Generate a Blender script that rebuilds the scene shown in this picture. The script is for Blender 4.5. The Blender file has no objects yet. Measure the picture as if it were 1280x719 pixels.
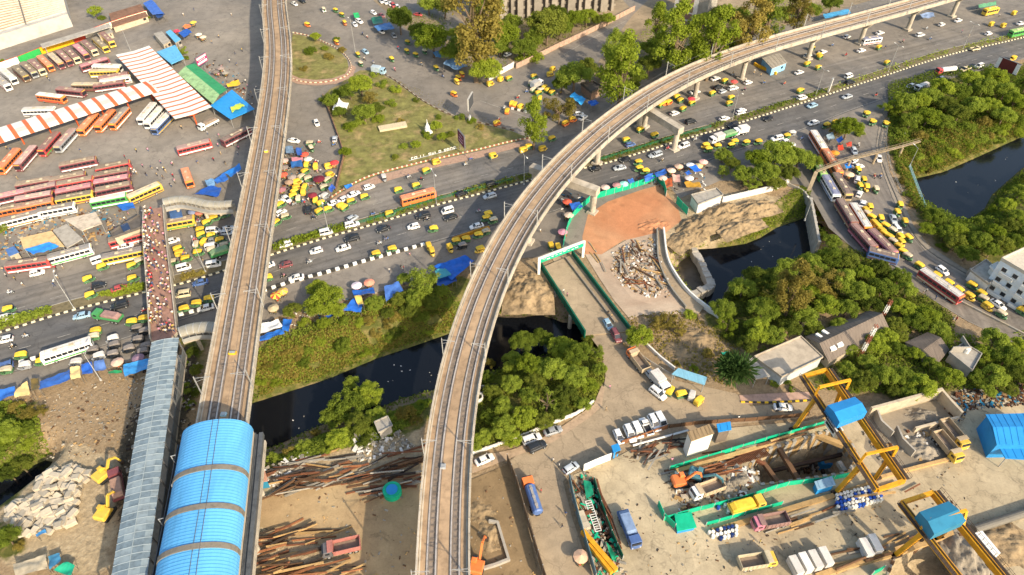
import bpy, math, random
import numpy as np
from mathutils import Vector, Matrix, noise
from mathutils.geometry import tessellate_polygon
S = bpy.context.scene
COL = S.collection
R = math.radians
RNG = random.Random(11)
# ------------------------------------------------------------------ camera, sky, sun, exposure
CAM_H, FPX, CX, CY = 128.0, 853.33, 640.0, 359.5
PITCH = R(43.8)
cam_d = bpy.data.cameras.new('camera'); cam = bpy.data.objects.new('camera', cam_d); COL.objects.link(cam)
cam.location = (0, 0, CAM_H); cam.rotation_euler = (R(90) - PITCH, 0, 0)
cam_d.sensor_width = 36; cam_d.lens = FPX / 1280 * 36; cam_d.clip_start = 1; cam_d.clip_end = 12000
S.camera = cam
SUN_EL = R(31); SUN_DIR = Vector((.63, -.78, 0)).normalized()      # towards the sun, on the ground
w = bpy.data.worlds.new('World'); S.world = w; w.use_nodes = True
nt = w.node_tree; bg = nt.nodes['Background']
sky = nt.nodes.new('ShaderNodeTexSky'); sky.sky_type = 'NISHITA'; sky.sun_disc = False
sky.sun_elevation = SUN_EL; sky.sun_rotation = math.atan2(SUN_DIR.x, SUN_DIR.y)
sky.air_density = 1.3; sky.dust_density = 2.5
nt.links.new(sky.outputs[0], bg.inputs[0]); bg.inputs[1].default_value = .15
sl = bpy.data.lights.new('sun', 'SUN'); so = bpy.data.objects.new('sun', sl); COL.objects.link(so)
sl.energy = 3.85; sl.angle = R(.55); sl.color = (1, .855, .65)
so.rotation_euler = Vector((-SUN_DIR.x * math.cos(SUN_EL), -SUN_DIR.y * math.cos(SUN_EL), -math.sin(SUN_EL))).to_track_quat('-Z', 'Y').to_euler()
so.location = (100, -100, 200)
vs = S.view_settings; vs.view_transform = 'Standard'; vs.look = 'None'; vs.exposure = .80; vs.gamma = 1; vs.use_curve_mapping = False
# ------------------------------------------------------------------ photograph pixel (1280 wide) at height z -> point in the place
def P(px, py, z=0.0):
 u = (px - CX) / FPX; v = (py - CY) / FPX; c, s = math.cos(PITCH), math.sin(PITCH)
 t = (CAM_H - z) / (s + v * c)
 return Vector((u * t, (c - v * s) * t, z))
def PX(pts, z=0.0): return [P(a, b, z) for a, b in pts]
def mpp(px, py, z=0.0):                       # pixels per metre across the view
 v = (py - CY) / FPX
 return FPX * (math.sin(PITCH) + v * math.cos(PITCH)) / (CAM_H - z)
def heading(px, py, ang, z=0.0):              # direction seen in the picture -> yaw in the place
 a = R(ang); d = P(px + 4 * math.cos(a), py - 4 * math.sin(a), z) - P(px - 4 * math.cos(a), py + 4 * math.sin(a), z)
 return math.atan2(d.y, d.x)
# ------------------------------------------------------------------ mesh builder
class MB:
 def __init__(s): s.v = []; s.f = []; s.m = []
 def add(s, vs, fs, m=0):
  o = len(s.v); s.v.extend([tuple(p) for p in vs]); s.f.extend([tuple(i + o for i in f) for f in fs]); s.m.extend([m] * len(fs)); return s
 def box(s, cx, cy, cz, sx, sy, sz, rz=0, m=0, taper=1):
  c, n = math.cos(rz), math.sin(rz); vs = []
  for dz, k in ((-.5, 1), (.5, taper)):
   for dx, dy in ((-.5, -.5), (.5, -.5), (.5, .5), (-.5, .5)):
    x, y = dx * sx * k, dy * sy * k; vs.append((cx + x * c - y * n, cy + x * n + y * c, cz + dz * sz))
  return s.add(vs, [(3, 2, 1, 0), (4, 5, 6, 7), (0, 1, 5, 4), (1, 2, 6, 5), (2, 3, 7, 6), (3, 0, 4, 7)], m)
 def bar(s, a, b, w, h=None, m=0):         # square bar between two points
  a, b = Vector(a), Vector(b); h = h or w; d = (b - a).normalized()
  u = d.cross(Vector((0, 0, 1))); u = Vector((1, 0, 0)) if u.length < 1e-4 else u.normalized(); n = u.cross(d)
  vs = [p + u * (w / 2 * i) + n * (h / 2 * j) for p in (a, b) for i, j in ((-1, -1), (1, -1), (1, 1), (-1, 1))]
  return s.add(vs, [(3, 2, 1, 0), (4, 5, 6, 7), (0, 1, 5, 4), (1, 2, 6, 5), (2, 3, 7, 6), (3, 0, 4, 7)], m)
 def cyl(s, a, b, r0, r1=None, n=8, m=0, cap=True):
  a, b = Vector(a), Vector(b); r1 = r0 if r1 is None else r1; d = (b - a).normalized()
  u = d.cross(Vector((0, 0, 1))); u = Vector((1, 0, 0)) if u.length < 1e-4 else u.normalized(); k = u.cross(d)
  vs = []
  for p, r in ((a, r0), (b, r1)):
   for i in range(n):
    t = 2 * math.pi * i / n; vs.append(p + u * (r * math.cos(t)) + k * (r * math.sin(t)))
  fs = [(i, (i + 1) % n, n + (i + 1) % n, n + i) for i in range(n)]
  if cap: fs += [tuple(range(n))[::-1], tuple(range(n, 2 * n))]
  return s.add(vs, fs, m)
 def tube(s, pts, r, n=6, m=0):
  for a, b in zip(pts[:-1], pts[1:]): s.cyl(a, b, r, r, n, m)
  return s
 def poly(s, pts, m=0):                    # flat face from any outline, facing up
  pts = [Vector(p) for p in pts]; tr = tessellate_polygon([[Vector((p.x, p.y, 0)) for p in pts]])
  fs = []
  for t in tr:
   a, b, c = (pts[i] for i in t); up = (b.x - a.x) * (c.y - a.y) - (b.y - a.y) * (c.x - a.x)
   fs.append(tuple(t) if up > 0 else tuple(t[::-1]))
  return s.add(pts, fs, m)
 def prism(s, pts, z0, z1, m=0, mside=None):
  ar = sum(a[0] * b[1] - b[0] * a[1] for a, b in zip(pts, list(pts[1:]) + [pts[0]]))
  pts = list(pts) if ar > 0 else list(pts)[::-1]
  s.poly([(p[0], p[1], z1) for p in pts], m); n = len(pts)
  vs = [(p[0], p[1], z) for z in (z0, z1) for p in pts]
  return s.add(vs, [(i, (i + 1) % n, n + (i + 1) % n, n + i) for i in range(n)], m if mside is None else mside)
 def sweep(s, path, prof, m=0, closed=True, caps=True):  # prof: (offset to the right, height)
  n = len(path); k = len(prof); path = [Vector(p) for p in path]; vs = []
  for i, p in enumerate(path):
   d0 = (path[i] - path[i - 1]) if i else path[1] - path[0]; d1 = (path[i + 1] - path[i]) if i < n - 1 else d0
   d0 = Vector((d0.x, d0.y)).normalized(); d1 = Vector((d1.x, d1.y)).normalized(); d = (d0 + d1)
   d = d.normalized() if d.length > 1e-6 else d1
   nx, ny = d.y, -d.x; mit = 1 / max(.5, d.dot(d1))
   for o, h in prof: vs.append((p.x + nx * o * mit, p.y + ny * o * mit, p.z + h))
  fs = []; kk = k if closed else k - 1
  for i in range(n - 1):
   for j in range(kk):
    a, b = i * k + j, i * k + (j + 1) % k; fs.append((a, b, b + k, a + k))
  if closed and caps: fs += [tuple(range(k))[::-1], tuple(range((n - 1) * k, n * k))]
  return s.add(vs, fs, m)
 def loft(s, rings, m=0, caps=True):
  k = len(rings[0]); vs = [p for r in rings for p in r]; fs = []
  for i in range(len(rings) - 1):
   for j in range(k):
    a, b = i * k + j, i * k + (j + 1) % k; fs.append((a, b, b + k, a + k))
  if caps: fs += [tuple(range(k))[::-1], tuple(range((len(rings) - 1) * k, len(rings) * k))]
  return s.add(vs, fs, m)
 def ball(s, c, rx, ry, rz, m=0, seg=8, ring=5, half=False):
  rings = []
  for i in range(ring + 1):
   t = math.pi * i / ring * (.5 if half else 1)
   rings.append([(c[0] + rx * max(.02, math.sin(t)) * math.cos(2 * math.pi * j / seg), c[1] + ry * max(.02, math.sin(t)) * math.sin(2 * math.pi * j / seg), c[2] + rz * math.cos(t)) for j in range(seg)])
  return s.loft(rings[::-1], m)
 def data(s, name, mats, smooth=False):
  me = bpy.data.meshes.new(name); me.from_pydata(s.v, [], s.f)
  for q in (mats if isinstance(mats, (list, tuple)) else [mats]): me.materials.append(q)
  me.polygons.foreach_set('material_index', np.array(s.m, np.int32))
  if smooth: me.polygons.foreach_set('use_smooth', np.ones(len(s.f), bool))
  me.update(); return me
 def build(s, name, mats, parent=None, smooth=False, loc=None):
  o = bpy.data.objects.new(name, s.data(name, mats, smooth)); COL.objects.link(o)
  if parent is not None: o.parent = parent
  if loc is not None: o.location = loc
  return o
def empty(name, loc=(0, 0, 0), rz=0):
 o = bpy.data.objects.new(name, None); COL.objects.link(o); o.location = loc; o.rotation_euler = (0, 0, rz); o.empty_display_size = .5; return o
def thing(o, label, cat, group=None):
 o['label'] = label; o['category'] = cat
 if group: o['group'] = group
 return o
def struct(o, label=None):
 o['kind'] = 'structure'
 o['label'] = label or 'plain ground surface'; o['category'] = o.name.split('.')[0].replace('_', ' ')
 return o
def stuff(o, label, cat):
 o['kind'] = 'stuff'; o['label'] = label; o['category'] = cat; return o
KIDS = {}
def kids(o):
 return KIDS.setdefault(o.name, list(o.children))
def copy_tree(o, parent=None):
 c = o.copy(); COL.objects.link(c)
 if parent is not None: c.parent = parent
 for ch in kids(o): copy_tree(ch, c)
 return c
def rr(hw, z0, z1, r, n=2):                  # rounded rectangle ring in y,z
 r = min(r, hw * .98, (z1 - z0) / 2 * .98); out = []
 for cy, cz, a0 in ((hw - r, z0 + r, -90), (hw - r, z1 - r, 0), (-hw + r, z1 - r, 90), (-hw + r, z0 + r, 180)):
  for i in range(n + 1):
   a = R(a0 + 90 * i / n); out.append((cy + r * math.cos(a), cz + r * math.sin(a)))
 return out
def rings(st, r=.12, n=2): return [[(x, y, z) for y, z in rr(hw, z0, z1, r, n)] for x, hw, z0, z1 in st]
def spline(pts, step=2.0):
 pts = [Vector(p) for p in pts]; out = []
 q = [pts[0] * 2 - pts[1]] + pts + [pts[-1] * 2 - pts[-2]]
 for i in range(1, len(q) - 2):
  a, b, c, d = q[i - 1:i + 3]; n = max(1, int((c - b).length / step))
  for k in range(n):
   t = k / n; out.append(.5 * ((2 * b) + (c - a) * t + (2 * a - 5 * b + 4 * c - d) * t * t + (3 * b - a - 3 * c + d) * t ** 3))
 out.append(pts[-1].copy()); return out
def smooth_path(p, it=10):
 p = [q.copy() for q in p]
 for _ in range(it): p = [p[0]] + [(p[i - 1] + p[i] * 2 + p[i + 1]) / 4 for i in range(1, len(p) - 1)] + [p[-1]]
 return p
def offset(path, o):
 out = []
 for i, p in enumerate(path):
  a = path[max(0, i - 1)]; b = path[min(len(path) - 1, i + 1)]; d = Vector((b.x - a.x, b.y - a.y, 0)).normalized()
  out.append(p + Vector((d.y, -d.x, 0)) * o)
 return out
def along(path, step, start=0):               # points at even spacing with direction
 out = []; acc = start
 for a, b in zip(path[:-1], path[1:]):
  L = (b - a).length
  while acc < L:
   out.append((a + (b - a) * (acc / L), (b - a).normalized())); acc += step
  acc -= L
 return out
# ------------------------------------------------------------------ materials
MATS = {}
def srgb(*c):
 if len(c) == 1: h = c[0]; c = [int(h[i:i + 2], 16) for i in (0, 2, 4)]
 return tuple(((x / 255) / 12.92 if x / 255 <= .04045 else ((x / 255 + .055) / 1.055) ** 2.4) for x in c)
def mat(name, c, rough=.7, var=.25, sc=1.5, metal=0, space='obj', c2=None, big=0, spec=.3, rand=.12, bump=0, stretch=None, alpha=None):
 """base colour with two scales of noise wear; rand: change from one copy to the next"""
 if name in MATS: return MATS[name]
 m = bpy.data.materials.new(name); m.use_nodes = True; MATS[name] = m; t = m.node_tree; N = t.nodes; L = t.links
 b = N['Principled BSDF']; b.inputs['Roughness'].default_value = rough; b.inputs['Metallic'].default_value = metal
 b.inputs['Specular IOR Level'].default_value = spec
 if space == 'obj': src = N.new('ShaderNodeTexCoord').outputs['Object']
 else: src = N.new('ShaderNodeNewGeometry').outputs['Position']
 if stretch:
  mp = N.new('ShaderNodeMapping'); mp.inputs['Scale'].default_value = stretch[:3]
  if len(stretch) > 3: mp.inputs['Rotation'].default_value = (0, 0, stretch[3])
  L.new(src, mp.inputs[0]); src = mp.outputs[0]
 def nz(scale, det=4):
  n = N.new('ShaderNodeTexNoise'); n.inputs['Scale'].default_value = scale; n.inputs['Detail'].default_value = det; n.inputs['Roughness'].default_value = .65; L.new(src, n.inputs[0]); return n.outputs['Fac']
 rmp = N.new('ShaderNodeValToRGB'); c = tuple(c); d = c2 or tuple(x * (1 - var * 1.6) for x in c); e = tuple(min(1, x * (1 + var * .8)) for x in c)
 el = rmp.color_ramp.elements; el[0].position = .28; el[0].color = (*d, 1); el[1].position = .72; el[1].color = (*e, 1); q = el.new(.5); q.color = (*c, 1)
 L.new(nz(sc, 6), rmp.inputs[0]); out = rmp.outputs[0]
 def mul(out, fac, lo, hi):
  mr = N.new('ShaderNodeMapRange'); mr.inputs['From Min'].default_value = .25 if fac is not None else 0; mr.inputs['From Max'].default_value = .75
  mr.inputs['To Min'].default_value = lo; mr.inputs['To Max'].default_value = hi; L.new(fac, mr.inputs[0])
  v = N.new('ShaderNodeVectorMath'); v.operation = 'SCALE'; L.new(out, v.inputs[0]); L.new(mr.outputs[0], v.inputs['Scale']); return v.outputs[0]
 if big: out = mul(out, nz(big, 3), 1 - var, 1 + var)
 if rand:
  oi = N.new('ShaderNodeObjectInfo'); out = mul(out, oi.outputs['Random'], 1 - rand, 1 + rand)
 L.new(out, b.inputs['Base Color'])
 if bump:
  bp = N.new('ShaderNodeBump'); bp.inputs['Strength'].default_value = bump; bp.inputs['Distance'].default_value = .3; L.new(nz(sc * 2, 6), bp.inputs['Height']); L.new(bp.outputs[0], b.inputs['Normal'])
 return m
def leafmat(name, c1, c2, trans=.5):
 if name in MATS: return MATS[name]
 m = bpy.data.materials.new(name); m.use_nodes = True; MATS[name] = m; t = m.node_tree; N = t.nodes; L = t.links
 out = N['Material Output']; N.remove(N['Principled BSDF'])
 tc = N.new('ShaderNodeTexCoord'); oi = N.new('ShaderNodeObjectInfo')
 n = N.new('ShaderNodeTexNoise'); n.inputs['Scale'].default_value = .55; n.inputs['Detail'].default_value = 3; L.new(tc.outputs['Object'], n.inputs[0])
 n2 = N.new('ShaderNodeTexNoise'); n2.inputs['Scale'].default_value = 6; n2.inputs['Detail'].default_value = 2; L.new(tc.outputs['Object'], n2.inputs[0])
 ad = N.new('ShaderNodeMath'); ad.operation = 'ADD'; L.new(n.outputs[0], ad.inputs[0]); L.new(n2.outputs[0], ad.inputs[1])
 a2 = N.new('ShaderNodeMath'); a2.operation = 'ADD'; L.new(ad.outputs[0], a2.inputs[0]); L.new(oi.outputs['Random'], a2.inputs[1])
 mr = N.new('ShaderNodeMapRange'); mr.inputs['From Min'].default_value = .8; mr.inputs['From Max'].default_value = 2.2; L.new(a2.outputs[0], mr.inputs[0])
 mx = N.new('ShaderNodeMix'); mx.data_type = 'RGBA'; mx.inputs['A'].default_value = (*c1, 1); mx.inputs['B'].default_value = (*c2, 1); L.new(mr.outputs[0], mx.inputs['Factor'])
 d = N.new('ShaderNodeBsdfDiffuse'); tr = N.new('ShaderNodeBsdfTranslucent'); ms = N.new('ShaderNodeMixShader'); ms.inputs[0].default_value = trans
 L.new(mx.outputs['Result'], d.inputs[0]); L.new(mx.outputs['Result'], tr.inputs[0]); L.new(d.outputs[0], ms.inputs[1]); L.new(tr.outputs[0], ms.inputs[2]); L.new(ms.outputs[0], out.inputs[0])
 return m
def flat(name, hexc, rough=.6, var=.12, sc=1.5, **k): return mat(name, srgb(hexc), rough, var, sc, **k)
# ------------------------------------------------------------------ polygons
def inside(poly, X, Y):
 r = np.zeros(X.shape, bool); n = len(poly)
 for i in range(n):
  x0, y0 = poly[i][0], poly[i][1]; x1, y1 = poly[(i + 1) % n][0], poly[(i + 1) % n][1]
  if y0 == y1: continue
  c = ((y0 > Y) != (y1 > Y)) & (X < (x1 - x0) * (Y - y0) / (y1 - y0) + x0); r ^= c
 return r
def sdist(poly, X, Y):
 d = np.full(X.shape, 1e9); n = len(poly)
 for i in range(n):
  x0, y0 = poly[i][0], poly[i][1]; x1, y1 = poly[(i + 1) % n][0], poly[(i + 1) % n][1]
  ex, ey = x1 - x0, y1 - y0; L = ex * ex + ey * ey + 1e-9
  t = np.clip(((X - x0) * ex + (Y - y0) * ey) / L, 0, 1); d = np.minimum(d, np.hypot(X - x0 - t * ex, Y - y0 - t * ey))
 return np.where(inside(poly, X, Y), -d, d)

# ------------------------------------------------------------------ the drain, its banks, the ground
WZ = -5.0
WATER_A = PX([(285,514),(309,507),(353,493),(400,478),(424,469),(471,449),(507,437),(553,421),(590,408),(620,397),(649,398),(675,395),(698,403),(722,408),
    (726,430),(690,440),(655,452),(620,462),(585,474),(560,482),(531,490),(498,499),(476,509),(440,522),(400,531),(375,543),(350,555),(321,563),(285,575)], WZ)
WATER_L = PX([(-90,640),(-90,612),(0,602),(40,583),(60,574),(68,579),(44,600),(0,634),(-90,665)], WZ)
WATER_B = PX([(862,322),(874,312),(891,311),(915,308),(933,305),(950,298),(971,285),(1009,272),(1030,283),(1016,312),(998,320),(969,335),(938,340),(911,356),(901,376),(888,388),(866,366),(848,344),(850,330)], WZ)
WATER_C = PX([(1144,224),(1181,215),(1195,209),(1231,193),(1281,170),(1420,112),(1420,150),(1281,208),(1272,215),(1240,243),(1231,260),(1211,274),(1189,277),(1157,257)], WZ)
WATERS = [WATER_A, WATER_L, WATER_B, WATER_C]
PIT = PX([(936,582),(956,563),(1000,549),(1036,539),(1062,550),(1072,570),(1060,591),(985,602),(950,606)])
TRENCH = PX([(731,608),(741,600),(760,660),(772,690),(762,694),(748,662)])
PIT2 = PX([(1120,690),(1180,672),(1215,668),(1240,719),(1260,800),(1078,800),(1105,712)])
PIT2C = PX([(1122,688),(1180,671),(1216,667),(1240,719),(1262,800),(1075,800)])
BANKW = {0: 9.5, 1: 5, 2: 6.5, 3: 8.0}
def tz(X, Y):
 X = np.asarray(X, float); Y = np.asarray(Y, float)
 Z = -.12 + .06 * np.sin(X * .31 + 2 * np.sin(Y * .11)) * np.sin(Y * .27)
 for i, wpoly in enumerate(WATERS):
  xs = [p.x for p in wpoly]; ys = [p.y for p in wpoly]; m = (X > min(xs) - 12) & (X < max(xs) + 12) & (Y > min(ys) - 12) & (Y < max(ys) + 12)
  if not m.any(): continue
  d = sdist(wpoly, X[m], Y[m]); t = np.clip(d / BANKW[i], 0, 1); t = t * t * (3 - 2 * t)
  zz = np.where(d <= 0, WZ - 1.0 * np.clip(-d / 1.5, 0, 1), WZ + (Z[m] - WZ) * t); Z[m] = np.minimum(Z[m], zz)
 for poly, depth in ((PIT, -12), (TRENCH, -5), (PIT2, -7)):
  xs = [p.x for p in poly]; ys = [p.y for p in poly]; m = (X > min(xs) - 3) & (X < max(xs) + 3) & (Y > min(ys) - 3) & (Y < max(ys) + 3)
  if m.any():
   d = sdist(poly, X[m], Y[m]); Z[m] = np.where(d < 0, depth * np.clip(-d / .8, 0, 1) + Z[m], Z[m])
 return Z
def tz1(x, y): return float(tz(np.array([x]), np.array([y]))[0])
def on_ground(px, py, z=None):                # pixel -> point on the terrain
 p = P(px, py, 0)
 for _ in range(4): p = P(px, py, tz1(p.x, p.y))
 return p
def axis(lo, hi, step, far, growth=1.35):
 a = list(np.arange(lo, hi + .01, step)); s = step
 while a[-1] < far: s *= growth; a.append(a[-1] + s)
 s = step; b = []
 x = lo
 while x > -far: s *= growth; x -= s; b.append(x)
 return np.array(b[::-1] + a)
xs = axis(-330, 330, 1.7, 4000); ys = axis(30, 400, 1.7, 4000)
GX, GY = np.meshgrid(xs, ys); GZ = tz(GX, GY)
# what the earth is made of: dry dirt, grass, dark wet soil, pale rubble (soft masks the material mixes)
GRASS = [[(300,505),(345,480),(420,462),(560,418),(600,392),(620,372),(590,350),(560,345),(520,355),(470,375),(440,395),(400,405),(345,425),(320,440)],
   [(320,565),(400,535),(480,512),(535,490),(535,535),(470,560),(400,570),(360,575),(320,600)],
   [(588,570),(592,470),(630,420),(700,400),(757,420),(758,475),(745,505),(690,540),(640,562)],
   [(890,300),(960,262),(1000,240),(1030,240),(1020,262),(960,300),(930,312),(895,322)],
   [(880,400),(930,335),(1015,300),(1100,310),(1190,400),(1190,430),(1040,385),(980,410),(930,440),(890,425)],
   [(1105,100),(1180,85),(1290,85),(1420,60),(1420,480),(1290,420),(1215,330),(1170,310),(1140,260),(1110,190)],
   [(1000,480),(1040,400),(1120,440),(1230,430),(1290,430),(1420,440),(1420,500),(1200,490),(1100,500)],
   [(-60,500),(0,500),(45,510),(55,560),(45,600),(0,640),(-60,650)], [(-40,655),(20,655),(32,690),(0,700),(-40,700)],
   [(220,425),(262,410),(255,470),(240,510),(215,540)], [(640,100),(700,90),(740,140),(700,160),(650,160)],
   [(470,0),(760,0),(760,20),(690,90),(640,92),(600,95),(520,60),(480,30)], [(760,60),(830,10),(1020,0),(1040,20),(940,55),(830,95),(780,118)]]
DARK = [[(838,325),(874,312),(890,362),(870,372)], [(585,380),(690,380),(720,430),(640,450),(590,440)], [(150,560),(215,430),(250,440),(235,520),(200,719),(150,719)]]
PALE = [[(60,560),(110,560),(150,575),(140,719),(60,719),(0,700),(0,650)], [(320,585),(530,530),(540,760),(300,760)], [(740,285),(840,290),(870,395),(790,385),(752,330)],
  [(715,590),(1420,480),(1420,800),(740,800)], [(820,260),(930,240),(975,250),(900,300),(845,330)]]
def maskof(polys, soft, z=-1.0):
 M = np.zeros(GX.shape)
 for q in polys:
  wp = PX(q, z); x0, x1 = min(p.x for p in wp) - 6, max(p.x for p in wp) + 6; y0, y1 = min(p.y for p in wp) - 6, max(p.y for p in wp) + 6
  m = (GX > x0) & (GX < x1) & (GY > y0) & (GY < y1)
  if m.any(): M[m] = np.maximum(M[m], np.clip(.5 - sdist(wp, GX[m], GY[m]) / soft, 0, 1))
 return M
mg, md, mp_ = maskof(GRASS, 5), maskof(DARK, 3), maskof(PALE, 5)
nx, ny = len(xs), len(ys)
me = bpy.data.meshes.new('ground')
idx = np.arange(nx * ny).reshape(ny, nx)
quads = np.stack([idx[:-1, :-1], idx[:-1, 1:], idx[1:, 1:], idx[1:, :-1]], -1).reshape(-1, 4)
me.vertices.add(nx * ny); me.vertices.foreach_set('co', np.stack([GX, GY, GZ], -1).astype(np.float32).ravel())
me.loops.add(quads.size); me.loops.foreach_set('vertex_index', quads.ravel().astype(np.int32))
me.polygons.add(len(quads)); me.polygons.foreach_set('loop_start', np.arange(0, quads.size, 4, dtype=np.int32)); me.update(calc_edges=True)
at = me.color_attributes.new('cover', 'FLOAT_COLOR', 'POINT')
at.data.foreach_set('color', np.stack([mg, md, mp_, np.ones_like(mg)], -1).astype(np.float32).ravel())
me.polygons.foreach_set('use_smooth', np.ones(len(quads), bool))
ground = bpy.data.objects.new('ground', me); COL.objects.link(ground); struct(ground, 'dry brown earth and grassy banks of the drain')
m = bpy.data.materials.new('earth'); m.use_nodes = True; t = m.node_tree; N = t.nodes; L = t.links; b = N['Principled BSDF']; b.inputs['Roughness'].default_value = .95; b.inputs['Specular IOR Level'].default_value = .1
geo = N.new('ShaderNodeNewGeometry'); ca = N.new('ShaderNodeVertexColor'); ca.layer_name = 'cover'; sep = N.new('ShaderNodeSeparateColor'); L.new(ca.outputs[0], sep.inputs[0])
def nz(scale, det=6, rough=.65):
 n = N.new('ShaderNodeTexNoise'); n.inputs['Scale'].default_value = scale; n.inputs['Detail'].default_value = det; n.inputs['Roughness'].default_value = rough; L.new(geo.outputs['Position'], n.inputs[0]); return n.outputs['Fac']
def ramp(fac, stops):
 r = N.new('ShaderNodeValToRGB'); e = r.color_ramp.elements
 while len(e) < len(stops): e.new(.5)
 for q, (p, c) in zip(e, stops): q.position = p; q.color = (*c, 1)
 L.new(fac, r.inputs[0]); return r.outputs[0]
def mix(a, b_, f):
 x = N.new('ShaderNodeMix'); x.data_type = 'RGBA'; L.new(a, x.inputs['A']); L.new(b_, x.inputs['B']); L.new(f, x.inputs['Factor']); return x.outputs['Result']
def noisy(maskout, n, lo=.2):                 # mask edge broken up by noise
 a = N.new('ShaderNodeMath'); a.operation = 'ADD'; L.new(maskout, a.inputs[0]); s_ = N.new('ShaderNodeMapRange'); s_.inputs['From Min'].default_value = .3; s_.inputs['From Max'].default_value = .7; s_.inputs['To Min'].default_value = -.45; s_.inputs['To Max'].default_value = .35; L.new(n, s_.inputs[0]); L.new(s_.outputs[0], a.inputs[1])
 r = N.new('ShaderNodeMapRange'); r.inputs['From Min'].default_value = .35; r.inputs['From Max'].default_value = .6; L.new(a.outputs[0], r.inputs[0]); return r.outputs[0]
n1, n2, n3 = nz(.12), nz(.9), nz(.05)
dirt = ramp(n2, [(.3, (.17, .115, .06)), (.5, (.29, .205, .115)), (.72, (.40, .30, .18))])
dirt = mix(dirt, ramp(nz(3), [(.3, (.20, .14, .08)), (.7, (.36, .27, .17))]), n1)
grass = ramp(nz(.5), [(.3, (.05, .065, .014)), (.5, (.115, .115, .03)), (.7, (.22, .17, .065))])
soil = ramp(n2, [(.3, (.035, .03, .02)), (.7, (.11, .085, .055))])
pale = ramp(n2, [(.3, (.27, .21, .13)), (.55, (.40, .31, .19)), (.75, (.50, .41, .27))])
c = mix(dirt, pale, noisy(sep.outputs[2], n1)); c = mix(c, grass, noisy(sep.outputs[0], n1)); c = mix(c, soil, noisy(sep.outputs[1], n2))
L.new(c, b.inputs['Base Color'])
bp = N.new('ShaderNodeBump'); bp.inputs['Strength'].default_value = .7; bp.inputs['Distance'].default_value = .5; L.new(nz(1.2, 8, .7), bp.inputs['Height']); L.new(bp.outputs[0], b.inputs['Normal'])
me.materials.append(m)
# black drain water
wm = bpy.data.materials.new('drain_water'); wm.use_nodes = True; b = wm.node_tree.nodes['Principled BSDF']; b.inputs['Base Color'].default_value = (.006, .007, .009, 1); b.inputs['Roughness'].default_value = .12; b.inputs['Specular IOR Level'].default_value = .35
nn = wm.node_tree.nodes.new('ShaderNodeTexNoise'); nn.inputs['Scale'].default_value = 1.5; bb = wm.node_tree.nodes.new('ShaderNodeBump'); bb.inputs['Strength'].default_value = .04
g2 = wm.node_tree.nodes.new('ShaderNodeNewGeometry'); wm.node_tree.links.new(g2.outputs[0], nn.inputs[0]); wm.node_tree.links.new(nn.outputs[0], bb.inputs['Height']); wm.node_tree.links.new(bb.outputs[0], b.inputs['Normal'])
for wp, lb in zip(WATERS, ('black drain water below the viaducts', 'black drain water wedge by the rubble yard', 'black pond beside the muddy coffer dam', 'wide black drain water at the wooded bend')):
 cen = sum((p for p in wp), Vector()) / len(wp)
 struct(MB().poly([(cen.x + (p.x - cen.x) * 1.02, cen.y + (p.y - cen.y) * 1.02, WZ + .02) for p in wp]).build('water', wm), lb)
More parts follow.
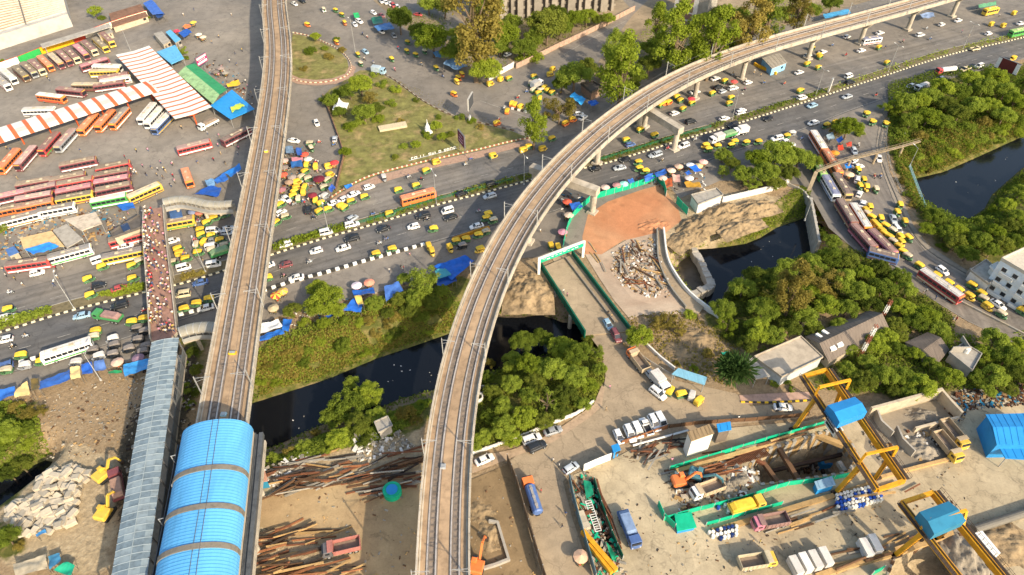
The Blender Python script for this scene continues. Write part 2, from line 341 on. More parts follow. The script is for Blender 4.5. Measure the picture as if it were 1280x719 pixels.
# ------------------------------------------------------------------ paved sheets
def asphalt(name, c, dust, lane=None, r=.85, stain=0):
 m = bpy.data.materials.new(name); m.use_nodes = True; MATS[name] = m; t = m.node_tree; N = t.nodes; L = t.links; b = N['Principled BSDF']; b.inputs['Roughness'].default_value = r; b.inputs['Specular IOR Level'].default_value = .25
 geo = N.new('ShaderNodeNewGeometry')
 def nz(scale, det=5, rough=.6, st=None, dist=0):
  n = N.new('ShaderNodeTexNoise'); n.inputs['Scale'].default_value = scale; n.inputs['Detail'].default_value = det; n.inputs['Roughness'].default_value = rough; n.inputs['Distortion'].default_value = dist
  if st:
   mp = N.new('ShaderNodeMapping'); mp.vector_type = 'TEXTURE'; mp.inputs['Rotation'].default_value = (0, 0, st[0]); mp.inputs['Scale'].default_value = (st[1], 1, 1); L.new(geo.outputs[0], mp.inputs[0]); L.new(mp.outputs[0], n.inputs[0])
  else: L.new(geo.outputs[0], n.inputs[0])
  return n.outputs['Fac']
 def mr(f, a, b_, lo, hi):
  q = N.new('ShaderNodeMapRange'); q.inputs['From Min'].default_value = a; q.inputs['From Max'].default_value = b_; q.inputs['To Min'].default_value = lo; q.inputs['To Max'].default_value = hi; L.new(f, q.inputs[0]); return q.outputs[0]
 mx = N.new('ShaderNodeMix'); mx.data_type = 'RGBA'; mx.inputs['A'].default_value = (*c, 1); mx.inputs['B'].default_value = (*dust, 1); L.new(mr(nz(.045, 6, .62, None, .6), .36, .66, 0, 1), mx.inputs['Factor']); o = mx.outputs['Result']
 facs = [mr(nz(2.5, 6, .7), .3, .7, .88, 1.12), mr(nz(.35, 4), .35, .65, .90, 1.08), mr(nz(.09, 3), .5, .62, 1, .90)]
 if lane is not None: facs += [mr(nz(.75, 3, .5, (lane, 45)), .35, .65, .86, 1.12), mr(nz(.22, 2, .5, (lane, 60)), .4, .6, .92, 1.08)]
 for f in facs:
  v = N.new('ShaderNodeVectorMath'); v.operation = 'SCALE'; L.new(o, v.inputs[0]); L.new(f, v.inputs['Scale']); o = v.outputs[0]
 if stain: facs_ = mr(nz(.28, 8, .74, None, 1.2), .56, .66, 1, 1 - stain); v = N.new('ShaderNodeVectorMath'); v.operation = 'SCALE'; L.new(o, v.inputs[0]); L.new(facs_, v.inputs['Scale']); o = v.outputs[0]
 vp = N.new('ShaderNodeTexVoronoi'); vp.inputs['Scale'].default_value = .055; L.new(geo.outputs[0], vp.inputs[0]); sp = N.new('ShaderNodeSeparateColor'); L.new(vp.outputs['Color'], sp.inputs[0])
 vc = N.new('ShaderNodeTexVoronoi'); vc.feature = 'DISTANCE_TO_EDGE'; vc.inputs['Scale'].default_value = .13; wn = N.new('ShaderNodeVectorMath'); wn.operation = 'ADD'; ns = N.new('ShaderNodeTexNoise'); ns.inputs['Scale'].default_value = .4; L.new(geo.outputs[0], ns.inputs[0]); sc2 = N.new('ShaderNodeVectorMath'); sc2.operation = 'SCALE'; sc2.inputs['Scale'].default_value = 4; L.new(ns.outputs['Color'], sc2.inputs[0]); L.new(geo.outputs[0], wn.inputs[0]); L.new(sc2.outputs[0], wn.inputs[1]); L.new(wn.outputs[0], vc.inputs[0])
 for f in (mr(sp.outputs[0], 0, 1, .92, 1.07), mr(vc.outputs['Distance'], .004, .022, 1 if any(k in name for k in ('dirt', 'clay', 'dump', 'earth', 'mud')) else .80, 1)):
  v = N.new('ShaderNodeVectorMath'); v.operation = 'SCALE'; L.new(o, v.inputs[0]); L.new(f, v.inputs['Scale']); o = v.outputs[0]
 # scattered oil stains
 vo = N.new('ShaderNodeTexVoronoi'); vo.inputs['Scale'].default_value = .16; L.new(geo.outputs[0], vo.inputs[0]); f = mr(vo.outputs['Distance'], .05, .16, .78, 1)
 v = N.new('ShaderNodeVectorMath'); v.operation = 'SCALE'; L.new(o, v.inputs[0]); L.new(f, v.inputs['Scale']); o = v.outputs[0]
 L.new(o, b.inputs['Base Color'])
 return m
RD = heading(500, 270, 15.5)
A_GEN = asphalt('worn_asphalt', (.175, .157, .134), (.245, .212, .172))
A_FAR = asphalt('carriageway_asphalt', (.140, .131, .120), (.205, .180, .148), RD)
A_NEAR = asphalt('dark_asphalt', (.100, .098, .096), (.150, .136, .118), RD)
A_BUS = asphalt('bus_road_asphalt', (0.142, 0.128, 0.114), (0.227, 0.192, 0.153), heading(1110, 270, -62))
A_YARD = asphalt('bus_yard_asphalt', (.205, .180, .148), (.275, .238, .19))
A_LOW = asphalt('dusty_concrete', (.28, .215, .14), (.385, .30, .195), stain=.25)
A_CON = asphalt('pale_concrete', (.345, .275, .17), (.47, .385, .25), stain=.42)
A_CLAY = asphalt('red_clay', (.43, .185, .085), (.50, .27, .14))
A_DIRT = asphalt('tan_dirt', (.30, .20, .105), (.43, .31, .165), stain=.35)

def sheet(name, pts, m, z, label, holes=()):
 wp = PX(pts, z)
 if not holes: return struct(MB().poly([(p.x, p.y, z) for p in wp]).build(name, m), label)
 loops = [wp] + [list(h) for h in holes]; allp = [p for l in loops for p in l]; tr = tessellate_polygon([[Vector((p.x, p.y, 0)) for p in l] for l in loops]); fs = []
 for t_ in tr:
  a, b, c = (allp[i] for i in t_); fs.append(tuple(t_) if (b.x - a.x) * (c.y - a.y) - (b.y - a.y) * (c.x - a.x) > 0 else tuple(t_[::-1]))
 return struct(MB().add([(p.x, p.y, z) for p in allp], fs).build(name, m), label)
MED = [(-90,440),(0,416),(45,402),(92,388),(180,366),(245,350),(330,322),(400,300),(470,280),(545,257),(610,240),(700,216),(755,205),(850,176),(905,160),(1000,130),(1100,97),(1190,68),(1280,47),(1420,10)]
UP = [(-90,388),(0,368),(80,346),(180,318),(300,283),(420,243),(500,222),(600,198),(650,188),(700,172),(765,155),(850,133),(1000,92),(1100,60),(1190,33),(1280,12),(1420,-20)]
LOW = [(-90,494),(0,470),(70,452),(200,410),(330,366),(400,343),(530,307),(610,284),(690,266),(722,254),(790,236),(830,222),(900,196),(1000,164),(1060,140),(1130,116),(1190,97),(1280,72),(1420,35)]
sheet('paved_ground', [(-200,-20),(-200,520),(0,496),(60,480),(130,462),(205,440),(215,425),(262,412),(320,408),(350,395),(420,378),(470,366),(520,352),(560,338),(600,330),(660,322),(700,322),(730,300),(745,262),(800,242),(835,232),
  (850,248),(900,226),(960,226),(1004,232),(1018,252),(1036,285),(1080,322),(1150,365),(1210,402),(1290,440),(1420,500),(1420,458),(1290,392),(1210,345),(1160,314),(1140,286),(1120,245),(1108,215),(1100,180),(1103,152),(1130,120),(1190,98),(1280,74),(1420,38),(1420,-90),(1000,-120),(300,-120)], A_GEN, .0, 'dusty brown asphalt around the bus station and junction')
sheet('road', UP + MED[::-1], A_FAR, .03, 'asphalt carriageway on the far side of the planted median')
sheet('road', MED + LOW[::-1], A_NEAR, .034, 'darker asphalt carriageway on the near side of the planted median')
sheet('bus_yard', [(-200,60),(0,112),(60,92),(140,65),(225,28),(310,20),(312,130),(300,250),(205,262),(180,268),(120,268),(0,300),(-200,330)], A_YARD, .012, 'brown oil stained asphalt of the bus yard')
sheet('road', [(1004,166),(1008,200),(1022,245),(1044,285),(1085,322),(1150,363),(1210,400),(1290,438),(1420,495),(1420,466),(1290,398),(1210,352),(1160,322),(1132,286),(1114,248),(1102,215),(1090,185),(1088,150),(1060,146)], A_BUS, .05, 'asphalt road lined with buses bending beside the drain')
sheet('pavement', [(1110,150),(1106,180),(1112,214),(1126,245),(1142,282),(1160,306),(1215,342),(1290,386),(1420,446),(1420,462),(1290,394),(1210,348),(1160,318),(1134,286),(1116,248),(1103,214),(1095,183),(1100,150)], mat('grey_paving', (.26, .22, .17), .9, .2, .8, space='pos', rand=0), .10, 'grey footpath along the drain road')
sheet('road', [(690,322),(720,318),(790,428),(812,452),(845,476),(884,484),(920,492),(938,508),(1010,502),(1012,522),(900,532),(800,552),(765,570),(712,592),(704,602),(716,650),(740,719),(760,780),(700,780),(682,719),(648,600),(634,578),(650,566),(690,548),(735,520),(752,500),(757,470),(752,440),(728,408)], A_LOW, .02, 'dusty tan service road curving below the temporary bridge')
sheet('pavement', [(590,572),(640,562),(690,542),(742,506),(752,482),(756,484),(752,508),(737,522),(692,552),(645,570),(590,592)], mat('dusty_path', (.36, .26, .17), .9, .25, .8, space='pos', rand=0), .10, 'sandy footpath beside the grove wall')
sheet('pavement', [(924,494),(1000,490),(1012,490),(1012,501),(935,505),(926,502)], mat('pink_paving', (.42, .27, .20), .9, .2, .8, space='pos', rand=0), .10, 'pink paved footpath in front of the flat roofed building')
sheet('construction_yard', [(716,594),(766,574),(800,556),(850,548),(900,536),(1010,526),(1100,506),(1200,500),(1420,470),(1420,560),(1420,820),(900,820),(780,800),(762,719),(775,690),(760,655),(744,600)], A_CON, .006, 'pale concrete floor of the tunnel construction yard', [PIT, PIT2C])
sheet('clay_ground', [(735,268),(760,252),(800,238),(828,230),(834,240),(848,262),(852,276),(833,290),(818,302),(780,300),(752,318),(730,318),(728,296)], A_CLAY, .016, 'red clay ground inside the green hoarding')
sheet('dirt_yard', [(316,622),(380,612),(450,600),(520,590),(527,650),(527,790),(445,790),(430,690),(330,660),(312,655)], A_DIRT, .008, 'tan dirt track between the steel stockpiles')
sheet('dirt_yard', [(588,600),(640,578),(652,620),(672,719),(680,800),(586,800),(588,690)], asphalt('plot_dirt', (.17, .115, .058), (.29, .205, .11), stain=.4), .010, 'tan dirt plot on the near side of the central viaduct')
sheet('parking_lot', [(470,-6),(500,12),(545,26),(590,58),(622,84),(640,78),(600,46),(560,12),(540,-10)], A_GEN, .03, 'parking strip under the trees behind the junction')

sheet('dump_ground', [(731,318),(752,318),(783,300),(820,291),(826,330),(838,362),(860,392),(800,394),(788,400),(768,376),(748,346)], asphalt('pale_dump', (.36, .26, .18), (.47, .38, .28)), .018, 'pale dusty ground of the dump beside the ramp')
sheet('mud', [(1086,524),(1128,511),(1170,500),(1193,524),(1188,572),(1140,585),(1110,594),(1080,560)], asphalt('bunker_mud', (.17, .14, .10), (.30, .25, .18)), .022, 'grey muddy floor of the walled bunker')

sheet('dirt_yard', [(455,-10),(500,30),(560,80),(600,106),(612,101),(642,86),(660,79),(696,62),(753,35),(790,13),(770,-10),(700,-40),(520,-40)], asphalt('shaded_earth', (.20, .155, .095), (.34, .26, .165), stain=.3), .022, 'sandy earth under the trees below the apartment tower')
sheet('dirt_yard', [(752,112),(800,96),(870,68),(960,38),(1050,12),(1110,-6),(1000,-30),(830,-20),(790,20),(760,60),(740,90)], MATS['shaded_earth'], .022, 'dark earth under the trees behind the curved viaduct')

# ------------------------------------------------------------------ metro viaducts
CONC = mat('viaduct_concrete', (.40, .35, .275), .85, .24, .5, space='pos', rand=0, big=.05)
DECK = mat('deck_dust', (.36, .245, .145), .95, .25, .5, space='pos', rand=0, big=.06)
BALL = mat('track_bed', (.21, .165, .125), .95, .3, .6, space='pos', rand=0, big=.05)
RAIL = mat('rail_steel', (.52, .46, .40), .5, .2, 1, metal=.4, space='pos', rand=0)
PLINTH = mat('track_plinth', (.17, .135, .105), .9, .25, .6, space='pos', rand=0)
GALV = mat('galvanised', (.42, .42, .40), .5, .15, 1, metal=.3)
STEELD = mat('dark_steel', (.12, .12, .12), .5, .2, 1)
WHITE = flat('white_paint', 'dcdad2', .5, .1)
def path_from_edges(left, right, z, it=20):
 L_ = spline(PX(left, z), 3); R_ = spline(PX(right, z), 3); n = 60
 def resamp(p):
  cum = [0]
  for a, b in zip(p[:-1], p[1:]): cum.append(cum[-1] + (b - a).length)
  out = []
  for i in range(n):
   s_ = cum[-1] * i / (n - 1); k = max(j for j in range(len(cum)) if cum[j] <= s_ + 1e-6); k = min(k, len(p) - 2)
   out.append(p[k].lerp(p[k + 1], (s_ - cum[k]) / max(1e-6, cum[k + 1] - cum[k])))
  return out
 mid = [(a + b) / 2 for a, b in zip(resamp(L_), resamp(R_))]
 return spline(smooth_path(mid, it), 2.5)
def viaduct(name, label, mid, W, top, piers, tracks, mast_side, mast_start, cats):
 root = empty(name, mid[0]); thing(root, label, 'viaduct')
 org = mid[0].copy(); P_ = [Vector((p.x - org.x, p.y - org.y, 0)) for p in mid]
 root.location = (org.x, org.y, 0); hw = W / 2; dz = top - 1.15
 B = MB().sweep([p + Vector((0, 0, dz)) for p in P_], [(-hw, -.35), (-hw, 0), (hw, 0), (hw, -.35), (hw - 1.7, -.65), (hw - 2.3, -2.1), (-hw + 2.3, -2.1), (-hw + 1.7, -.65)]); B.build('box_girder', CONC, root)
 for sgn in (-1, 1):
  m_ = MB(); q = offset(P_, sgn * (hw - .13))
  m_.sweep([p + Vector((0, 0, dz)) for p in q], [(-.16, -.45), (-.16, 1.05), (.16, 1.05), (.16, -.45)])
  for p, d in along(q, 3.05, 1):       # panel joints stand slightly proud
   a = math.atan2(d.y, d.x); m_.box(p.x, p.y, dz + .32, .10, .40, 1.62, a)
  m_.build('parapet', CONC, root)
  MB().sweep([p + Vector((0, 0, dz + .012)) for p in offset(P_, sgn * (hw - .95))], [(-.65, -.01), (-.65, .16), (.65, .16), (.65, -.01)]).build('walkway', DECK, root)
  MB().sweep([p + Vector((0, 0, dz + .17)) for p in offset(P_, sgn * (hw - .55))], [(-.14, 0), (-.14, .10), (.14, .10), (.14, 0)]).build('cable_duct', CONC, root)
 MB().sweep([p + Vector((0, 0, dz + .006)) for p in P_], [(-hw + 1.6, 0), (hw - 1.6, 0)], closed=False).build('track_bed', BALL, root)
 MB().sweep([p + Vector((0, 0, dz + .012)) for p in P_], [(-.95, 0), (-.95, .10), (.95, .10), (.95, 0)]).build('centre_strip', DECK, root)
 for o in tracks:
  for g in (-.75, .75):
   MB().sweep([p + Vector((0, 0, dz + .17)) for p in offset(P_, o + g)], [(-.13, 0), (-.13, .17), (.13, .17), (.13, 0)]).build('rail', RAIL, root)
  m_ = MB()
  for g in (-.75, .75): m_.sweep([p + Vector((0, 0, dz + .01)) for p in offset(P_, o + g)], [(-.34, 0), (-.34, .16), (.34, .16), (.34, 0)])
  for p, d in along(offset(P_, o), 1.3, .6): m_.box(p.x, p.y, dz + .05, .34, 1.0, .12, math.atan2(d.y, d.x))
  m_.build('track_frame', PLINTH, root)
 for px, py in piers:
  g = P(px, py); k = min(range(len(mid)), key=lambda i: (mid[i].xy - g.xy).length); d = (mid[min(k + 1, len(mid) - 1)] - mid[max(0, k - 1)]).normalized(); c = P_[k]; n = Vector((d.y, -d.x, 0))
  b = dz - 2.1; pr = MB(); pr.cyl((c.x, c.y, -.4), (c.x, c.y, b - 1.9), .95, .95, 14); pr.box(c.x, c.y, .3, 2.9, 2.9, .9, math.atan2(d.y, d.x))
  rings_ = [[(c.x + n.x * s_ * w_ + d.x * t_ * 1.0, c.y + n.y * s_ * w_ + d.y * t_ * 1.0, z) for s_, t_ in ((-1, -1), (1, -1), (1, 1), (-1, 1))] for z, w_ in ((b - 1.95, .95), (b - .9, 1.9), (b - .02, 2.5))]
  pr.loft(rings_); pr.build('pier', CONC, root)
 for i, (p, d) in enumerate(along(P_, 25, mast_start)):
  n = Vector((d.y, -d.x, 0)); 
  for sgn in ((-1, 1) if mast_side == 0 else (mast_side,)):
   f = p + n * (sgn * (hw + .12)) + Vector((0, 0, dz - .2)); t_ = f + Vector((0, 0, 6.3)); mm = MB()
   for dd in (-.14, .14): mm.bar(f + d * dd, t_ + d * dd, .09)
   for k in range(9): mm.bar(f + d * (-.14 if k % 2 else .14) + Vector((0, 0, .7 * k)), f + d * (.14 if k % 2 else -.14) + Vector((0, 0, .7 * k + .7)), .05)
   a = t_ - Vector((0, 0, .5)); e = a - n * (sgn * (hw - tracks[-1] + .3)); mm.bar(a, e, .08); mm.bar(t_ - Vector((0, 0, 1.7)), e, .06); mm.bar(e + Vector((0, 0, .1)), e - Vector((0, 0, .9)), .05)
   mm.build('catenary_mast', GALV, root)
 for o in tracks:
  MB().tube([p + Vector((0, 0, dz + 5.0)) for p in offset(P_, o)][::4], .025, 3).build('contact_wire', STEELD, root)
 return root, P_
CV_L = [(519,790),(520.5,719),(520.5,640),(524.4,595),(528,540),(536,500),(545.7,460),(551,440),(569,390),(585.8,345.6),(603.6,312),(617,290),(629,267),(655.6,233.4),(693.4,190),(733.5,155.6),(755.7,139),(778,120),(820,97.5),(866.7,75.6),(915.7,56.7),(964.6,41),(1000,33),(1066.8,14.5),(1118,0),(1200,-24)]
CV_R = [(585,790),(584,719),(583,640),(582.5,595),(587,540),(591.3,500),(598,460),(602,440),(613,394.6),(629,354.5),(644.5,323),(655,298),(669,273.5),(693.4,240),(724.6,207),(742.4,188),(778,158),(808,136),(857,104),(893.4,86),(942.4,67),(989,52),(1000,53),(1066.8,34),(1142.4,14),(1195,0),(1280,-24)]
LV_L = [(345,-80),(333,-40),(325.7,0),(329,33),(330,62),(328,100),(322,133.5),(311,195.6),(300,244.5),(282,341),(260,450),(246.7,524.5),(224,640),(205,760)]
LV_R = [(365,-80),(360,-40),(354.6,0),(363.5,33),(366,62),(364.6,100),(360,133.5),(353,191),(346.8,238),(329,345.6),(317.5,450),(306.5,529),(292,640),(280,760)]
VT = 12.6
cv_mid = path_from_edges(CV_L, CV_R, VT, 14); lv_mid = path_from_edges(LV_L, LV_R, VT, 20)
cv, CVP = viaduct('metro_viaduct', 'long curved concrete metro viaduct sweeping from bottom centre up to the far right', cv_mid, 9.3, VT, [(560,690),(575,560),(592,468),(630,375),(660,300),(740,205),(800,160),(862,124),(929,98),(1003,72),(1070,55),(1132,38),(1192,22)], (-2.05, 2.05), 0, 8, None)
lv, LVP = viaduct('metro_viaduct', 'straight concrete metro viaduct leading into the blue vaulted station', lv_mid, 10.2, VT, [(318,20),(345,85),(345,150),(338,215),(324,285),(312,350),(298,425),(285,505),(262,640)], (-2.2, 2.2), 0, 30, None)
# maintenance kit lying on the decks
def deck_box(px, py, sx, sy, sz, hexc, name, lab, cat, vt=VT - 1.05):
 p = P(px, py, vt); o = MB().box(0, 0, sz / 2, sx, sy, sz).box(0, 0, sz + .04, sx * .8, sy * .8, .08, m=1).build(name, [flat('kit_' + hexc, hexc), GALV], None, loc=(p.x, p.y, vt)); return thing(o, lab, cat)
deck_box(291, 442, 1.6, .8, .5, 'e8b820', 'tool_trolley', 'small yellow trolley standing on the left viaduct track', 'trolley')
deck_box(554, 584, 1.0, 1.0, .5, 'a9adb0', 'equipment_box', 'grey equipment box on the central strip of the curved viaduct', 'box')
deck_box(280, 519, 1.1, .9, .5, '9fc4cf', 'equipment_box', 'pale blue equipment box on the track bed before the station roof', 'box')
deck_box(333, 190, 1.1, .7, .5, 'e8c340', 'tool_trolley', 'yellow trolley on the left viaduct level with the bus yard', 'trolley')
# portal frames that carry the curved viaduct over the road
def portal(a, b, label, cols):
 z = VT - 3.3; A, Bp = P(*a, z), P(*b, z); root = empty('portal_frame', ((A.x + Bp.x) / 2, (A.y + Bp.y) / 2, 0)); thing(root, label, 'portal frame', 'portal frames under the curved viaduct')
 o = root.location; A, Bp = A - o, Bp - o; d = (Bp - A).normalized()
 MB().bar(A - Vector((0, 0, 1.2)), Bp - Vector((0, 0, 1.2)), 2.6, 2.4).build('crossbeam', CONC, root)
 for t_ in cols:
  c = A.lerp(Bp, t_); MB().cyl((c.x, c.y, -.3), (c.x, c.y, z - 2.4), .95, .95, 12).box(c.x, c.y, .2, 2.8, 2.8, .7, math.atan2(d.y, d.x)).build('column', CONC, root)
portal((664, 206), (748, 236), 'concrete portal beam crossing the road under the viaduct beside the red clay', (.06, .95))
portal((800, 128), (852, 160), 'concrete portal beam jutting from the viaduct over the far carriageway', (.06, .93))
# ------------------------------------------------------------------ station
BLUE = mat('sky_blue_sheet', srgb('5ea6d6'), .6, .16, .3, space='pos', rand=0, stretch=(1, .15, 1))
BROWNB = mat('vent_band', (.17, .15, .12), .8, .2, 1, rand=0)
def station():
 mid = [p for p in lv_mid]; e0 = P(268, 560, 15); k0 = min(range(len(mid)), key=lambda i: (mid[i].xy - e0.xy).length)
 ctr = [(267, 531), (258, 590), (250.5, 640), (242, 690), (236, 735), (222, 830)]
 ZE, ZA = 14.6, 19.6
 path = spline([P(x, y, ZA - 1.6) for x, y in ctr], 1.0); path = smooth_path(path, 20)
 root = empty('metro_station', (path[0].x, path[0].y, 0)); thing(root, 'elevated metro station under a sky blue ribbed barrel roof', 'station'); o = Vector((path[0].x, path[0].y, 0))
 path = [Vector((p.x - o.x, p.y - o.y, 0)) for p in path]; HW = 6.55
 def arc(h0, n=18, k=1.0, up=0):
  return [(HW * k * math.cos(math.pi - math.pi * i / n) , h0 + up + (ZA - ZE) * math.sin(math.pi * i / n) ** .8) for i in range(n + 1)]
 outer = [(x, z) for x, z in arc(ZE)]; inner = [(x * .985, z - .18) for x, z in arc(ZE)][::-1]
 MB().sweep(path, outer + inner).build('barrel_roof', BLUE, root)
 # standing seams every 0.6 m, ring vents every ~9 m
 sm = MB(); seam = mat('seam', srgb('4088b8'), .5, .1, 1, rand=0)
 for p, d in along(path, .62, .3):
  q = [p - d * .035, p + d * .035]; sm.sweep(q, [(x, z + .045) for x, z in outer] + [(x, z - .05) for x, z in outer][::-1])
 sm.build('roof_seams', seam, root)
 L_ = 0; bandpx = [587, 631, 681, 735]
 for by in bandpx:
  bx = np.interp(by, [c[1] for c in ctr], [c[0] for c in ctr]); g = P(bx, by, ZA) - o; k = min(range(len(path)), key=lambda i: (path[i].xy - g.xy).length); k = max(1, min(k, len(path) - 2)); d = (path[k + 1] - path[k - 1]).normalized()
  MB().sweep([path[k] - d * .48, path[k] + d * .48], [(x * 1.012, z + .22) for x, z in outer] + [(x, z - .02) for x, z in outer][::-1]).build('ring_vent', BROWNB, root)
 for s_ in (-1.5, -.4):
  MB().tube([Vector((q.x, q.y, ZA + .12)) for q in offset(path, s_)][::3], .05, 4).build('lightning_strip', STEELD, root)
 for sgn in (-1, 1):
  MB().sweep([Vector((q.x, q.y, 0)) for q in offset(path, sgn * 7.35)], [(-.75, 12.2), (-.75, 13.4), (.0, 13.4), (.0, 12.9), (.6, 12.9), (.6, 13.5), (.75, 13.5), (.75, 12.2)]).build('side_gutter', mat('gutter', (.075, .08, .085), .6, .3, .8, rand=0), root)
  MB().sweep([Vector((q.x, q.y, 0)) for q in offset(path, sgn * 6.3)], [(-.15, 5.5), (-.15, 14.7), (.15, 14.7), (.15, 5.5)]).build('side_wall', mat('station_wall', (.42, .36, .28), .8, .2, .5), root)
 MB().sweep(path, [(-7.9, 9.6), (-7.9, 10.6), (7.9, 10.6), (7.9, 9.6)]).build('platform_slab', CONC, root)
 for p, d in along(path, 12, 6):
  for s_ in (-5, 5): n = Vector((d.y, -d.x, 0)); q = p + n * s_; MB().cyl((q.x, q.y, -.3), (q.x, q.y, 9.7), .8, .8, 10).build('column', CONC, root)
 for p, d in along(path, 13, 4):
  n = Vector((d.y, -d.x, 0)); q = p + n * 8.0; MB().bar((q.x, q.y, 12.5), (q.x, q.y, 15.6), .12).bar((q.x, q.y, 15.5), (q.x - n.x * .9, q.y - n.y * .9, 15.7), .1).build('lamp_bracket', GALV, root)
station()
# ------------------------------------------------------------------ long roofed footbridge beside the station
def roofed_bridge():
 Z = 13.0; ctr = PX([(205.5, 424), (203, 441), (193, 505), (179, 600), (172, 636), (160, 719), (148, 800)], Z); path = spline(smooth_path(ctr, 3), 1.2)
 o = Vector((path[0].x, path[0].y, 0)); root = empty('roofed_footbridge', o); thing(root, 'long footbridge under a pale blue translucent panel roof beside the station', 'footbridge'); path = [Vector((p.x - o.x, p.y - o.y, 0)) for p in path]; HW = 2.95
 pan = mat('translucent_panel', srgb('6d7c84'), .6, .24, .8, space='pos', rand=0, stretch=(1, 1, 1)); pan2 = mat('panel_pale', srgb('828f94'), .6, .22, .8, space='pos', rand=0); rib = mat('panel_rib', srgb('98a3a6'), .5, .1, 1, rand=0)
 prof = [(-HW, 12.5), (-HW * .6, 12.85), (0, 13.0), (HW * .6, 12.85), (HW, 12.5)]
 a = MB(); pts = along(path, 1.35, 0); rb = MB()
 for i, ((p, d), (q, _)) in enumerate(zip(pts[:-1], pts[1:])):
  n = Vector((d.y, -d.x, 0))
  for j in range(4):
   (x0, z0), (x1, z1) = prof[j], prof[j + 1]; vs = [p + n * x0 + Vector((0, 0, z0)), p + n * x1 + Vector((0, 0, z1)), q + n * x1 + Vector((0, 0, z1)), q + n * x0 + Vector((0, 0, z0))]
   a.add(vs, [(0, 1, 2, 3)], (i * 7 + j * 3 + (i * j) % 5) % 2)
  rb.sweep([p - d * .06, p + d * .06], [(x, z + .07) for x, z in prof] + [(x, z - .05) for x, z in prof][::-1])
 a.build('panel_roof', [pan, pan2], root); rb.build('panel_ribs', rib, root)
 MB().sweep([p + Vector((0, 0, 13.06)) for p in path], [(-.05, -.05), (-.05, .05), (.05, .05), (.05, -.05)]).build('ridge_strip', rib, root)
 MB().sweep(path, [(-2.8, 6.4), (-2.8, 7.1), (2.8, 7.1), (2.8, 6.4)]).build('deck', CONC, root)
 wl = mat('bridge_side', (.13, .14, .14), .7, .3, 1.2)
 for s_ in (-1, 1):
  MB().sweep(offset(path, s_ * 2.75), [(-.06, 7.1), (-.06, 9.3), (.06, 9.3), (.06, 7.1)]).build('side_screen', wl, root)
  for p, d in along(offset(path, s_ * 2.8), 4, .5): MB().bar((p.x, p.y, 6.5), (p.x, p.y, 12.6), .22).build('roof_post', STEELD, root)
 for p, d in along(path, 24, 8): MB().cyl((p.x, p.y, -.4), (p.x, p.y, 6.5), .7, .7, 10).build('column', CONC, root)
roofed_bridge()
# ------------------------------------------------------------------ paved plaza footbridge
PZ = 6.0
PLZ = [(181, 262), (205, 259), (207.5, 290), (214, 345.6), (222, 414), (213, 424), (189, 426), (184.6, 357), (179.5, 290)]
def plaza():
 wp = PX(PLZ, PZ); o = Vector((wp[0].x, wp[0].y, 0)); root = empty('paved_footbridge', o); thing(root, 'wide footbridge paved in pinkish red and crowded with people', 'footbridge')
 q = [(p.x - o.x, p.y - o.y) for p in wp]; MB().prism(q, PZ - .9, PZ, 0, 1).build('deck', [mat('pink_pavers', (.30, .17, .125), .85, .25, .8, rand=0, big=.15), CONC], root)
 for edge in (wp[1:5], [wp[0]] + wp[:6:-1] + [wp[6]]):
  e = [Vector((p.x - o.x, p.y - o.y, PZ)) for p in edge]; MB().sweep(e, [(-.12, -.9), (-.12, 1.1), (.12, 1.1), (.12, -.9)]).build('side_wall', CONC, root)
 for px, py in ((192, 300), (197, 330), (196, 372), (202, 372), (203, 410), (193, 282)):
  g = P(px, py, PZ) - o; MB().cyl((g.x, g.y, -.4), (g.x, g.y, PZ - .9), .7, .7, 10).build('column', CONC, root)
plaza()
# arched glazed walkways that meet the plaza footbridge
def walkway(pts, Z, HW, label, tent=True):
 path = smooth_path(spline(PX(pts, Z + 2.6), 1), 4); o = Vector((path[0].x, path[0].y, 0)); root = empty('covered_walkway', o); thing(root, label, 'walkway', 'covered walkways meeting the paved footbridge'); path = [Vector((p.x - o.x, p.y - o.y, 0)) for p in path]
 rf = mat('walkway_roof', (.31, .285, .225), .5, .18, .6, rand=0); prof = [(HW * math.cos(math.pi - math.pi * i / 8), Z + 2.1 + .8 * math.sin(math.pi * i / 8)) for i in range(9)]
 MB().sweep(path, prof + [(x, z - .08) for x, z in prof][::-1]).build('arched_roof', rf, root)
 r_ = MB()
 for p, d in along(path, 1.6, .2): r_.sweep([p - d * .06, p + d * .06], [(x, z + .05) for x, z in prof] + [(x, z - .02) for x, z in prof][::-1])
 r_.build('roof_ribs', GALV, root)
 MB().sweep(path, [(-HW, Z - .5), (-HW, Z), (HW, Z), (HW, Z - .5)]).build('deck', CONC, root)
 for s_ in (-1, 1):
  k = MB(); e = offset(path, s_ * HW)
  for p, d in along(e, 1.6, .2): k.bar((p.x, p.y, Z), (p.x, p.y, Z + 2.2), .1)
  k.sweep(e, [(-.04, Z), (-.04, Z + 1.1), (.04, Z + 1.1), (.04, Z)]); k.build('railing', GALV, root)
 for p, d in along(path, 9, 3): MB().cyl((p.x, p.y, -.3), (p.x, p.y, Z - .5), .5, .5, 8).build('column', CONC, root)
walkway([(203, 251), (222, 247), (240, 249), (262, 254), (290, 253)], 5.2, 1.45, 'arched roof walkway running from the paved footbridge to the left viaduct')
walkway([(223, 414), (236, 409), (250, 407), (272, 408)], 5.2, 1.7, 'short arched roof walkway at the near end of the paved footbridge')

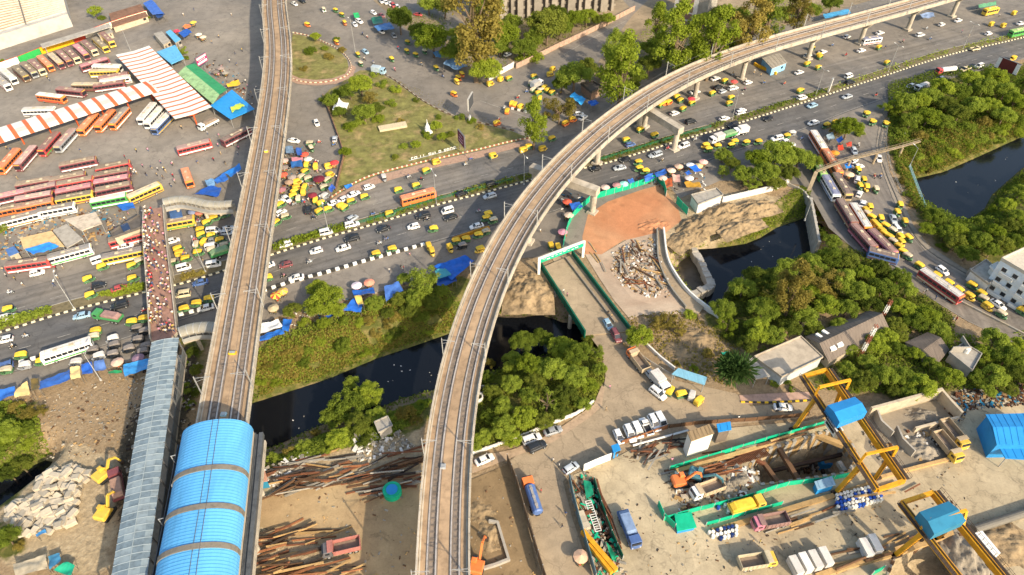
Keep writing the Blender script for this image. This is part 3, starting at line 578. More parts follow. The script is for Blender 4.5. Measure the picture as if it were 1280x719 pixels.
# ------------------------------------------------------------------ labels: what it looks like, where it is, which one of its like counted from a landmark
ORD = 'first second third fourth fifth sixth seventh eighth ninth tenth eleventh twelfth thirteenth fourteenth fifteenth sixteenth seventeenth eighteenth nineteenth twentieth'.split()
def ordinal(i):
 if i < 20: return ORD[i]
 n = i + 1; return f"{n}{'th' if 10 <= n % 100 <= 20 else {1: 'st', 2: 'nd', 3: 'rd'}.get(n % 10, 'th')}"
REG = []
ZONES = {}
def zone(key, phrase, ref, px, group): ZONES[key] = (phrase, ref, px, group)
def reg(o, desc, cat, z, px, py): REG.append((o, desc, cat, z, px, py)); o['category'] = cat
def finish_labels():
 d = {}
 for r in REG: d.setdefault((r[1], r[3]), []).append(r)
 plural = lambda c: c + ('es' if c.endswith(('s', 'x')) else 's') if c != 'person' else 'people'
 for (desc, z), rs in d.items():
  ph, ref, rp, grp = ZONES[z]; rs.sort(key=lambda r: math.hypot(r[4] - rp[0], (r[5] - rp[1]) * 1.3))
  for i, (o, _, cat, _, _, _) in enumerate(rs):
   o['label'] = f'{desc} {ph}' if len(rs) == 1 else f'{desc} {ph}, {ordinal(i)} such from {ref}'
   if len(o['label'].split()) > 16: o['label'] = o['label'].replace('yellow and green', 'yellow-green').replace('auto rickshaw', 'rickshaw').replace('topped', 'top')
   if len(o['label'].split()) > 16: o['label'] = o['label'].replace(' such from', ' from')
   o['group'] = f'{plural(cat)} {grp}'

# ------------------------------------------------------------------ trees and growth
G_MID = leafmat('leaf_mid', (.105, .15, .02), (.345, .415, .06))
G_BRIGHT = leafmat('leaf_bright', (.155, .21, .02), (.39, .455, .055))
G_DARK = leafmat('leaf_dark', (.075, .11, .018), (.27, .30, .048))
G_OLIVE = leafmat('leaf_olive', (.16, .14, .03), (.40, .32, .08))
G_FEATH = leafmat('leaf_feather', (.02, .05, .014), (.10, .17, .045))
BARK = mat('bark', (.16, .115, .075), .95, .3, 2)
def leaf_mesh(name, centres, radii, n, size, seed, squash=.8, m=None, flatz=.35, low=-.6, spike=0):
 g = np.random.default_rng(seed); C = np.array(centres, float); Rr = np.array(radii, float); wgt = Rr ** 2; k = g.choice(len(C), n, p=wgt / wgt.sum())
 d = g.normal(size=(n, 3)); d /= np.linalg.norm(d, axis=1)[:, None]; d[:, 2] = np.where(d[:, 2] < low, -d[:, 2], d[:, 2])
 r = Rr[k] * (1.12 - .75 * g.random(n) ** 1.5); pos = C[k] + d * r[:, None] * np.array([1, 1, squash])
 nrm = d * .75 + g.normal(size=(n, 3)) * .55; nrm[:, 2] += flatz; nrm /= np.linalg.norm(nrm, axis=1)[:, None]
 t = np.cross(nrm, g.normal(size=(n, 3))); t /= np.linalg.norm(t, axis=1)[:, None] + 1e-9; b = np.cross(nrm, t)
 s = size * (.6 + .8 * g.random(n)); asp = .55 + .3 * g.random(n)
 if spike: asp = asp * .3; s = s * 1.9; t = d
 t = t * s[:, None]; b = b * (s * asp)[:, None]
 V = np.stack([pos - t * .5, pos - b * .5 + t * .08, pos + t * .5, pos + b * .5 + t * .08], 1).reshape(-1, 3)
 me = bpy.data.meshes.new(name); me.vertices.add(4 * n); me.vertices.foreach_set('co', V.astype(np.float32).ravel()); me.loops.add(4 * n); me.loops.foreach_set('vertex_index', np.arange(4 * n, dtype=np.int32))
 me.polygons.add(n); me.polygons.foreach_set('loop_start', np.arange(0, 4 * n, 4, dtype=np.int32)); me.update(calc_edges=True); me.materials.append(m or G_MID); return me
def crown(kind, seed):
 g = random.Random(seed); cs = []; rs = []
 if kind == 'broad':
  for i in range(52):
   a = g.random() * 6.28; e = g.random() ** .7; rad = 3.1 * math.sqrt(g.random()); z = 3.3 + 2.3 * (1 - (rad / 3.6) ** 2) * (e * 1.2 - .2); cs.append((rad * math.cos(a), rad * math.sin(a), z)); rs.append(g.uniform(.45, 1.05))
  return cs, rs, 9000, .29, {}
 if kind == 'tall':
  for i in range(48):
   h = g.random(); a = g.random() * 6.28; rad = (2.7 * math.sin(math.pi * min(1, .18 + h * .82)) ** .7) * g.random() ** .6; cs.append((rad * math.cos(a), rad * math.sin(a), 2.6 + 7.6 * h)); rs.append(g.uniform(.4, .9))
  return cs, rs, 7000, .27, dict(squash=1.15)
 if kind == 'loose':
  for i in range(34):
   a = g.random() * 6.28; rad = 3.5 * math.sqrt(g.random()); cs.append((rad * math.cos(a), rad * math.sin(a), g.uniform(2.2, 5.8) - rad * .25)); rs.append(g.uniform(.5, 1.1))
  return cs, rs, 5200, .27, {}
 if kind == 'bush':
  for i in range(14):
   a = g.random() * 6.28; rad = 1.5 * math.sqrt(g.random()); cs.append((rad * math.cos(a), rad * math.sin(a), .5 + g.random() * .8 * (1.6 - rad))); rs.append(g.uniform(.35, .8))
  return cs, rs, 2400, .20, {}
 if kind == 'feather':
  for i in range(9): a = g.random() * 6.28; rad = 1.6 * g.random(); cs.append((rad * math.cos(a), rad * math.sin(a), 3.4 + g.random() * 1.2)); rs.append(g.uniform(1.2, 2.3))
  return cs, rs, 2600, .62, dict(spike=1, flatz=.1)
 if kind == 'bare':
  for i in range(16): a = g.random() * 6.28; rad = 2.4 * math.sqrt(g.random()); cs.append((rad * math.cos(a), rad * math.sin(a), 3 + g.random() * 3)); rs.append(g.uniform(.4, .8))
  return cs, rs, 380, .34, {}
HT = {'broad': (3.9, 4.0), 'tall': (6.4, 3.0), 'loose': (3.8, 4.0), 'bush': (.9, 1.9), 'feather': (3.6, 2.9), 'bare': (4.6, 2.7)}
def trunk_mesh(kind, cs, seed):
 g = random.Random(seed); b = MB(); ht = 1.9 if kind != 'bush' else .3
 p = Vector((0, 0, -.6)); q = Vector((g.uniform(-.2, .2), g.uniform(-.2, .2), ht)); r0 = .28 if kind != 'bush' else .07
 b.cyl(p, q, r0, r0 * .72, 7)
 top = max(c[2] for c in cs); q2 = Vector((q.x + g.uniform(-.3, .3), q.y + g.uniform(-.3, .3), (ht + top) / 2)); b.cyl(q, q2, r0 * .7, r0 * .4, 6)
 for c in cs[::3 if kind != 'bare' else 1]:
  s = q.lerp(q2, g.random()); m_ = s.lerp(Vector(c), .5) + Vector((g.uniform(-.3, .3), g.uniform(-.3, .3), .25)); b.cyl(s, m_, r0 * .38, r0 * .24, 5); b.cyl(m_, c, r0 * .24, r0 * .06, 4)
 return b.data('trunk', BARK)
TP = {}
def tree_proto(kind, hue, var):
 k = (kind, hue, var)
 if k not in TP:
  bm_ = ('mesh', kind, var)
  if bm_ not in TP:
   sd = hash(kind) % 97 if False else sum(map(ord, kind)) * 7 + var * 13; cs, rs, n, sz, kw = crown(kind, sd); TP[bm_] = (cs, leaf_mesh('crown', cs, rs, n, sz, sd, m=None, **kw), trunk_mesh(kind, cs, sd))
  cs, lm, tm = TP[bm_]; lm2 = lm if lm.materials[0] == hue else lm.copy(); lm2.materials[0] = hue; TP[k] = (lm2, tm)
 return TP[k]
HUE = {'m': (G_MID, 'green'), 'b': (G_BRIGHT, 'yellow-green'), 'd': (G_DARK, 'dark green'), 'o': (G_OLIVE, 'olive'), 'f': (G_FEATH, 'deep green')}
KD = {'B': ('broad', 'broad tree'), 'T': ('tall', 'tall ragged tree'), 'L': ('loose', 'open tree'), 'S': ('bush', 'bush'), 'F': ('feather', 'feathery fronded tree'), 'N': ('bare', 'nearly bare tree')}
ntree = 0
def trees(zkey, txt, tile=(0, 0, 1)):
 """kind hue x y radius: crown centre and crown radius in photo pixels"""
 global ntree
 for ln in txt.replace('\n', ',').split(','):
  w_ = ln.split()
  if not w_: continue
  kd, hu = w_[0][0], w_[0][1]; px = tile[0] + float(w_[1]) / tile[2]; py = tile[1] + float(w_[2]) / tile[2]; rp = float(w_[3]) / tile[2]
  kind, kdesc = KD[kd]; hc, cr = HT[kind]; r_m = {'far_wood': 1.0, 'near_wood': 1.05, 'block': 1.25, 'topr': 1.22}.get(zkey, 1.14) * rp / mpp(px, py, 4); s = r_m / cr; gz = 0
  for _ in range(4): p = P(px, py, gz + hc * s); gz = tz1(p.x, p.y)
  gz = max(gz, WZ)
  lm, tm = tree_proto(kind, HUE[hu][0], ntree % 4); ntree += 1
  o = empty('bush' if kd == 'S' else 'tree', (p.x, p.y, gz), RNG.uniform(0, 6.28)); sc_ = s * RNG.uniform(.95, 1.05); o.scale = (sc_, sc_ * RNG.uniform(.92, 1.08), s * RNG.uniform(.9, 1.1))
  c = bpy.data.objects.new('crown', lm); COL.objects.link(c); c.parent = o; t_ = bpy.data.objects.new('trunk', tm); COL.objects.link(t_); t_.parent = o
  reg(o, HUE[hu][1] + ' ' + kdesc, 'bush' if kd == 'S' else 'tree', zkey, px, py)
zone('park', 'in the triangular park', 'the white tent', (427, 135), 'in the triangular park')
zone('island', 'on the round island', 'its sharp corner', (440, 100), 'on the round island')
zone('block', 'below the apartment tower', 'the dark billboard', (590, 130), 'below the apartment tower')
zone('topr', 'behind the curved viaduct', 'the roofless brick hut', (725, 130), 'behind the curved viaduct')
zone('busl', 'by the pale hut', 'that hut', (870, 245), 'between bus lane and pond')
zone('bank', 'on the far bank', 'the straight viaduct', (320, 420), 'on the drain bank')
zone('bankn', 'on the near bank', 'the station roof', (320, 580), 'on the near drain bank')
zone('grove', 'in the drain grove', 'the temporary bridge', (740, 420), 'in the grove beside the curved viaduct')
zone('wood', 'in the pond wood', 'the curved ramp', (860, 390), 'in the wood beyond the pond')
zone('far_wood', 'along the drain bend', 'the pipe bridge', (1110, 190), 'in the wood along the drain bend')
zone('near_wood', 'near the white house', 'the drain railing', (1150, 240), 'beside the white terraced house')
zone('sheds', 'among the brown sheds', 'the further crane', (1060, 510), 'among the brown roofed sheds')
zone('west', 'beside the rubble yard', 'its pale blocks', (90, 600), 'at the western drain edge')
zone('station_side', 'beside the station', 'the short walkway', (235, 410), 'in the gap beside the station')
zone('yardn', 'around the bus sheds', 'the pink billboard', (257, 70), 'around the bus station sheds')
trees('park', 'Bb 450 104 16,Bm 436 112 13,Bm 414 124 11,Bm 424 138 9,Bm 455 140 15,Bd 470 134 11,Sb 494 110 9,Sm 478 104 8,Lo 462 122 10,Sb 437 158 9,Bb 431 189 9,Bb 520 180 7,Sm 505 182 6,Sd 494 196 6,Sb 535 168 7,Bb 545 157 8,Bb 553 170 8,Sd 563 168 7,Sm 532 165 6,Sm 488 128 8,Sb 474 148 8,Sm 448 152 9,Sd 520 124 5,Sm 575 145 7,Sb 590 150 6,Sm 548 146 5,So 600 158 6,So 500 150 5,Sm 421 116 7,Lm 405 122 8,Sm 468 92 6')
trees('island', 'Bb 394 45 7,Sm 388 62 8,So 410 70 7,Sm 421 48 5,So 380 85 6,Sm 405 60 5,So 428 62 6')
trees('block', 'Bm 499 23 17,Bb 540 47 21,Bm 524 40 13,Bm 573 60 16,Bb 562 66 11,To 592 26 26,Bb 608 86 18,Bd 555 6 14,Bm 535 4 13,Bb 632 42 17,Bm 655 60 15,Bm 625 58 12,Bd 684 30 22,Bm 668 47 14,Bb 716 24 14,Bb 733 20 12,Bm 700 34 14,Bb 760 22 9,Sb 670 70 9,Sb 652 72 8,Bd 749 24 9,Bm 640 30 14,Bm 572 40 12,Tm 610 12 16,Bd 695 15 14')
trees('topr', 'Bm 718 92 21,Bm 702 104 12,Bd 735 84 13,Tb 778 80 24,Tm 768 58 14,Bd 760 95 12,Bm 795 92 14,Lo 700 137 18,Tb 668 152 15,Tb 822 32 13,Tb 850 40 22,Bm 838 66 16,Bm 815 62 14,Bd 812 80 14,Tb 870 66 13,Tb 895 40 22,Bm 908 50 16,Bm 890 70 11,Bm 922 22 16,To 945 24 20,Bm 930 40 11,Tm 965 12 18,Bd 905 18 14,Bb 880 25 12,To 1000 8 14,Bm 1015 12 12,Bd 985 15 12,Lm 850 85 10,Bd 790 105 9,Bm 1040 4 12,Lm 925 58 9')
trees('busl', 'Bm 904 192 12,Bb 948 198 18,Bm 972 192 22,Bb 985 188 17,Bm 930 216 14,Bm 958 216 18,Bm 1000 198 18,Bd 915 204 10,Bd 985 216 14,Lm 940 228 11,Bm 1018 200 12,Bd 970 228 12,Bb 1062 157 18,Lo 1046 162 10,Lm 905 214 8,Sm 1075 165 8')
trees('bank', 'Bb 408 372 23,Bm 392 384 14,Bb 420 388 14,Bd 366 387 12,Bb 396 358 13,Lm 528 352 21,Bm 504 348 10,Bm 520 372 14,Bm 468 378 12,Bd 500 374 11,Bb 405 404 9,Sm 430 402 9,Bd 540 378 12,Sm 558 380 9,Bd 485 392 9,Sb 380 402 8,Bm 552 362 9,Bd 512 390 12,Sm 530 400 10,Sb 450 402 9,So 354 440 8,So 335 455 8,Sb 400 425 9,Bm 430 436 12,So 470 420 9,Sb 455 440 10,Sd 495 418 9,Sm 385 440 8,Sb 535 415 8,So 365 470 8,Sb 345 480 8,Lm 622 386 8')
trees('bankn', 'Bm 432 508 24,Bb 462 496 19,Bm 415 520 18,Bd 448 528 17,Bm 470 518 13,Bm 440 482 11,Bb 422 548 15,So 508 515 13,Sm 490 520 10,Sb 528 505 8,Sm 380 556 9,So 395 540 8,Sm 340 572 9,So 360 565 8,Sb 325 580 7,Sd 455 552 10,So 520 525 8,Sm 410 560 8')
trees('grove', 'Bm 652 430 17,Bm 678 425 15,Bb 700 432 18,Bm 722 440 17,Bd 738 424 13,Bm 640 452 16,Bb 662 456 18,Bm 690 462 19,Bm 718 470 17,Bb 735 480 13,Bd 706 492 15,Bm 728 505 11,Bm 640 480 14,Bd 615 490 12,Bm 606 470 11,Nm 684 500 14,Bm 660 495 13,Bm 628 508 14,Bb 655 522 17,Bm 630 534 17,Bd 680 525 13,Bm 604 545 12,Bm 612 520 11,Bb 640 548 12,Bd 700 515 12,So 612 456 8,Bm 750 462 10,Sm 740 500 6,Bd 670 476 14,Lm 745 440 10,Bm 596 556 9,Bb 715 450 12')
trees('wood', 'Bm 905 385 16,Lb 910 405 14,Bm 930 360 17,Bd 945 345 16,Bm 955 385 20,Bb 948 412 18,Bm 968 420 15,Bd 970 355 18,Bm 985 335 16,Bd 935 430 14,To 995 360 20,Bm 1005 395 18,Bd 988 410 14,Bm 1015 330 19,Lo 1030 350 20,Bm 1040 320 16,Bd 1060 325 16,Bm 1055 350 18,Bb 1080 340 14,Bm 1075 365 17,Bd 1100 335 13,Bm 1105 358 16,Bm 1125 345 14,Bb 1035 380 16,Bm 1060 385 15,Bd 1090 380 14,Bb 1130 385 16,Bm 1145 400 15,Bb 1160 392 17,Bm 1175 410 14,Bd 1120 405 13,Bm 1040 300 13,Lm 1026 290 10,Sm 1020 272 7,Bd 915 370 10,Lm 960 440 9,Bb 1012 365 13,Bm 1135 362 12,Bd 1018 410 12,Bb 800 418 16,Bm 792 426 9,Lo 835 398 11,Lo 850 410 10,Lo 822 405 10,Sb 862 392 8,Ff 917 462 20,Sb 868 462 7,So 845 455 6,So 885 440 7')
trees('far_wood', 'Lb 1115 130 15,Bm 1130 128 18,Bb 1150 125 15,Bm 1165 118 17,Bb 1180 108 18,Bm 1200 112 17,Bd 1185 128 16,Bb 1215 98 17,Bm 1230 108 18,Bb 1245 96 15,Bm 1258 112 16,Bb 1270 125 16,Bm 1140 148 16,Bb 1160 145 17,Bm 1180 150 16,Bd 1200 140 16,Bm 1220 130 17,Bb 1240 130 16,Bm 1255 145 15,Sm 1128 165 11,So 1150 170 12,Sb 1170 172 12,So 1190 165 12,Sm 1210 158 12,So 1230 152 12,Sb 1250 160 12,Sm 1270 150 12,Sm 1140 188 10,So 1160 190 10,Sb 1185 190 11,Sb 1205 182 11,Sm 1225 175 11,Sb 1250 168 10,Sm 1130 205 8,So 1142 212 8,Sb 1165 205 9,So 1128 225 7,Sm 1134 242 7,So 1142 255 7,Sb 1272 165 9,Bm 1285 105 15,Bb 1290 135 14')
trees('near_wood', 'Bm 1168 270 14,Bb 1160 285 12,Bm 1182 290 13,Bd 1195 302 14,Bm 1210 315 15,Bb 1198 285 12,Bm 1225 300 15,Bb 1245 290 14,Bd 1262 282 13,Bm 1275 270 14,Bm 1240 312 13,Bd 1255 305 13,Bm 1270 300 13,Bb 1260 255 13,Bm 1275 240 14,Sm 1230 275 11,Sb 1245 262 10,Sm 1215 285 10,Bd 1285 225 12,Bm 1290 290 14,Sm 1178 308 8,Lm 1160 262 8')
trees('sheds', 'Bb 1095 430 15,Bb 1110 420 14,Bm 1120 435 12,Bm 1085 452 13,Bm 1060 462 13,Bd 1080 475 15,Bm 1105 470 16,Bm 1130 470 15,Bb 1155 482 18,Bb 1190 472 15,Bm 1140 490 12,Bd 1118 488 11,Bm 1245 425 17,Bb 1232 440 13,Bm 1260 445 17,Bd 1270 465 16,Bm 1245 470 16,Bm 1225 470 13,Bb 1275 430 13,Bd 1262 485 12,Bm 1285 455 15,Bm 1235 488 11,Lm 1045 478 9,Sm 968 478 6,Sm 985 478 5,Sm 990 486 5,Sb 1066 488 7,Bm 1290 480 13,Bm 1062 436 11,Lm 1100 410 11,Bb 1143 442 11,Bm 1180 426 11,Bm 1166 456 11,Bd 1125 418 11,Bm 1222 452 9,Bm 1050 405 12,Bd 1012 414 9')
trees('west', 'Bm 10 545 18,Bb 25 560 16,Bm 8 575 17,Bd 30 585 14,Bm 40 545 10,Lo 35 515 11,Lo 50 512 9,Bm -5 525 12,Bd 15 595 14,Bm 8 672 16,So 24 682 7,Sb 45 565 9,So 20 508 10,Bm -12 600 14')
trees('station_side', 'Bd 240 440 9,Sm 228 455 8,Bd 245 462 9,Sm 230 485 8,Sd 246 488 8,Sm 238 505 7,Sm 225 500 6')
trees('yardn', 'Lb 118 14 9,Sm 126 22 5,Lm 226 62 7,Sm 232 72 5,Lb 2 78 6,Lm 0 285 9,Sb 186 22 3')
_g = random.Random(9)
for _k in range(26):
 _t = _g.random(); _x = 325 + 235 * _t; _y = np.interp(_x, [325, 420, 560], [440, 412, 365]) + _g.random() * np.interp(_x, [325, 420, 560], [50, 45, 42]); trees('bank', f"S{_g.choice('mbood')} {_x:.0f} {_y:.0f} {_g.uniform(5, 9):.0f}")
for _k in range(26):
 _x = _g.uniform(1125, 1280); _y = np.interp(_x, [1125, 1150, 1280], [190, 190, 140]) + _g.random() * 28; trees('far_wood', f"S{_g.choice('mmbod')} {_x:.0f} {_y:.0f} {_g.uniform(6, 10):.0f}")
# low growth on the banks: nobody could count it
def growth(name, polys, label, n, size, hue, seed, h=.5, cat='undergrowth', edge=0):
 g = np.random.default_rng(seed); X = []; 
 wps = [PX(q, -1) for q in polys]; areas = []
 for wp in wps: areas.append(abs(sum(a.x * b.y - b.x * a.y for a, b in zip(wp, wp[1:] + wp[:1]))) / 2)
 C = []; 
 for wp, ar in zip(wps, areas):
  m_ = int(n * ar / sum(areas)); x0, x1 = min(p.x for p in wp) - edge, max(p.x for p in wp) + edge; y0, y1 = min(p.y for p in wp) - edge, max(p.y for p in wp) + edge; x = g.uniform(x0, x1, m_ * 4); y = g.uniform(y0, y1, m_ * 4); d_ = sdist(wp, x, y) if edge else None; k = ((d_ > .05) & (d_ < edge * (.4 + g.random(len(x))))) if edge else inside(wp, x, y); x, y = x[k][:m_], y[k][:m_]
  nz_ = np.array([noise.noise((a * .12, b * .12, 3.3)) + .5 * noise.noise((a * .4, b * .4, 1)) for a, b in zip(x, y)]); k = nz_ > -.42; x, y, nz_ = x[k], y[k], nz_[k]
  z = tz(x, y); k = z > WZ + (.02 if edge else .25); C.append(np.stack([x[k], y[k], z[k] + g.random(k.sum()) * h * (1 + 1.2 * np.clip(nz_[k], 0, 1))], 1))
 C = np.concatenate(C); m_ = len(C); nrm = g.normal(size=(m_, 3)) * .6; nrm[:, 2] += .8; nrm /= np.linalg.norm(nrm, axis=1)[:, None]
 t = np.cross(nrm, g.normal(size=(m_, 3))); t /= np.linalg.norm(t, axis=1)[:, None]; b = np.cross(nrm, t); s = size * (.5 + g.random(m_)); t *= s[:, None]; b *= (s * .6)[:, None]
 V = np.stack([C - t * .5, C - b * .5, C + t * .5, C + b * .5], 1).reshape(-1, 3); me = bpy.data.meshes.new(name); me.vertices.add(4 * m_); me.vertices.foreach_set('co', V.astype(np.float32).ravel()); me.loops.add(4 * m_); me.loops.foreach_set('vertex_index', np.arange(4 * m_, dtype=np.int32)); me.polygons.add(m_); me.polygons.foreach_set('loop_start', np.arange(0, 4 * m_, 4, dtype=np.int32)); me.update(calc_edges=True); me.materials.append(hue)
 o = bpy.data.objects.new(name, me); COL.objects.link(o); stuff(o, label, cat); return o
growth('undergrowth', [[(318,520),(345,508),(420,480),(560,438),(585,410),(560,375),(470,390),(400,420),(350,430),(322,452)]], 'green and straw coloured scrub covering the far drain bank', 34000, .5, G_OLIVE, 3, .9)
growth('undergrowth', [[(318,520),(345,505),(420,478),(560,435),(600,400),(560,365),(520,365),(470,380),(400,408),(340,425),(322,450)]], 'bright green weeds spreading over the far drain bank', 26000, .42, G_MID, 4, 1.1)
growth('undergrowth', [[(325,575),(400,540),(480,515),(535,490),(540,500),(520,532),(480,552),(400,572),(360,578)]], 'scrub on the near bank below the big tree', 14000, .42, G_MID, 5)
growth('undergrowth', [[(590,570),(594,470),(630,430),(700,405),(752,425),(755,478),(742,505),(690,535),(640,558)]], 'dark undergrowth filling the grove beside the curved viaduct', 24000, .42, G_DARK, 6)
growth('undergrowth', [[(1108,110),(1180,90),(1290,85),(1300,178),(1230,206),(1180,228),(1140,236),(1150,250),(1190,265),(1225,250),(1282,195),(1300,330),(1250,320),(1200,318),(1170,300),(1140,262),(1118,215),(1108,185)]], 'dense scrub along both banks of the drain bend', 60000, .6, G_MID, 7, 1.6)
growth('undergrowth', [[(1115,180),(1200,160),(1290,130),(1290,182),(1230,206),(1180,230),(1142,240),(1146,250),(1140,258),(1122,215)]], 'straw and olive reeds at the water edge', 22000, .5, G_OLIVE, 8, 1.3)
growth('undergrowth', [[(895,332),(935,318),(972,298),(1012,282),(1012,240),(1000,236),(985,245),(960,262),(930,295),(890,308)]], 'bright weeds on the bank above the black pond', 9000, .42, G_BRIGHT, 9, .8)
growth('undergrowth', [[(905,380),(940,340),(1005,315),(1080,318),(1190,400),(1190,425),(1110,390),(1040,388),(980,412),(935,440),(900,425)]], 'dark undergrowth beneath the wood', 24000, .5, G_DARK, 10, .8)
growth('undergrowth', [[(1010,490),(1060,440),(1110,410),(1230,425),(1290,415),(1300,490),(1200,490),(1100,495)]], 'rough weeds around the brown sheds', 9000, .6, G_MID, 11)
growth('undergrowth', [[(-30,505),(30,505),(50,520),(58,560),(40,590),(0,620),(-30,620)]], 'weeds beside the western drain edge', 5500, .7, G_MID, 12)
growth('undergrowth', [[(430,115),(455,100),(500,105),(560,130),(640,165),(600,182),(500,205),(430,225),(425,190),(440,170)]], 'patchy weeds across the triangular park', 12000, .32, G_OLIVE, 13, .2)
growth('undergrowth', [[(780,400),(860,390),(925,440),(915,490),(870,470),(820,450)]], 'dry straw weeds beside the ramp', 3000, .5, G_OLIVE, 14, .3)

growth('undergrowth', [[(480,20),(540,55),(600,98),(640,80),(700,55),(755,28),(760,5),(690,20),(640,30),(600,45),(540,20)]], 'shrubs and weeds under the trees below the apartment tower', 8000, .5, G_MID, 21, .9)
growth('undergrowth', [[(752,110),(800,95),(870,68),(960,38),(1040,14),(1000,0),(850,20),(770,60)]], 'shrubs under the trees behind the curved viaduct', 11000, .5, G_MID, 22, 1.0)

_px = PX
PX = lambda q, z=0: list(q)
for _w, _n, _h, _l in ((WATER_A, 9000, G_MID, 'ragged reeds along the drain below the viaducts'), (WATER_B, 2600, G_BRIGHT, 'ragged weeds at the edge of the black pond'), (WATER_C, 9000, G_OLIVE, 'reeds fringing the wide drain bend')): growth('reeds', [_w], _l, _n, .5, _h, len(_l), 1.0, 'reeds', 2.6)
PX = _px

# ------------------------------------------------------------------ vehicles
GLASS = mat('tinted_glass', (.02, .024, .03), .12, .05, 1, spec=.6, rand=0)
TYRE = mat('tyre', (.02, .02, .02), .9, .1, 3, rand=0)
BLK = mat('black_trim', (.025, .025, .028), .6, .1, 2, rand=0)
LAMP = mat('lamp_glass', (.75, .72, .62), .2, .05, 1, rand=0)
PC = dict(white='e6e4de', silver='aeb4b8', grey='83888c', dark='26292d', black='17181a', red='b3242a', maroon='6f1f30', blue='2a5a98', lblue='8fb4c8', cream='d9c9a0', green='1f8f45', yellow='dbb430', orange='e0701c', brown='6b5238', olive='5b5330', pinkgrey='b08a88', pink='c06a80', dmaroon='48242a', tan='b0986c', dgreen='2a6a38', grn2='2f9e3c', ltgreen='7dc142', teal='1a6a78', slate='4a4d55', lime='b8c832', sky='3f8fd0', rust='8a4a28')
def paint(c):
 d = .0 if c in ('white', 'black', 'dark', 'silver') else .16; return mat('paint_' + c, tuple(a * (1 - d) + b * d for a, b in zip(srgb(PC[c]), (.34, .29, .24))), .42, .12, .9, spec=.45, rand=.07)
def matte(c):
 d = .05 if c == 'yellow' else .5; return mat('matte_' + c, tuple(a * (1 - d) + b * d for a, b in zip(srgb(PC[c]), (.36, .30, .24))), .75, .2, 1.1, rand=.14)
WH = {}
def wheel(parent, x, y, r=.31, w_=.2):
 k = (r, w_)
 if k not in WH: WH[k] = MB().cyl((0, -w_ / 2, 0), (0, w_ / 2, 0), r, r, 10, 0).cyl((0, -w_ / 2 - .01, 0), (0, w_ / 2 + .01, 0), r * .55, r * .55, 8, 1).data('wheel', [TYRE, GALV])
 o = bpy.data.objects.new('wheel', WH[k]); COL.objects.link(o); o.parent = parent; o.location = (x, y, r)
def car_proto(c, kind):
 p = paint(c); B = MB()
 if kind == 'hatch':
  low = [(-1.86, .66, .36, .72), (-1.78, .78, .24, .92), (-1.2, .82, .2, .95), (.2, .83, .2, .94), (1.0, .82, .2, .90), (1.6, .78, .22, .78), (1.86, .64, .32, .6)]; cab = [(-1.74, .68, .88, .94), (-1.42, .64, .9, 1.43), (.2, .64, .9, 1.46), (1.02, .7, .88, .92)]; roof = (-1.46, .26, .61, 1.42, 1.5); wx = 1.2
 elif kind == 'sedan':
  low = [(-2.15, .66, .36, .80), (-2.05, .80, .24, .95), (-1.3, .85, .2, .97), (.2, .86, .2, .94), (1.1, .85, .2, .90), (1.85, .80, .22, .78), (2.15, .66, .32, .6)]; cab = [(-1.62, .72, .9, .97), (-.95, .64, .92, 1.42), (.25, .64, .92, 1.43), (1.1, .72, .88, .92)]; roof = (-.98, .3, .61, 1.39, 1.47); wx = 1.32
 elif kind == 'van':
  low = [(-1.95, .74, .4, 1.0), (-1.9, .84, .26, 1.12), (.8, .85, .22, 1.12), (1.5, .83, .25, 1.0), (1.85, .74, .34, .75)]; cab = [(-1.93, .78, 1.05, 1.1), (-1.82, .74, 1.1, 1.82), (.75, .74, 1.1, 1.84), (1.5, .76, 1.0, 1.04)]; roof = (-1.86, .82, .72, 1.80, 1.9); wx = 1.22
 else:
  low = [(-2.2, .76, .5, 1.02), (-2.12, .88, .36, 1.1), (-1.3, .91, .32, 1.12), (.3, .92, .32, 1.1), (1.2, .91, .32, 1.06), (1.95, .88, .34, .98), (2.2, .74, .45, .8)]; cab = [(-2.1, .78, 1.04, 1.1), (-1.9, .74, 1.06, 1.7), (.35, .74, 1.06, 1.72), (1.2, .8, 1.0, 1.06)]; roof = (-1.94, .42, .70, 1.68, 1.78); wx = 1.4
 B.loft(rings(low, .16)); x0, x1, hw, z0, z1 = roof; B.loft(rings([(x0 - .06, hw * .9, z0, z1 - .05), (x0 + .15, hw, z0, z1), (x1 - .2, hw, z0, z1), (x1 + .1, hw * .9, z0, z1 - .06)], .06))
 for s in (-1, 1):
  for xa in (cab[1][0], (cab[1][0] + cab[2][0]) / 2, cab[2][0]): B.bar((xa, s * .66 * (hw / .61), .92), (xa, s * hw, z0 + .04), .09, .07)
  B.bar((cab[3][0] - .02, s * .74, cab[3][2] + .02), (cab[2][0], s * hw * .99, z0 + .03), .08)
  B.box(cab[3][0] - .15, s * (low[3][1] + .1), 1.0, .12, .2, .14)
 o = B.build('car', p, None, True); o.data.polygons.foreach_set('use_smooth', [len(f.vertices) == 4 for f in o.data.polygons])
 MB().loft(rings(cab, .1)).build('windows', GLASS, o)
 for s in (-1, 1): MB().box(low[-1][0] - .12, s * (low[-1][1] - .14), .66 if kind not in ('suv', 'van') else .84, .1, .28, .14).build('headlight', LAMP, o)
 for s in (-1, 1): MB().box(low[0][0] + .03, s * (low[0][1] - .08), .8, .08, .16, .2).build('tail_light', paint('red'), o)
 for s in (-1, 1):
  for x in (-wx, wx): wheel(o, x, s * (low[3][1] - .09), .31 if kind != 'suv' else .37)
 if kind == 'suv':
  for s in (-1, 1): MB().bar((-1.7, s * .6, 1.82), (.1, s * .6, 1.82), .05).build('roof_rail', BLK, o)
 return o
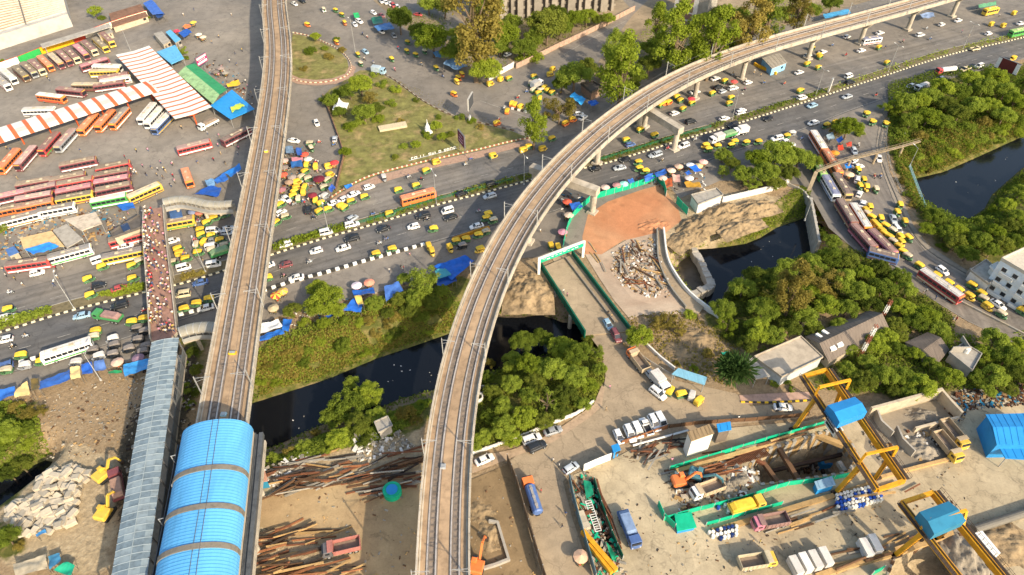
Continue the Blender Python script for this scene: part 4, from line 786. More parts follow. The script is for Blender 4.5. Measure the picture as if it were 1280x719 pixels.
def pickup_proto(c):
 o = MB().loft(rings([(.2, .84, .34, 1.0), (1.6, .84, .34, .98), (2.3, .74, .42, .8)], .12)).loft(rings([(.25, .7, 1.62, 1.74), (1.1, .7, 1.62, 1.74)], .05)).box(-1.15, 0, .72, 2.7, 1.7, .12).box(-1.15, .82, 1.0, 2.7, .08, .55).box(-1.15, -.82, 1.0, 2.7, .08, .55).box(-2.46, 0, 1.0, .08, 1.7, .55).box(.16, 0, 1.05, .08, 1.7, .6).build('pickup_truck', paint(c)); MB().loft(rings([(.24, .72, .98, 1.64), (1.1, .7, .98, 1.64), (1.6, .76, .95, .99)], .06)).build('windows', GLASS, o); MB().box(-1.15, 0, .8, 2.6, 1.55, .05).build('bed_liner', BLK, o)
 for s in (-1, 1):
  for x in (-1.5, 1.55): wheel(o, x, s * .74, .35)
 return o
def auto_proto(kind):
 body, can = {'auto': ('dgreen', 'yellow'), 'autoy': ('yellow', 'yellow'), 'autoc': ('dgreen', 'cream'), 'autok': ('dark', 'slate'), 'autoo': ('orange', 'yellow'), 'autow': ('grey', 'white')}[kind]
 o = MB().loft(rings([(-1.38, .56, .35, .9), (-1.25, .68, .28, 1.0), (-.2, .68, .26, .95), (.1, .66, .24, .45), (.62, .6, .24, .45), (.9, .42, .26, .95), (1.3, .22, .34, .78)], .1)).box(-.55, 0, .62, .5, 1.1, .3).build('auto_rickshaw', paint(body))
 MB().loft(rings([(-1.4, .56, .98, 1.4), (-1.2, .66, .96, 1.72), (-.2, .68, 1.3, 1.80), (.55, .6, 1.36, 1.74), (.78, .5, 1.38, 1.6)], .2, 3)).build('canopy', matte(can), o)
 MB().bar((.86, -.4, .95), (.74, -.42, 1.42), .05).bar((.86, .4, .95), (.74, .42, 1.42), .05).bar((.14, .64, .45), (.1, .62, 1.38), .05).bar((.14, -.64, .45), (.1, -.62, 1.38), .05).build('pillars', BLK, o)
 MB().add([(.9, -.4, .95), (.9, .4, .95), (.78, .4, 1.4), (.78, -.4, 1.4)], [(0, 1, 2, 3), (3, 2, 1, 0)]).build('windscreen', GLASS, o)
 wheel(o, 1.02, 0, .22, .12); wheel(o, -.9, .6, .22, .12); wheel(o, -.9, -.6, .22, .12)
 MB().cyl((1.28, 0, .72), (1.36, 0, .72), .1, .1, 8).build('headlight', LAMP, o)
 return o
def bus_proto(roof, body, stripe, L=11.2):
 h = L / 2; W = 1.27
 o = MB().loft(rings([(-h, W - .1, .5, 2.8), (-h + .18, W, .42, 3.0), (h - .35, W, .42, 3.0), (h - .08, W - .04, .42, 2.85), (h, W - .14, .5, 2.6)], .14)).build('bus', paint(body))
 r = MB().loft([[(x, y, z) for y, z in ((-W + .05, 2.97), (-W + .12, 3.1), (0, 3.2), (W - .12, 3.1), (W - .05, 2.97))] for x in (-h + .12, h - .5)]); 
 rf = r.build('roof', matte(roof), o)
 rb = MB()
 for i in range(int(L / 1.3)): rb.box(-h + .8 + i * 1.3, 0, 3.155, .09, 2.1, .09)
 rb.bar((-h + .5, -.8, 3.2), (h - .8, -.8, 3.2), .07).bar((-h + .5, .8, 3.2), (h - .8, .8, 3.2), .07); rb.build('roof_ribs', matte(roof), rf)
 MB().box(-1.5, 0, 3.24, 1.0, .8, .14).box(2.2, 0, 3.24, .8, .8, .14).bar((-1.5, 0, 3.24), (2.2, 0, 3.24), .12, .06).build('roof_vent', matte('cream' if roof != 'cream' else 'grey'), rf)
 for s in (-1, 1):
  b = MB().box(-.2, s * (W + .004), 2.1, L - 1.1, .03, .85).build('side_windows', GLASS, o); pl = MB()
  n = int(L / 1.4)
  for i in range(1, n): pl.box(-h + .35 + i * (L - 1.1) / n, s * (W + .02), 2.1, .12, .03, .86)
  pl.bar((-h + .35, s * (W + .02), 1.69), (h - .75, s * (W + .02), 1.69), .05); pl.build('window_pillars', paint(body), b)
  MB().box(0, s * (W + .006), .95, L - .5, .03, .42).build('side_stripe', paint(stripe), o)
 MB().box(h - .05, 0, 1.85, .16, 2.1, 1.1).build('windscreen', GLASS, o); MB().box(-h + .03, 0, 2.1, .12, 1.9, .7).build('rear_window', GLASS, o)
 MB().box(h - .14, 0, 2.74, .2, 1.9, .3).build('destination_board', matte('yellow'), o)
 for s in (-1, 1):
  MB().box(h - .05, s * .9, .85, .14, .28, .2).build('headlight', LAMP, o)
  for x in (-h * .55, h * .52): wheel(o, x, s * (W - .14), .48, .28)
 return o
def truck_proto(kind, c, cab):
 """tipper, box lorry, tanker, open lorry"""
 L = {'tipper': 7.2, 'box': 5.6, 'tanker': 8.4, 'lorry': 7.6}[kind]; h = L / 2
 o = MB().box(-.2, 0, .75, L - .6, .9, .3).build({'tipper': 'tipper_truck', 'box': 'box_truck', 'tanker': 'tanker_truck', 'lorry': 'lorry'}[kind], BLK)
 cb = MB().loft(rings([(h - 1.9, 1.12, .6, 2.55), (h - .35, 1.15, .6, 2.6), (h - .05, 1.1, .6, 1.7), (h, 1.0, .6, 1.5)], .12)).build('cab', paint(cab), o)
 MB().box(h - .17, 0, 2.05, .22, 1.9, .72).build('windscreen', GLASS, cb)
 for s in (-1, 1): MB().box(h - 1.0, s * 1.14, 1.95, .8, .06, .6).build('side_window', GLASS, cb); MB().box(h, s * .8, .95, .08, .26, .2).build('headlight', LAMP, cb)
 x0, x1 = -h, h - 2.1; b = MB()
 if kind == 'tipper':
  for s in (-1, 1): b.box((x0 + x1) / 2, s * 1.2, 1.75, x1 - x0, .1, 1.4)
  b.box((x0 + x1) / 2, 0, 1.08, x1 - x0, 2.4, .12); b.box(x0, 0, 1.75, .1, 2.5, 1.4); b.box(x1, 0, 1.95, .12, 2.5, 1.8); b.box(x1 + .5, 0, 2.82, 1.0, 2.4, .08)
  for s in (-1, 1):
   for i in range(6): b.box(x0 + .4 + i * (x1 - x0 - .8) / 5, s * 1.28, 1.7, .12, .08, 1.35)
  b.build('tipping_body', matte(c), o); MB().box((x0 + x1) / 2, 0, 1.2, x1 - x0 - .3, 2.2, .14).build('bed_floor', matte('brown'), o)
 elif kind == 'box':
  b.loft(rings([(x0, 1.15, 1.0, 3.1), (x1, 1.15, 1.0, 3.1)], .06)); b.build('cargo_box', matte(c), o); MB().box(x0 - .02, 0, 2.0, .06, 2.0, 1.8).build('rear_door', paint(c), o)
 elif kind == 'tanker':
  b.loft([[(x, 1.1 * k * math.cos(2 * math.pi * i / 14), 2.0 + .95 * k * math.sin(2 * math.pi * i / 14)) for i in range(14)] for x, k in ((x0, .8), (x0 + .25, 1), (x1 - .25, 1), (x1, .8))]); b.build('tank', paint(c), o)
  t_ = MB()
  for i in range(3): t_.cyl((x0 + 1.4 + i * 1.8, 0, 2.9), (x0 + 1.4 + i * 1.8, 0, 3.1), .35, .35, 10)
  t_.box((x0 + x1) / 2, 0, 3.0, x1 - x0 - 1, .5, .04); t_.build('hatches', matte('grey'), o)
 else:
  for s in (-1, 1): b.box((x0 + x1) / 2, s * 1.15, 1.45, x1 - x0, .08, .7)
  b.box((x0 + x1) / 2, 0, 1.08, x1 - x0, 2.3, .1); b.box(x0, 0, 1.45, .08, 2.3, .7); b.build('load_bed', paint(cab), o); MB().loft(rings([(x0 + .2, 1.0, 1.1, 2.0), (x0 + 1, 1.05, 1.1, 2.5), (x1 - .8, 1.05, 1.1, 2.55), (x1 - .2, .9, 1.1, 2.1)], .25)).build('load', matte(c), o)
 for s in (-1, 1):
  for x in (-h + 1.0, -h + 2.1, h - 1.1): wheel(o, x, s * .95, .48, .36)
 return o
def moto_proto(c):
 o = MB().loft(rings([(-.75, .1, .62, .8), (-.3, .15, .5, .82), (.1, .16, .45, .95), (.4, .1, .5, .9)], .05)).box(-.35, 0, .85, .75, .26, .1).bar((.62, 0, .3), (.42, 0, 1.0), .07).bar((.42, -.34, 1.02), (.42, .34, 1.02), .05).build('motorcycle', paint(c)); wheel(o, .66, 0, .29, .1); wheel(o, -.62, 0, .29, .12); MB().cyl((.52, 0, .88), (.6, 0, .88), .09, .09, 8).build('headlight', LAMP, o); return o
VP = {}
BUSC = dict(W='white', M='maroon', O='orange', G='grey', P='pinkgrey', C='cream', B='brown', K='dmaroon', N='grn2', R='red', U='blue', Y='yellow', S='slate', L='ltgreen', V='olive', I='pink', T='tan', X='rust')
AN = dict(auto='yellow and green auto rickshaw', autoy='all yellow auto rickshaw', autoc='cream topped auto rickshaw', autok='dark rickshaw', autoo='orange bodied auto rickshaw', autow='white topped rickshaw')
nveh = 0
def proto_of(kw):
 k = tuple(kw); first = k not in VP
 if first:
  t_ = kw[0]
  if t_ in AN: VP[k] = auto_proto(t_)
  elif t_ == 'bus': VP[k] = bus_proto(BUSC[kw[1][0]], BUSC[kw[1][1]], BUSC[kw[1][2]], kw[2])
  elif t_ == 'pickup': VP[k] = pickup_proto(kw[1])
  elif t_ in ('tipper', 'box', 'tanker', 'lorry'): VP[k] = truck_proto(t_, kw[1], kw[2])
  elif t_ == 'moto': VP[k] = moto_proto(kw[1])
  else: VP[k] = car_proto(kw[1], t_)
 return VP[k], first
CARK = ('hatch', 'sedan', 'suv', 'hatch', 'sedan')
RID = [0]
def vehicles(zkey, txt, tile, ang, z=.06, cartypes=CARK, jit=4):
 """kind [colour] x y [@angle in the picture], in the pixels of one enlarged tile"""
 global nveh
 ox, oy, sc = tile
 for ln in txt.replace('\n', ',').split(','):
  w_ = ln.split()
  if not w_: continue
  a = ang + RNG.uniform(-jit, jit); 
  for q in list(w_):
   if q[0] == '@': a = float(q[1:]); w_.remove(q)
  t_ = w_[0]; nveh += 1
  if t_ == 'bus': L = float(w_[4]) if len(w_) > 4 else {'wallbus': 12.6, 'baybus': 12, 'packbus': 10.6}.get(zkey, 11.2); key = ('bus', w_[1], L); xi = 2; hz = 1.6
  elif t_ in ('tipper', 'box', 'tanker', 'lorry'): key = (t_, w_[1], w_[2]); xi = 3; hz = 1.5
  elif t_ in AN: key = (t_,); xi = 1; hz = .9
  elif t_ == 'moto': key = ('moto', ('black', 'red', 'blue', 'silver')[nveh % 4]); xi = 1; hz = .8
  elif t_ == 'car': ct = cartypes[nveh % len(cartypes)]; key = (ct, w_[1]); xi = 2; hz = .75
  else: key = (t_, w_[1]); xi = 2; hz = .8
  px, py = ox + float(w_[xi]) / sc, oy + float(w_[xi + 1]) / sc; p = P(px, py, z + hz); rz = heading(px, py, a); rz += 0
  o, first = proto_of(key); o = o if first else copy_tree(o)
  o.location = (p.x, p.y, z); o.rotation_euler = (0, 0, rz)
  if t_ in AN: o.scale = (1.12, 1.12, 1.08); reg(o, AN[t_], 'auto rickshaw', zkey, px, py)
  elif t_ == 'bus':
   r, b_, s_ = (PC_NAME[BUSC[c]] for c in w_[1]); reg(o, f'{r} roofed {b_} bus' if r != b_ else f'plain {b_} bus', 'bus', zkey, px, py)
  elif t_ == 'moto':
   reg(o, {'black': 'black', 'red': 'red', 'blue': 'blue', 'silver': 'silver'}[key[1]] + ' motorcycle', 'motorcycle', zkey, px, py); RID[0] += 1
   person(p.x - .25 * math.cos(rz), p.y - .25 * math.sin(rz), z + .08, rz, 'ride', RID[0], zkey, px, py)
  elif t_ in ('tipper', 'box', 'tanker', 'lorry'): reg(o, f"{PC_NAME[w_[1]]} {dict(tipper='tipper truck', box='box truck', tanker='tanker truck', lorry='loaded lorry')[t_]}", 'truck', zkey, px, py)
  else:
   reg(o, f"{PC_NAME[key[1]]} {dict(hatch='hatchback', sedan='saloon', suv='suv', van='van', pickup='pickup')[key[0]]}", {'van': 'van', 'pickup': 'pickup'}.get(key[0], 'car'), zkey, px, py); o.name = {'van': 'van', 'pickup': 'pickup_truck'}.get(key[0], 'parked_car' if zkey in ('lowroad', 'lot') else 'car')
PC_NAME = dict(white='white', silver='silver', grey='grey', dark='charcoal', black='black', red='red', maroon='maroon', blue='blue', lblue='pale blue', cream='cream', green='green', yellow='yellow', orange='orange', brown='brown', olive='olive', pinkgrey='dusty pink', pink='pink', dmaroon='dark maroon', tan='tan', dgreen='green', grn2='green', ltgreen='lime', teal='teal', slate='slate', lime='lime', sky='blue', rust='rust')
# ------------------------------------------------------------------ people: one continuous skinned body per pose
SKIN = mat('skin', (.23, .12, .07), .7, .1, 4); HAIR = mat('hair', (.015, .012, .01), .6, .1, 4, rand=0); SHOE = BLK
CLOTH = dict(white='cfcac0', blue='3a4f74', red='a83238', black='23242a', pink='c9899a', green='3c7a58', tan='b39a74', maroon='70303c', yellow='b09a50', skyblue='86aecb'); TROU = dict(dark='2b2c33', denim='3a4a66', beige='a08a66')
def cl(c): return mat('cloth_' + c, srgb(CLOTH.get(c) or TROU[c]), .9, .15, 4, rand=.1)
PB = {}
def body(pose):
 if pose in PB: return PB[pose]
 J = dict(pel=(0, 0, .93, .135), wst=(0, 0, 1.1, .125), chs=(0, 0, 1.32, .165), nek=(.01, 0, 1.49, .06), chn=(.03, 0, 1.55, .075), hed=(.03, 0, 1.66, .105), top=(.01, 0, 1.73, .07))
 if pose == 'walk': L = dict(hl=(0, .09, .88, .10), kl=(.16, .1, .5, .065), al=(.22, .1, .08, .045), fl=(.36, .1, .05, .04), hr=(0, -.09, .88, .10), kr=(.0, -.1, .48, .065), ar=(-.28, -.1, .12, .045), fr=(-.18, -.1, .05, .04), sl=(0, .19, 1.42, .065), el=(-.14, .24, 1.17, .048), wl=(-.06, .24, .95, .035), gl=(0, .24, .86, .04), sr=(0, -.19, 1.42, .065), er=(.08, -.24, 1.17, .048), wr=(.24, -.22, .99, .035), gr=(.3, -.21, .92, .04))
 elif pose == 'stand': L = dict(hl=(0, .09, .88, .10), kl=(.03, .1, .48, .065), al=(0, .11, .08, .045), fl=(.15, .12, .05, .04), hr=(0, -.09, .88, .10), kr=(.02, -.1, .48, .065), ar=(0, -.11, .08, .045), fr=(.15, -.12, .05, .04), sl=(0, .19, 1.42, .065), el=(-.03, .25, 1.15, .048), wl=(.06, .25, .92, .035), gl=(.08, .24, .83, .04), sr=(0, -.19, 1.42, .065), er=(.0, -.26, 1.16, .048), wr=(.2, -.16, 1.06, .035), gr=(.26, -.12, 1.06, .04))
 else:
  J = {k: (v[0] - .02 + (v[2] - .93) * .15, v[1], v[2] - .03, v[3]) for k, v in J.items()}
  L = dict(hl=(.05, .1, .88, .10), kl=(.42, .2, .72, .07), al=(.28, .2, .3, .045), fl=(.42, .2, .26, .04), hr=(.05, -.1, .88, .10), kr=(.42, -.2, .72, .07), ar=(.28, -.2, .3, .045), fr=(.42, -.2, .26, .04), sl=(.07, .19, 1.38, .065), el=(.28, .3, 1.14, .048), wl=(.52, .3, 1.02, .035), gl=(.62, .28, 1.0, .04), sr=(.07, -.19, 1.38, .065), er=(.28, -.3, 1.14, .048), wr=(.52, -.3, 1.02, .035), gr=(.62, -.28, 1.0, .04))
 J.update(L); names = list(J); E = [('pel', 'wst'), ('wst', 'chs'), ('chs', 'nek'), ('nek', 'chn'), ('chn', 'hed'), ('hed', 'top')]
 for s in 'lr': E += [('pel', 'h' + s), ('h' + s, 'k' + s), ('k' + s, 'a' + s), ('a' + s, 'f' + s), ('chs', 's' + s), ('s' + s, 'e' + s), ('e' + s, 'w' + s), ('w' + s, 'g' + s)]
 me = bpy.data.meshes.new('figure'); me.from_pydata([J[n][:3] for n in names], [(names.index(a), names.index(b)) for a, b in E], []); o = bpy.data.objects.new('figure', me); COL.objects.link(o); m_ = o.modifiers.new('skin', 'SKIN')
 for i, n in enumerate(names): me.skin_vertices[0].data[i].radius = (J[n][3], J[n][3]); me.skin_vertices[0].data[i].use_root = (n == 'pel')
 o.modifiers.new('sub', 'SUBSURF').levels = 1; dg = bpy.context.evaluated_depsgraph_get(); e = o.evaluated_get(dg); out = bpy.data.meshes.new_from_object(e); bpy.data.objects.remove(o)
 dz = 0 if pose != 'ride' else -.03; ix = []
 for f in out.polygons:
  c = f.center; arm = abs(c.y) > (.2 if pose != 'ride' else .24) and c.z < 1.22 and (pose != 'ride' or c.x > .3)
  if c.z > 1.67 + dz or (c.z > 1.56 + dz and c.x < J['hed'][0] - .04): k = 3
  elif c.z > 1.49 + dz: k = 2
  elif c.z > 1.0 + (0 if pose != 'ride' else -.06) and not (arm and c.z < 1.12): k = 0
  elif arm and c.z > (.75 if pose != 'ride' else .9): k = 2
  elif c.z < (.11 if pose != 'ride' else .3): k = 4
  else: k = 1
  ix.append(k)
 for _ in range(5): out.materials.append(SKIN)
 out.polygons.foreach_set('material_index', ix); out.polygons.foreach_set('use_smooth', [True] * len(ix)); PB[pose] = out; return out
PM = {}
def person(x, y, z, rz, pose, i, zkey, px, py, shared=None):
 c = list(CLOTH)[(i * 7 + (i // 3)) % 10] if i % 3 == 0 else ('white', 'white', 'black', 'blue', 'white', 'pink', 'tan')[i % 7]; t_ = list(TROU)[i % 3]; k = (pose, c, t_)
 if k not in PM:
  m_ = body(pose).copy(); m_.materials[0] = cl(c); m_.materials[1] = cl(t_); m_.materials[2] = SKIN; m_.materials[3] = HAIR; m_.materials[4] = SHOE; PM[k] = m_
 o = bpy.data.objects.new('person', PM[k]); COL.objects.link(o); o.location = (x, y, z); o.rotation_euler = (0, 0, rz); s = 1.0 + .06 * math.sin(i * 2.3); o.scale = (s, s, s)
 c = c.replace('skyblue', 'pale blue')
 if shared: thing(o, f'person in {c} top and {TROUN[t_]} trousers {shared}', 'person', 'people crowding the paved footbridge')
 else: reg(o, f"{dict(ride='seated rider', walk='person walking', stand='person standing')[pose]} in {c}", 'person', zkey, px, py)
 return o
TROUN = dict(dark='dark', denim='blue', beige='beige')
PN = [100]
def people(zkey, txt, tile=(0, 0, 1), z=.05, pose=None):
 for ln in txt.replace('\n', ',').split(','):
  w_ = ln.split()
  if not w_: continue
  px, py = tile[0] + float(w_[0]) / tile[2], tile[1] + float(w_[1]) / tile[2]; zz = z if z is not None else tz1(*P(px, py).xy); p = P(px, py, zz + .9); PN[0] += 1
  person(p.x, p.y, zz, RNG.uniform(0, 6.28), pose or ('walk' if PN[0] % 3 else 'stand'), PN[0], zkey, px, py)
def T(r, c):
 oy = [0, 140, 290, 440, 560][r - 1]; ox = [0, 200, 400, 600, 800, 1000][c - 1]
 sc = 4.495 if c < 6 and r < 5 else 4.523 if r == 5 else {1: 4.493, 2: 3.596, 4: 4.493}.get(r); return (ox, oy, sc)
T36 = (1000, 300, 3.596)

# ------------------------------------------------------------------ where everything drives, parks and waits
zone('wallbus', 'nosed out from the hoarding', 'the bus yard entrance', (190, 30), 'parked along the painted hoarding')
zone('midbus', 'beyond the slanting canopy', 'the canopy corner', (195, 100), 'beyond the slanting bus canopy')
zone('baybus', 'under the slanting canopy edge', 'the canopy corner', (195, 110), 'in the bays of the slanting canopy')
zone('packbus', 'in the packed bus rows', 'the yellow cream bus', (181, 240), 'in the packed rows of the bus yard')
zone('loosebus', 'alone in the bus yard', 'the straight viaduct', (310, 180), 'on the open bus yard')
zone('yard', 'on the open bus yard', 'the straight viaduct', (310, 200), 'on the open bus yard')
zone('stop', 'at the roadside bus stop', 'the paved footbridge', (185, 310), 'at the roadside bus stop')
zone('farw', 'on the far western carriageway', 'the paved footbridge', (185, 340), 'on the far carriageway west of the paved footbridge')
zone('jam', 'in the walled jam', 'the straight viaduct', (305, 300), 'jammed between paved footbridge and straight viaduct')
zone('jam2', 'in the market jam', 'the straight viaduct', (345, 230), 'jammed beside the market umbrellas')
zone('nearw', 'on the near western carriageway', 'the paved footbridge', (190, 400), 'on the near carriageway west of the paved footbridge')
zone('gap', 'below the walled jam', 'the straight viaduct', (290, 360), 'between paved footbridge and straight viaduct')
zone('fare', 'on the far middle carriageway', 'the curved viaduct', (660, 200), 'on the far carriageway between the viaducts')
zone('neare', 'on the near middle carriageway', 'the curved viaduct', (620, 280), 'on the near carriageway between the viaducts')
zone('junc', 'at the hut junction', 'the dark billboard', (588, 125), 'at the junction by the roofless hut')
zone('avenue', 'on the back avenue', 'the dark billboard', (588, 125), 'on the avenue behind the park')
zone('lot', 'in the tree shaded lot', 'the dark billboard', (588, 125), 'in the tree shaded parking strip')
zone('westroad', 'on the park road', 'the white tent', (427, 135), 'on the road between viaduct and park')
zone('fareast', 'on the far eastern carriageway', 'the jutting portal beam', (850, 165), 'on the far carriageway east of the curved viaduct')
zone('neareast', 'on the near eastern carriageway', 'the red clay', (780, 240), 'on the near carriageway east of the curved viaduct')
zone('buslane', 'on the drain side road', 'the pipe bridge', (1070, 205), 'on the road beside the drain bend')
zone('buslane2', 'by the white terraced house', 'the pipe bridge', (1070, 205), 'on the road below the terraced house')
zone('lowroad', 'on the dusty service road', 'the temporary bridge', (740, 420), 'along the dusty service road')
zone('works', 'in the crane yard', 'the further crane', (1060, 510), 'in the crane yard')
zone('market', 'at the bus yard market', 'the pink billboard', (257, 70), 'at the bus yard market')
zone('clay', 'by the green hoarding', 'the red clay', (780, 240), 'by the green hoarding')
zone('dirt', 'in the dirt yards', 'the station roof', (310, 620), 'in the dirt yards')
J1 = (200, 250, 6.536); J2 = (335, 170, 6.536); N1 = (0, 380, 5.99); Q7 = (620, 80, 7.99); X1 = (380, 200, 3.994); X2 = (560, 260, 8.99); R1 = (1000, 140, 5.99); R2 = (1020, 240, 5.99); R3 = (1140, 330, 5.99); D1 = (780, 420, 7.19); D2 = (740, 500, 7.19)
vehicles('wallbus', 'bus GWR 15 465,bus WWS 50 430,bus VBR 120 415,bus BGM 165 395,bus MCW 210 380,bus OOC 258 358,bus CMW 318 345,bus MMW 365 330,bus MCW 408 315,bus IMW 460 295,bus MCW 505 272,bus VYW 568 255,bus MYW 605 225', T(1, 1), -42, .02, jit=2)
vehicles('midbus', 'bus IMW 535 365 @17,bus WWN 605 385 @-1,bus TYW 592 412 @2,bus MMW 645 440 @9,bus WWR 652 458 @10,bus CBM 495 490 @0,bus MMW 402 520 @-6,bus WOR 292 553 @-7,bus WWS 225 628 @2,bus MMW 618 485 @8', T(1, 1), 5, .02)
vehicles('baybus', 'bus OOW 595 680 @228,bus OOW 500 700 @228,bus GOW 675 668 @228,bus WWS 830 640 @230,bus WWK 870 662 @228,bus WUY 915 695 @226', T(1, 1), 48, .02)
vehicles('baybus', 'bus OOW 55 278 @228,bus PMW 150 262 @229,bus MRN 282 182 @229,bus PGW 372 162 @228', T(2, 1), 48, .02)
vehicles('packbus', 'bus BRW 640 315,bus BMR 635 355,bus IMW 635 395,bus BMW 645 437,bus BMR 388 380,bus BRM 432 404,bus BMR 200 408,bus PMR 225 442,bus IMW 425 446,bus VYM 425 488,bus PMR 198 490,bus IMW 50 482,bus XOC 200 532,bus BOB 38 562,bus WNW 618 500,bus SWG 322 555,bus CYK 815 457 @24,bus SWO 122 605 @14', T(2, 1), 11, .02, jit=1.5)
vehicles('loosebus', 'bus BMW 445 295 @11', T(2, 1), 11, .02); vehicles('loosebus', 'bus PRW 195 200 @14,bus KMW 430 140 @27,bus OOY 157 372 @-71 8.5,lorry brown white 270 65 @207', T(2, 2), 14, .02)
vehicles('jam', 'bus BYN 105 625 @10 9.5', T(2, 2), 14, .05)
vehicles('stop', 'bus KRW 165 185 @8,bus GWN 400 128 @15,bus SYW 700 135 @12,bus BRW 715 42 @15 9.5', T(3, 1), 12, .05)
vehicles('farw', 'car white 40 482,auto 55 435,auto 502 265,car dark 555 298,car red 670 315,auto 515 355,auto 752 262,van white 555 157,auto 580 197,auto 748 190,autoc 790 165,car white 207 228,car white 705 80,moto 55 335', T(3, 1), 15)
vehicles('jam', 'autoc 420 125,auto 450 150,auto 390 185,auto 340 245,auto 345 285,autoy 365 340 @50,auto 430 292,auto 500 330,auto 320 432,auto 155 400,autoy 170 436,auto 220 480,autoc 110 510,autoc 430 407,autoc 300 362 @70,autoc 535 120,autoc 535 372,van white 435 250,car silver 545 235,car silver 550 265,car grey 430 330,van white 425 383,car white 105 330,van white 195 550,van white 440 525,lorry green green 520 412,moto 300 160,moto 315 172,moto 295 215,moto 285 320,moto 200 440,autok 470 95,autok 330 80', J1, 12, jit=9)
vehicles('jam2', 'car white 210 36 @-8,car silver 545 20 @80,car white 150 510 @-42,car white 80 545,car white 105 622,car white 540 545,car white 630 510,car white 700 472,car dark 330 600 @82,car silver 690 670,auto 320 215 @80,auto 315 235 @80,autoy 390 245 @80,auto 310 290,autoy 500 245,autoc 280 335,autoc 335 350,autoy 240 376,autoy 240 425,auto 305 415 @60,auto 225 455,autoy 290 455 @80,auto 215 490,autoc 250 510 @80,autoy 510 316,autoc 490 360,autoc 465 420,auto 390 525 @80,auto 440 550,auto 425 615,auto 500 600,auto 110 560,autoc 150 660,auto 75 705,auto 600 570,auto 630 585,auto 685 535,autoc 355 105 @-60,autoc 350 62 @0,autow 470 490 @30,moto 395 205,moto 290 525,moto 215 550,moto 375 660,moto 420 45,moto 540 65', J2, 20, jit=10)
vehicles('nearw', 'car white 35 265,car lblue 610 85,car dark 895 12,auto 150 390,auto 305 435,auto 710 207,autoc 695 250,auto 980 140,auto 1070 116,lorry maroon green 805 88 @170,autow 180 465,autok 1020 185,autok 1075 210,autok 1030 270,autok 960 340,autok 1090 320,autok 850 312,autok 840 380,autok 690 350,autok 1065 362,autow 840 265,autow 735 395,bus WWN 505 352 @198,autow 565 440,moto 185 235,moto 90 315,moto 1075 45,car blue 25 470,autoc 40 500', N1, 195)
vehicles('gap', 'car blue 225 283,van cream 128 350,auto 200 405,auto 270 380,auto 130 437,car white 255 425', T(3, 2), 193)
vehicles('fare', 'car white 275 420,auto 255 478,car white 180 632,auto 445 440,auto 545 415,auto 395 572,bus OOO 552 478 @15,van white 35 675,moto 300 568,moto 500 360,moto 570 375,car black 795 457,car black 965 405,autow 360 372 @-70,auto 600 330,autoy 655 280,moto 850 260,moto 820 290,autoy 975 245', T(2, 3), 15)
vehicles('fare', 'auto 75 245,autoy 245 213,auto 278 195,autoy 355 205,auto 408 150', T(2, 4), 15); vehicles('neare', 'car silver 55 470', T(2, 4), 195)
vehicles('neare', 'car white 525 642,car dark 355 655,car dark 580 583,van white 715 555,car dark 733 590,car silver 955 470,car white 880 640,auto 633 660,moto 890 555,moto 600 600', T(2, 3), 196)
vehicles('neare', 'auto 440 75,auto 420 120,autoc 500 145,auto 80 380,auto 190 355,auto 330 310,autoc 415 275,autoy 25 455 @-60,autoy 350 470,autok 150 430', X2, 196)
vehicles('neare', 'car white 60 452,car white 195 438,car dark 240 392,moto 410 390,moto 375 412,auto 355 472,auto 435 448,autoy 625 435 @-70,autoy 640 460 @-70', X1, 196)
vehicles('neare', 'car white 600 187,car maroon 705 183,car white 765 255,moto 840 165,moto 695 245,auto 600 262,car white 705 68', T(3, 2), 196)
vehicles('junc', 'autoy 50 150,auto 135 145,auto 385 125,autoy 570 50,autoy 545 102,autoc 345 190 @70,autoc 375 260,autoc 455 265,auto 430 292,auto 490 235,auto 520 260,auto 565 285,auto 440 345 @80,autoy 250 425,autoo 770 555,autoo 700 592,autoo 115 470 @60,autoo 160 395 @60,autoo 192 405 @60,car white 830 497,car white 870 532,box silver white 410 200,moto 220 330,moto 310 270,moto 85 430,autoo 15 590,moto 30 550', Q7, 20, jit=14)
vehicles('avenue', 'auto 90 60,auto 125 85,autoo 140 130,auto 495 240,auto 490 290,auto 540 310,autoc 590 292,auto 405 335,auto 655 385,autoo 800 420,autoy 770 460,autoo 780 440,auto 215 310,car white 195 135,car white 220 120,car lblue 255 290,car white 345 175,car grey 415 200,box lblue lblue 330 395 @-8,autoc 230 360,autoo 755 530,autoo 95 240,moto 240 190,moto 265 205,moto 440 270,moto 570 360,moto 250 330,moto 420 390,moto 690 425,moto 300 350,autoc 22 55', T(1, 3), -38, jit=14)
vehicles('lot', 'car white 345 5 @-55,car white 370 12 @-55,car white 395 20 @-55,car red 412 30 @-55,car white 435 38 @-55,car red 550 80 @-10,car white 300 70 @-30,car maroon 345 85 @-30', T(1, 3), 20); vehicles('lot', 'car white 110 277,car white 156 305,car silver 50 243', T(1, 4), 22); vehicles('junc', 'autoy 60 470', T(1, 4), 15)
vehicles('westroad', 'car white 755 20 @-30,car dark 800 5 @-30,car white 920 55 @-60,autoo 830 140 @-20,car white 880 690 @-65', T(1, 2), -60); vehicles('westroad', 'car white 755 155 @-8', (3, 3, 999), 0) if False else None
vehicles('fareast', 'car white 425 440,car white 523 495,car white 608 462,car white 570 620,car white 475 665,car white 895 405,car white 910 548,car silver 465 512,car dark 440 488,car white 195 635,car white 310 515,car dark 285 682,auto 480 455,auto 410 525,auto 515 550,auto 505 582,auto 245 612,auto 295 580,auto 230 565,auto 210 545,autoo 165 575,autoo 140 580,auto 120 590,auto 900 510,auto 940 360,moto 525 415,moto 590 500,moto 815 465,moto 700 460', T(1, 5), 17, jit=7)
vehicles('neareast', 'car white 970 690,car lblue 970 592,car dark 520 702,car dark 720 665', T(1, 5), 197)
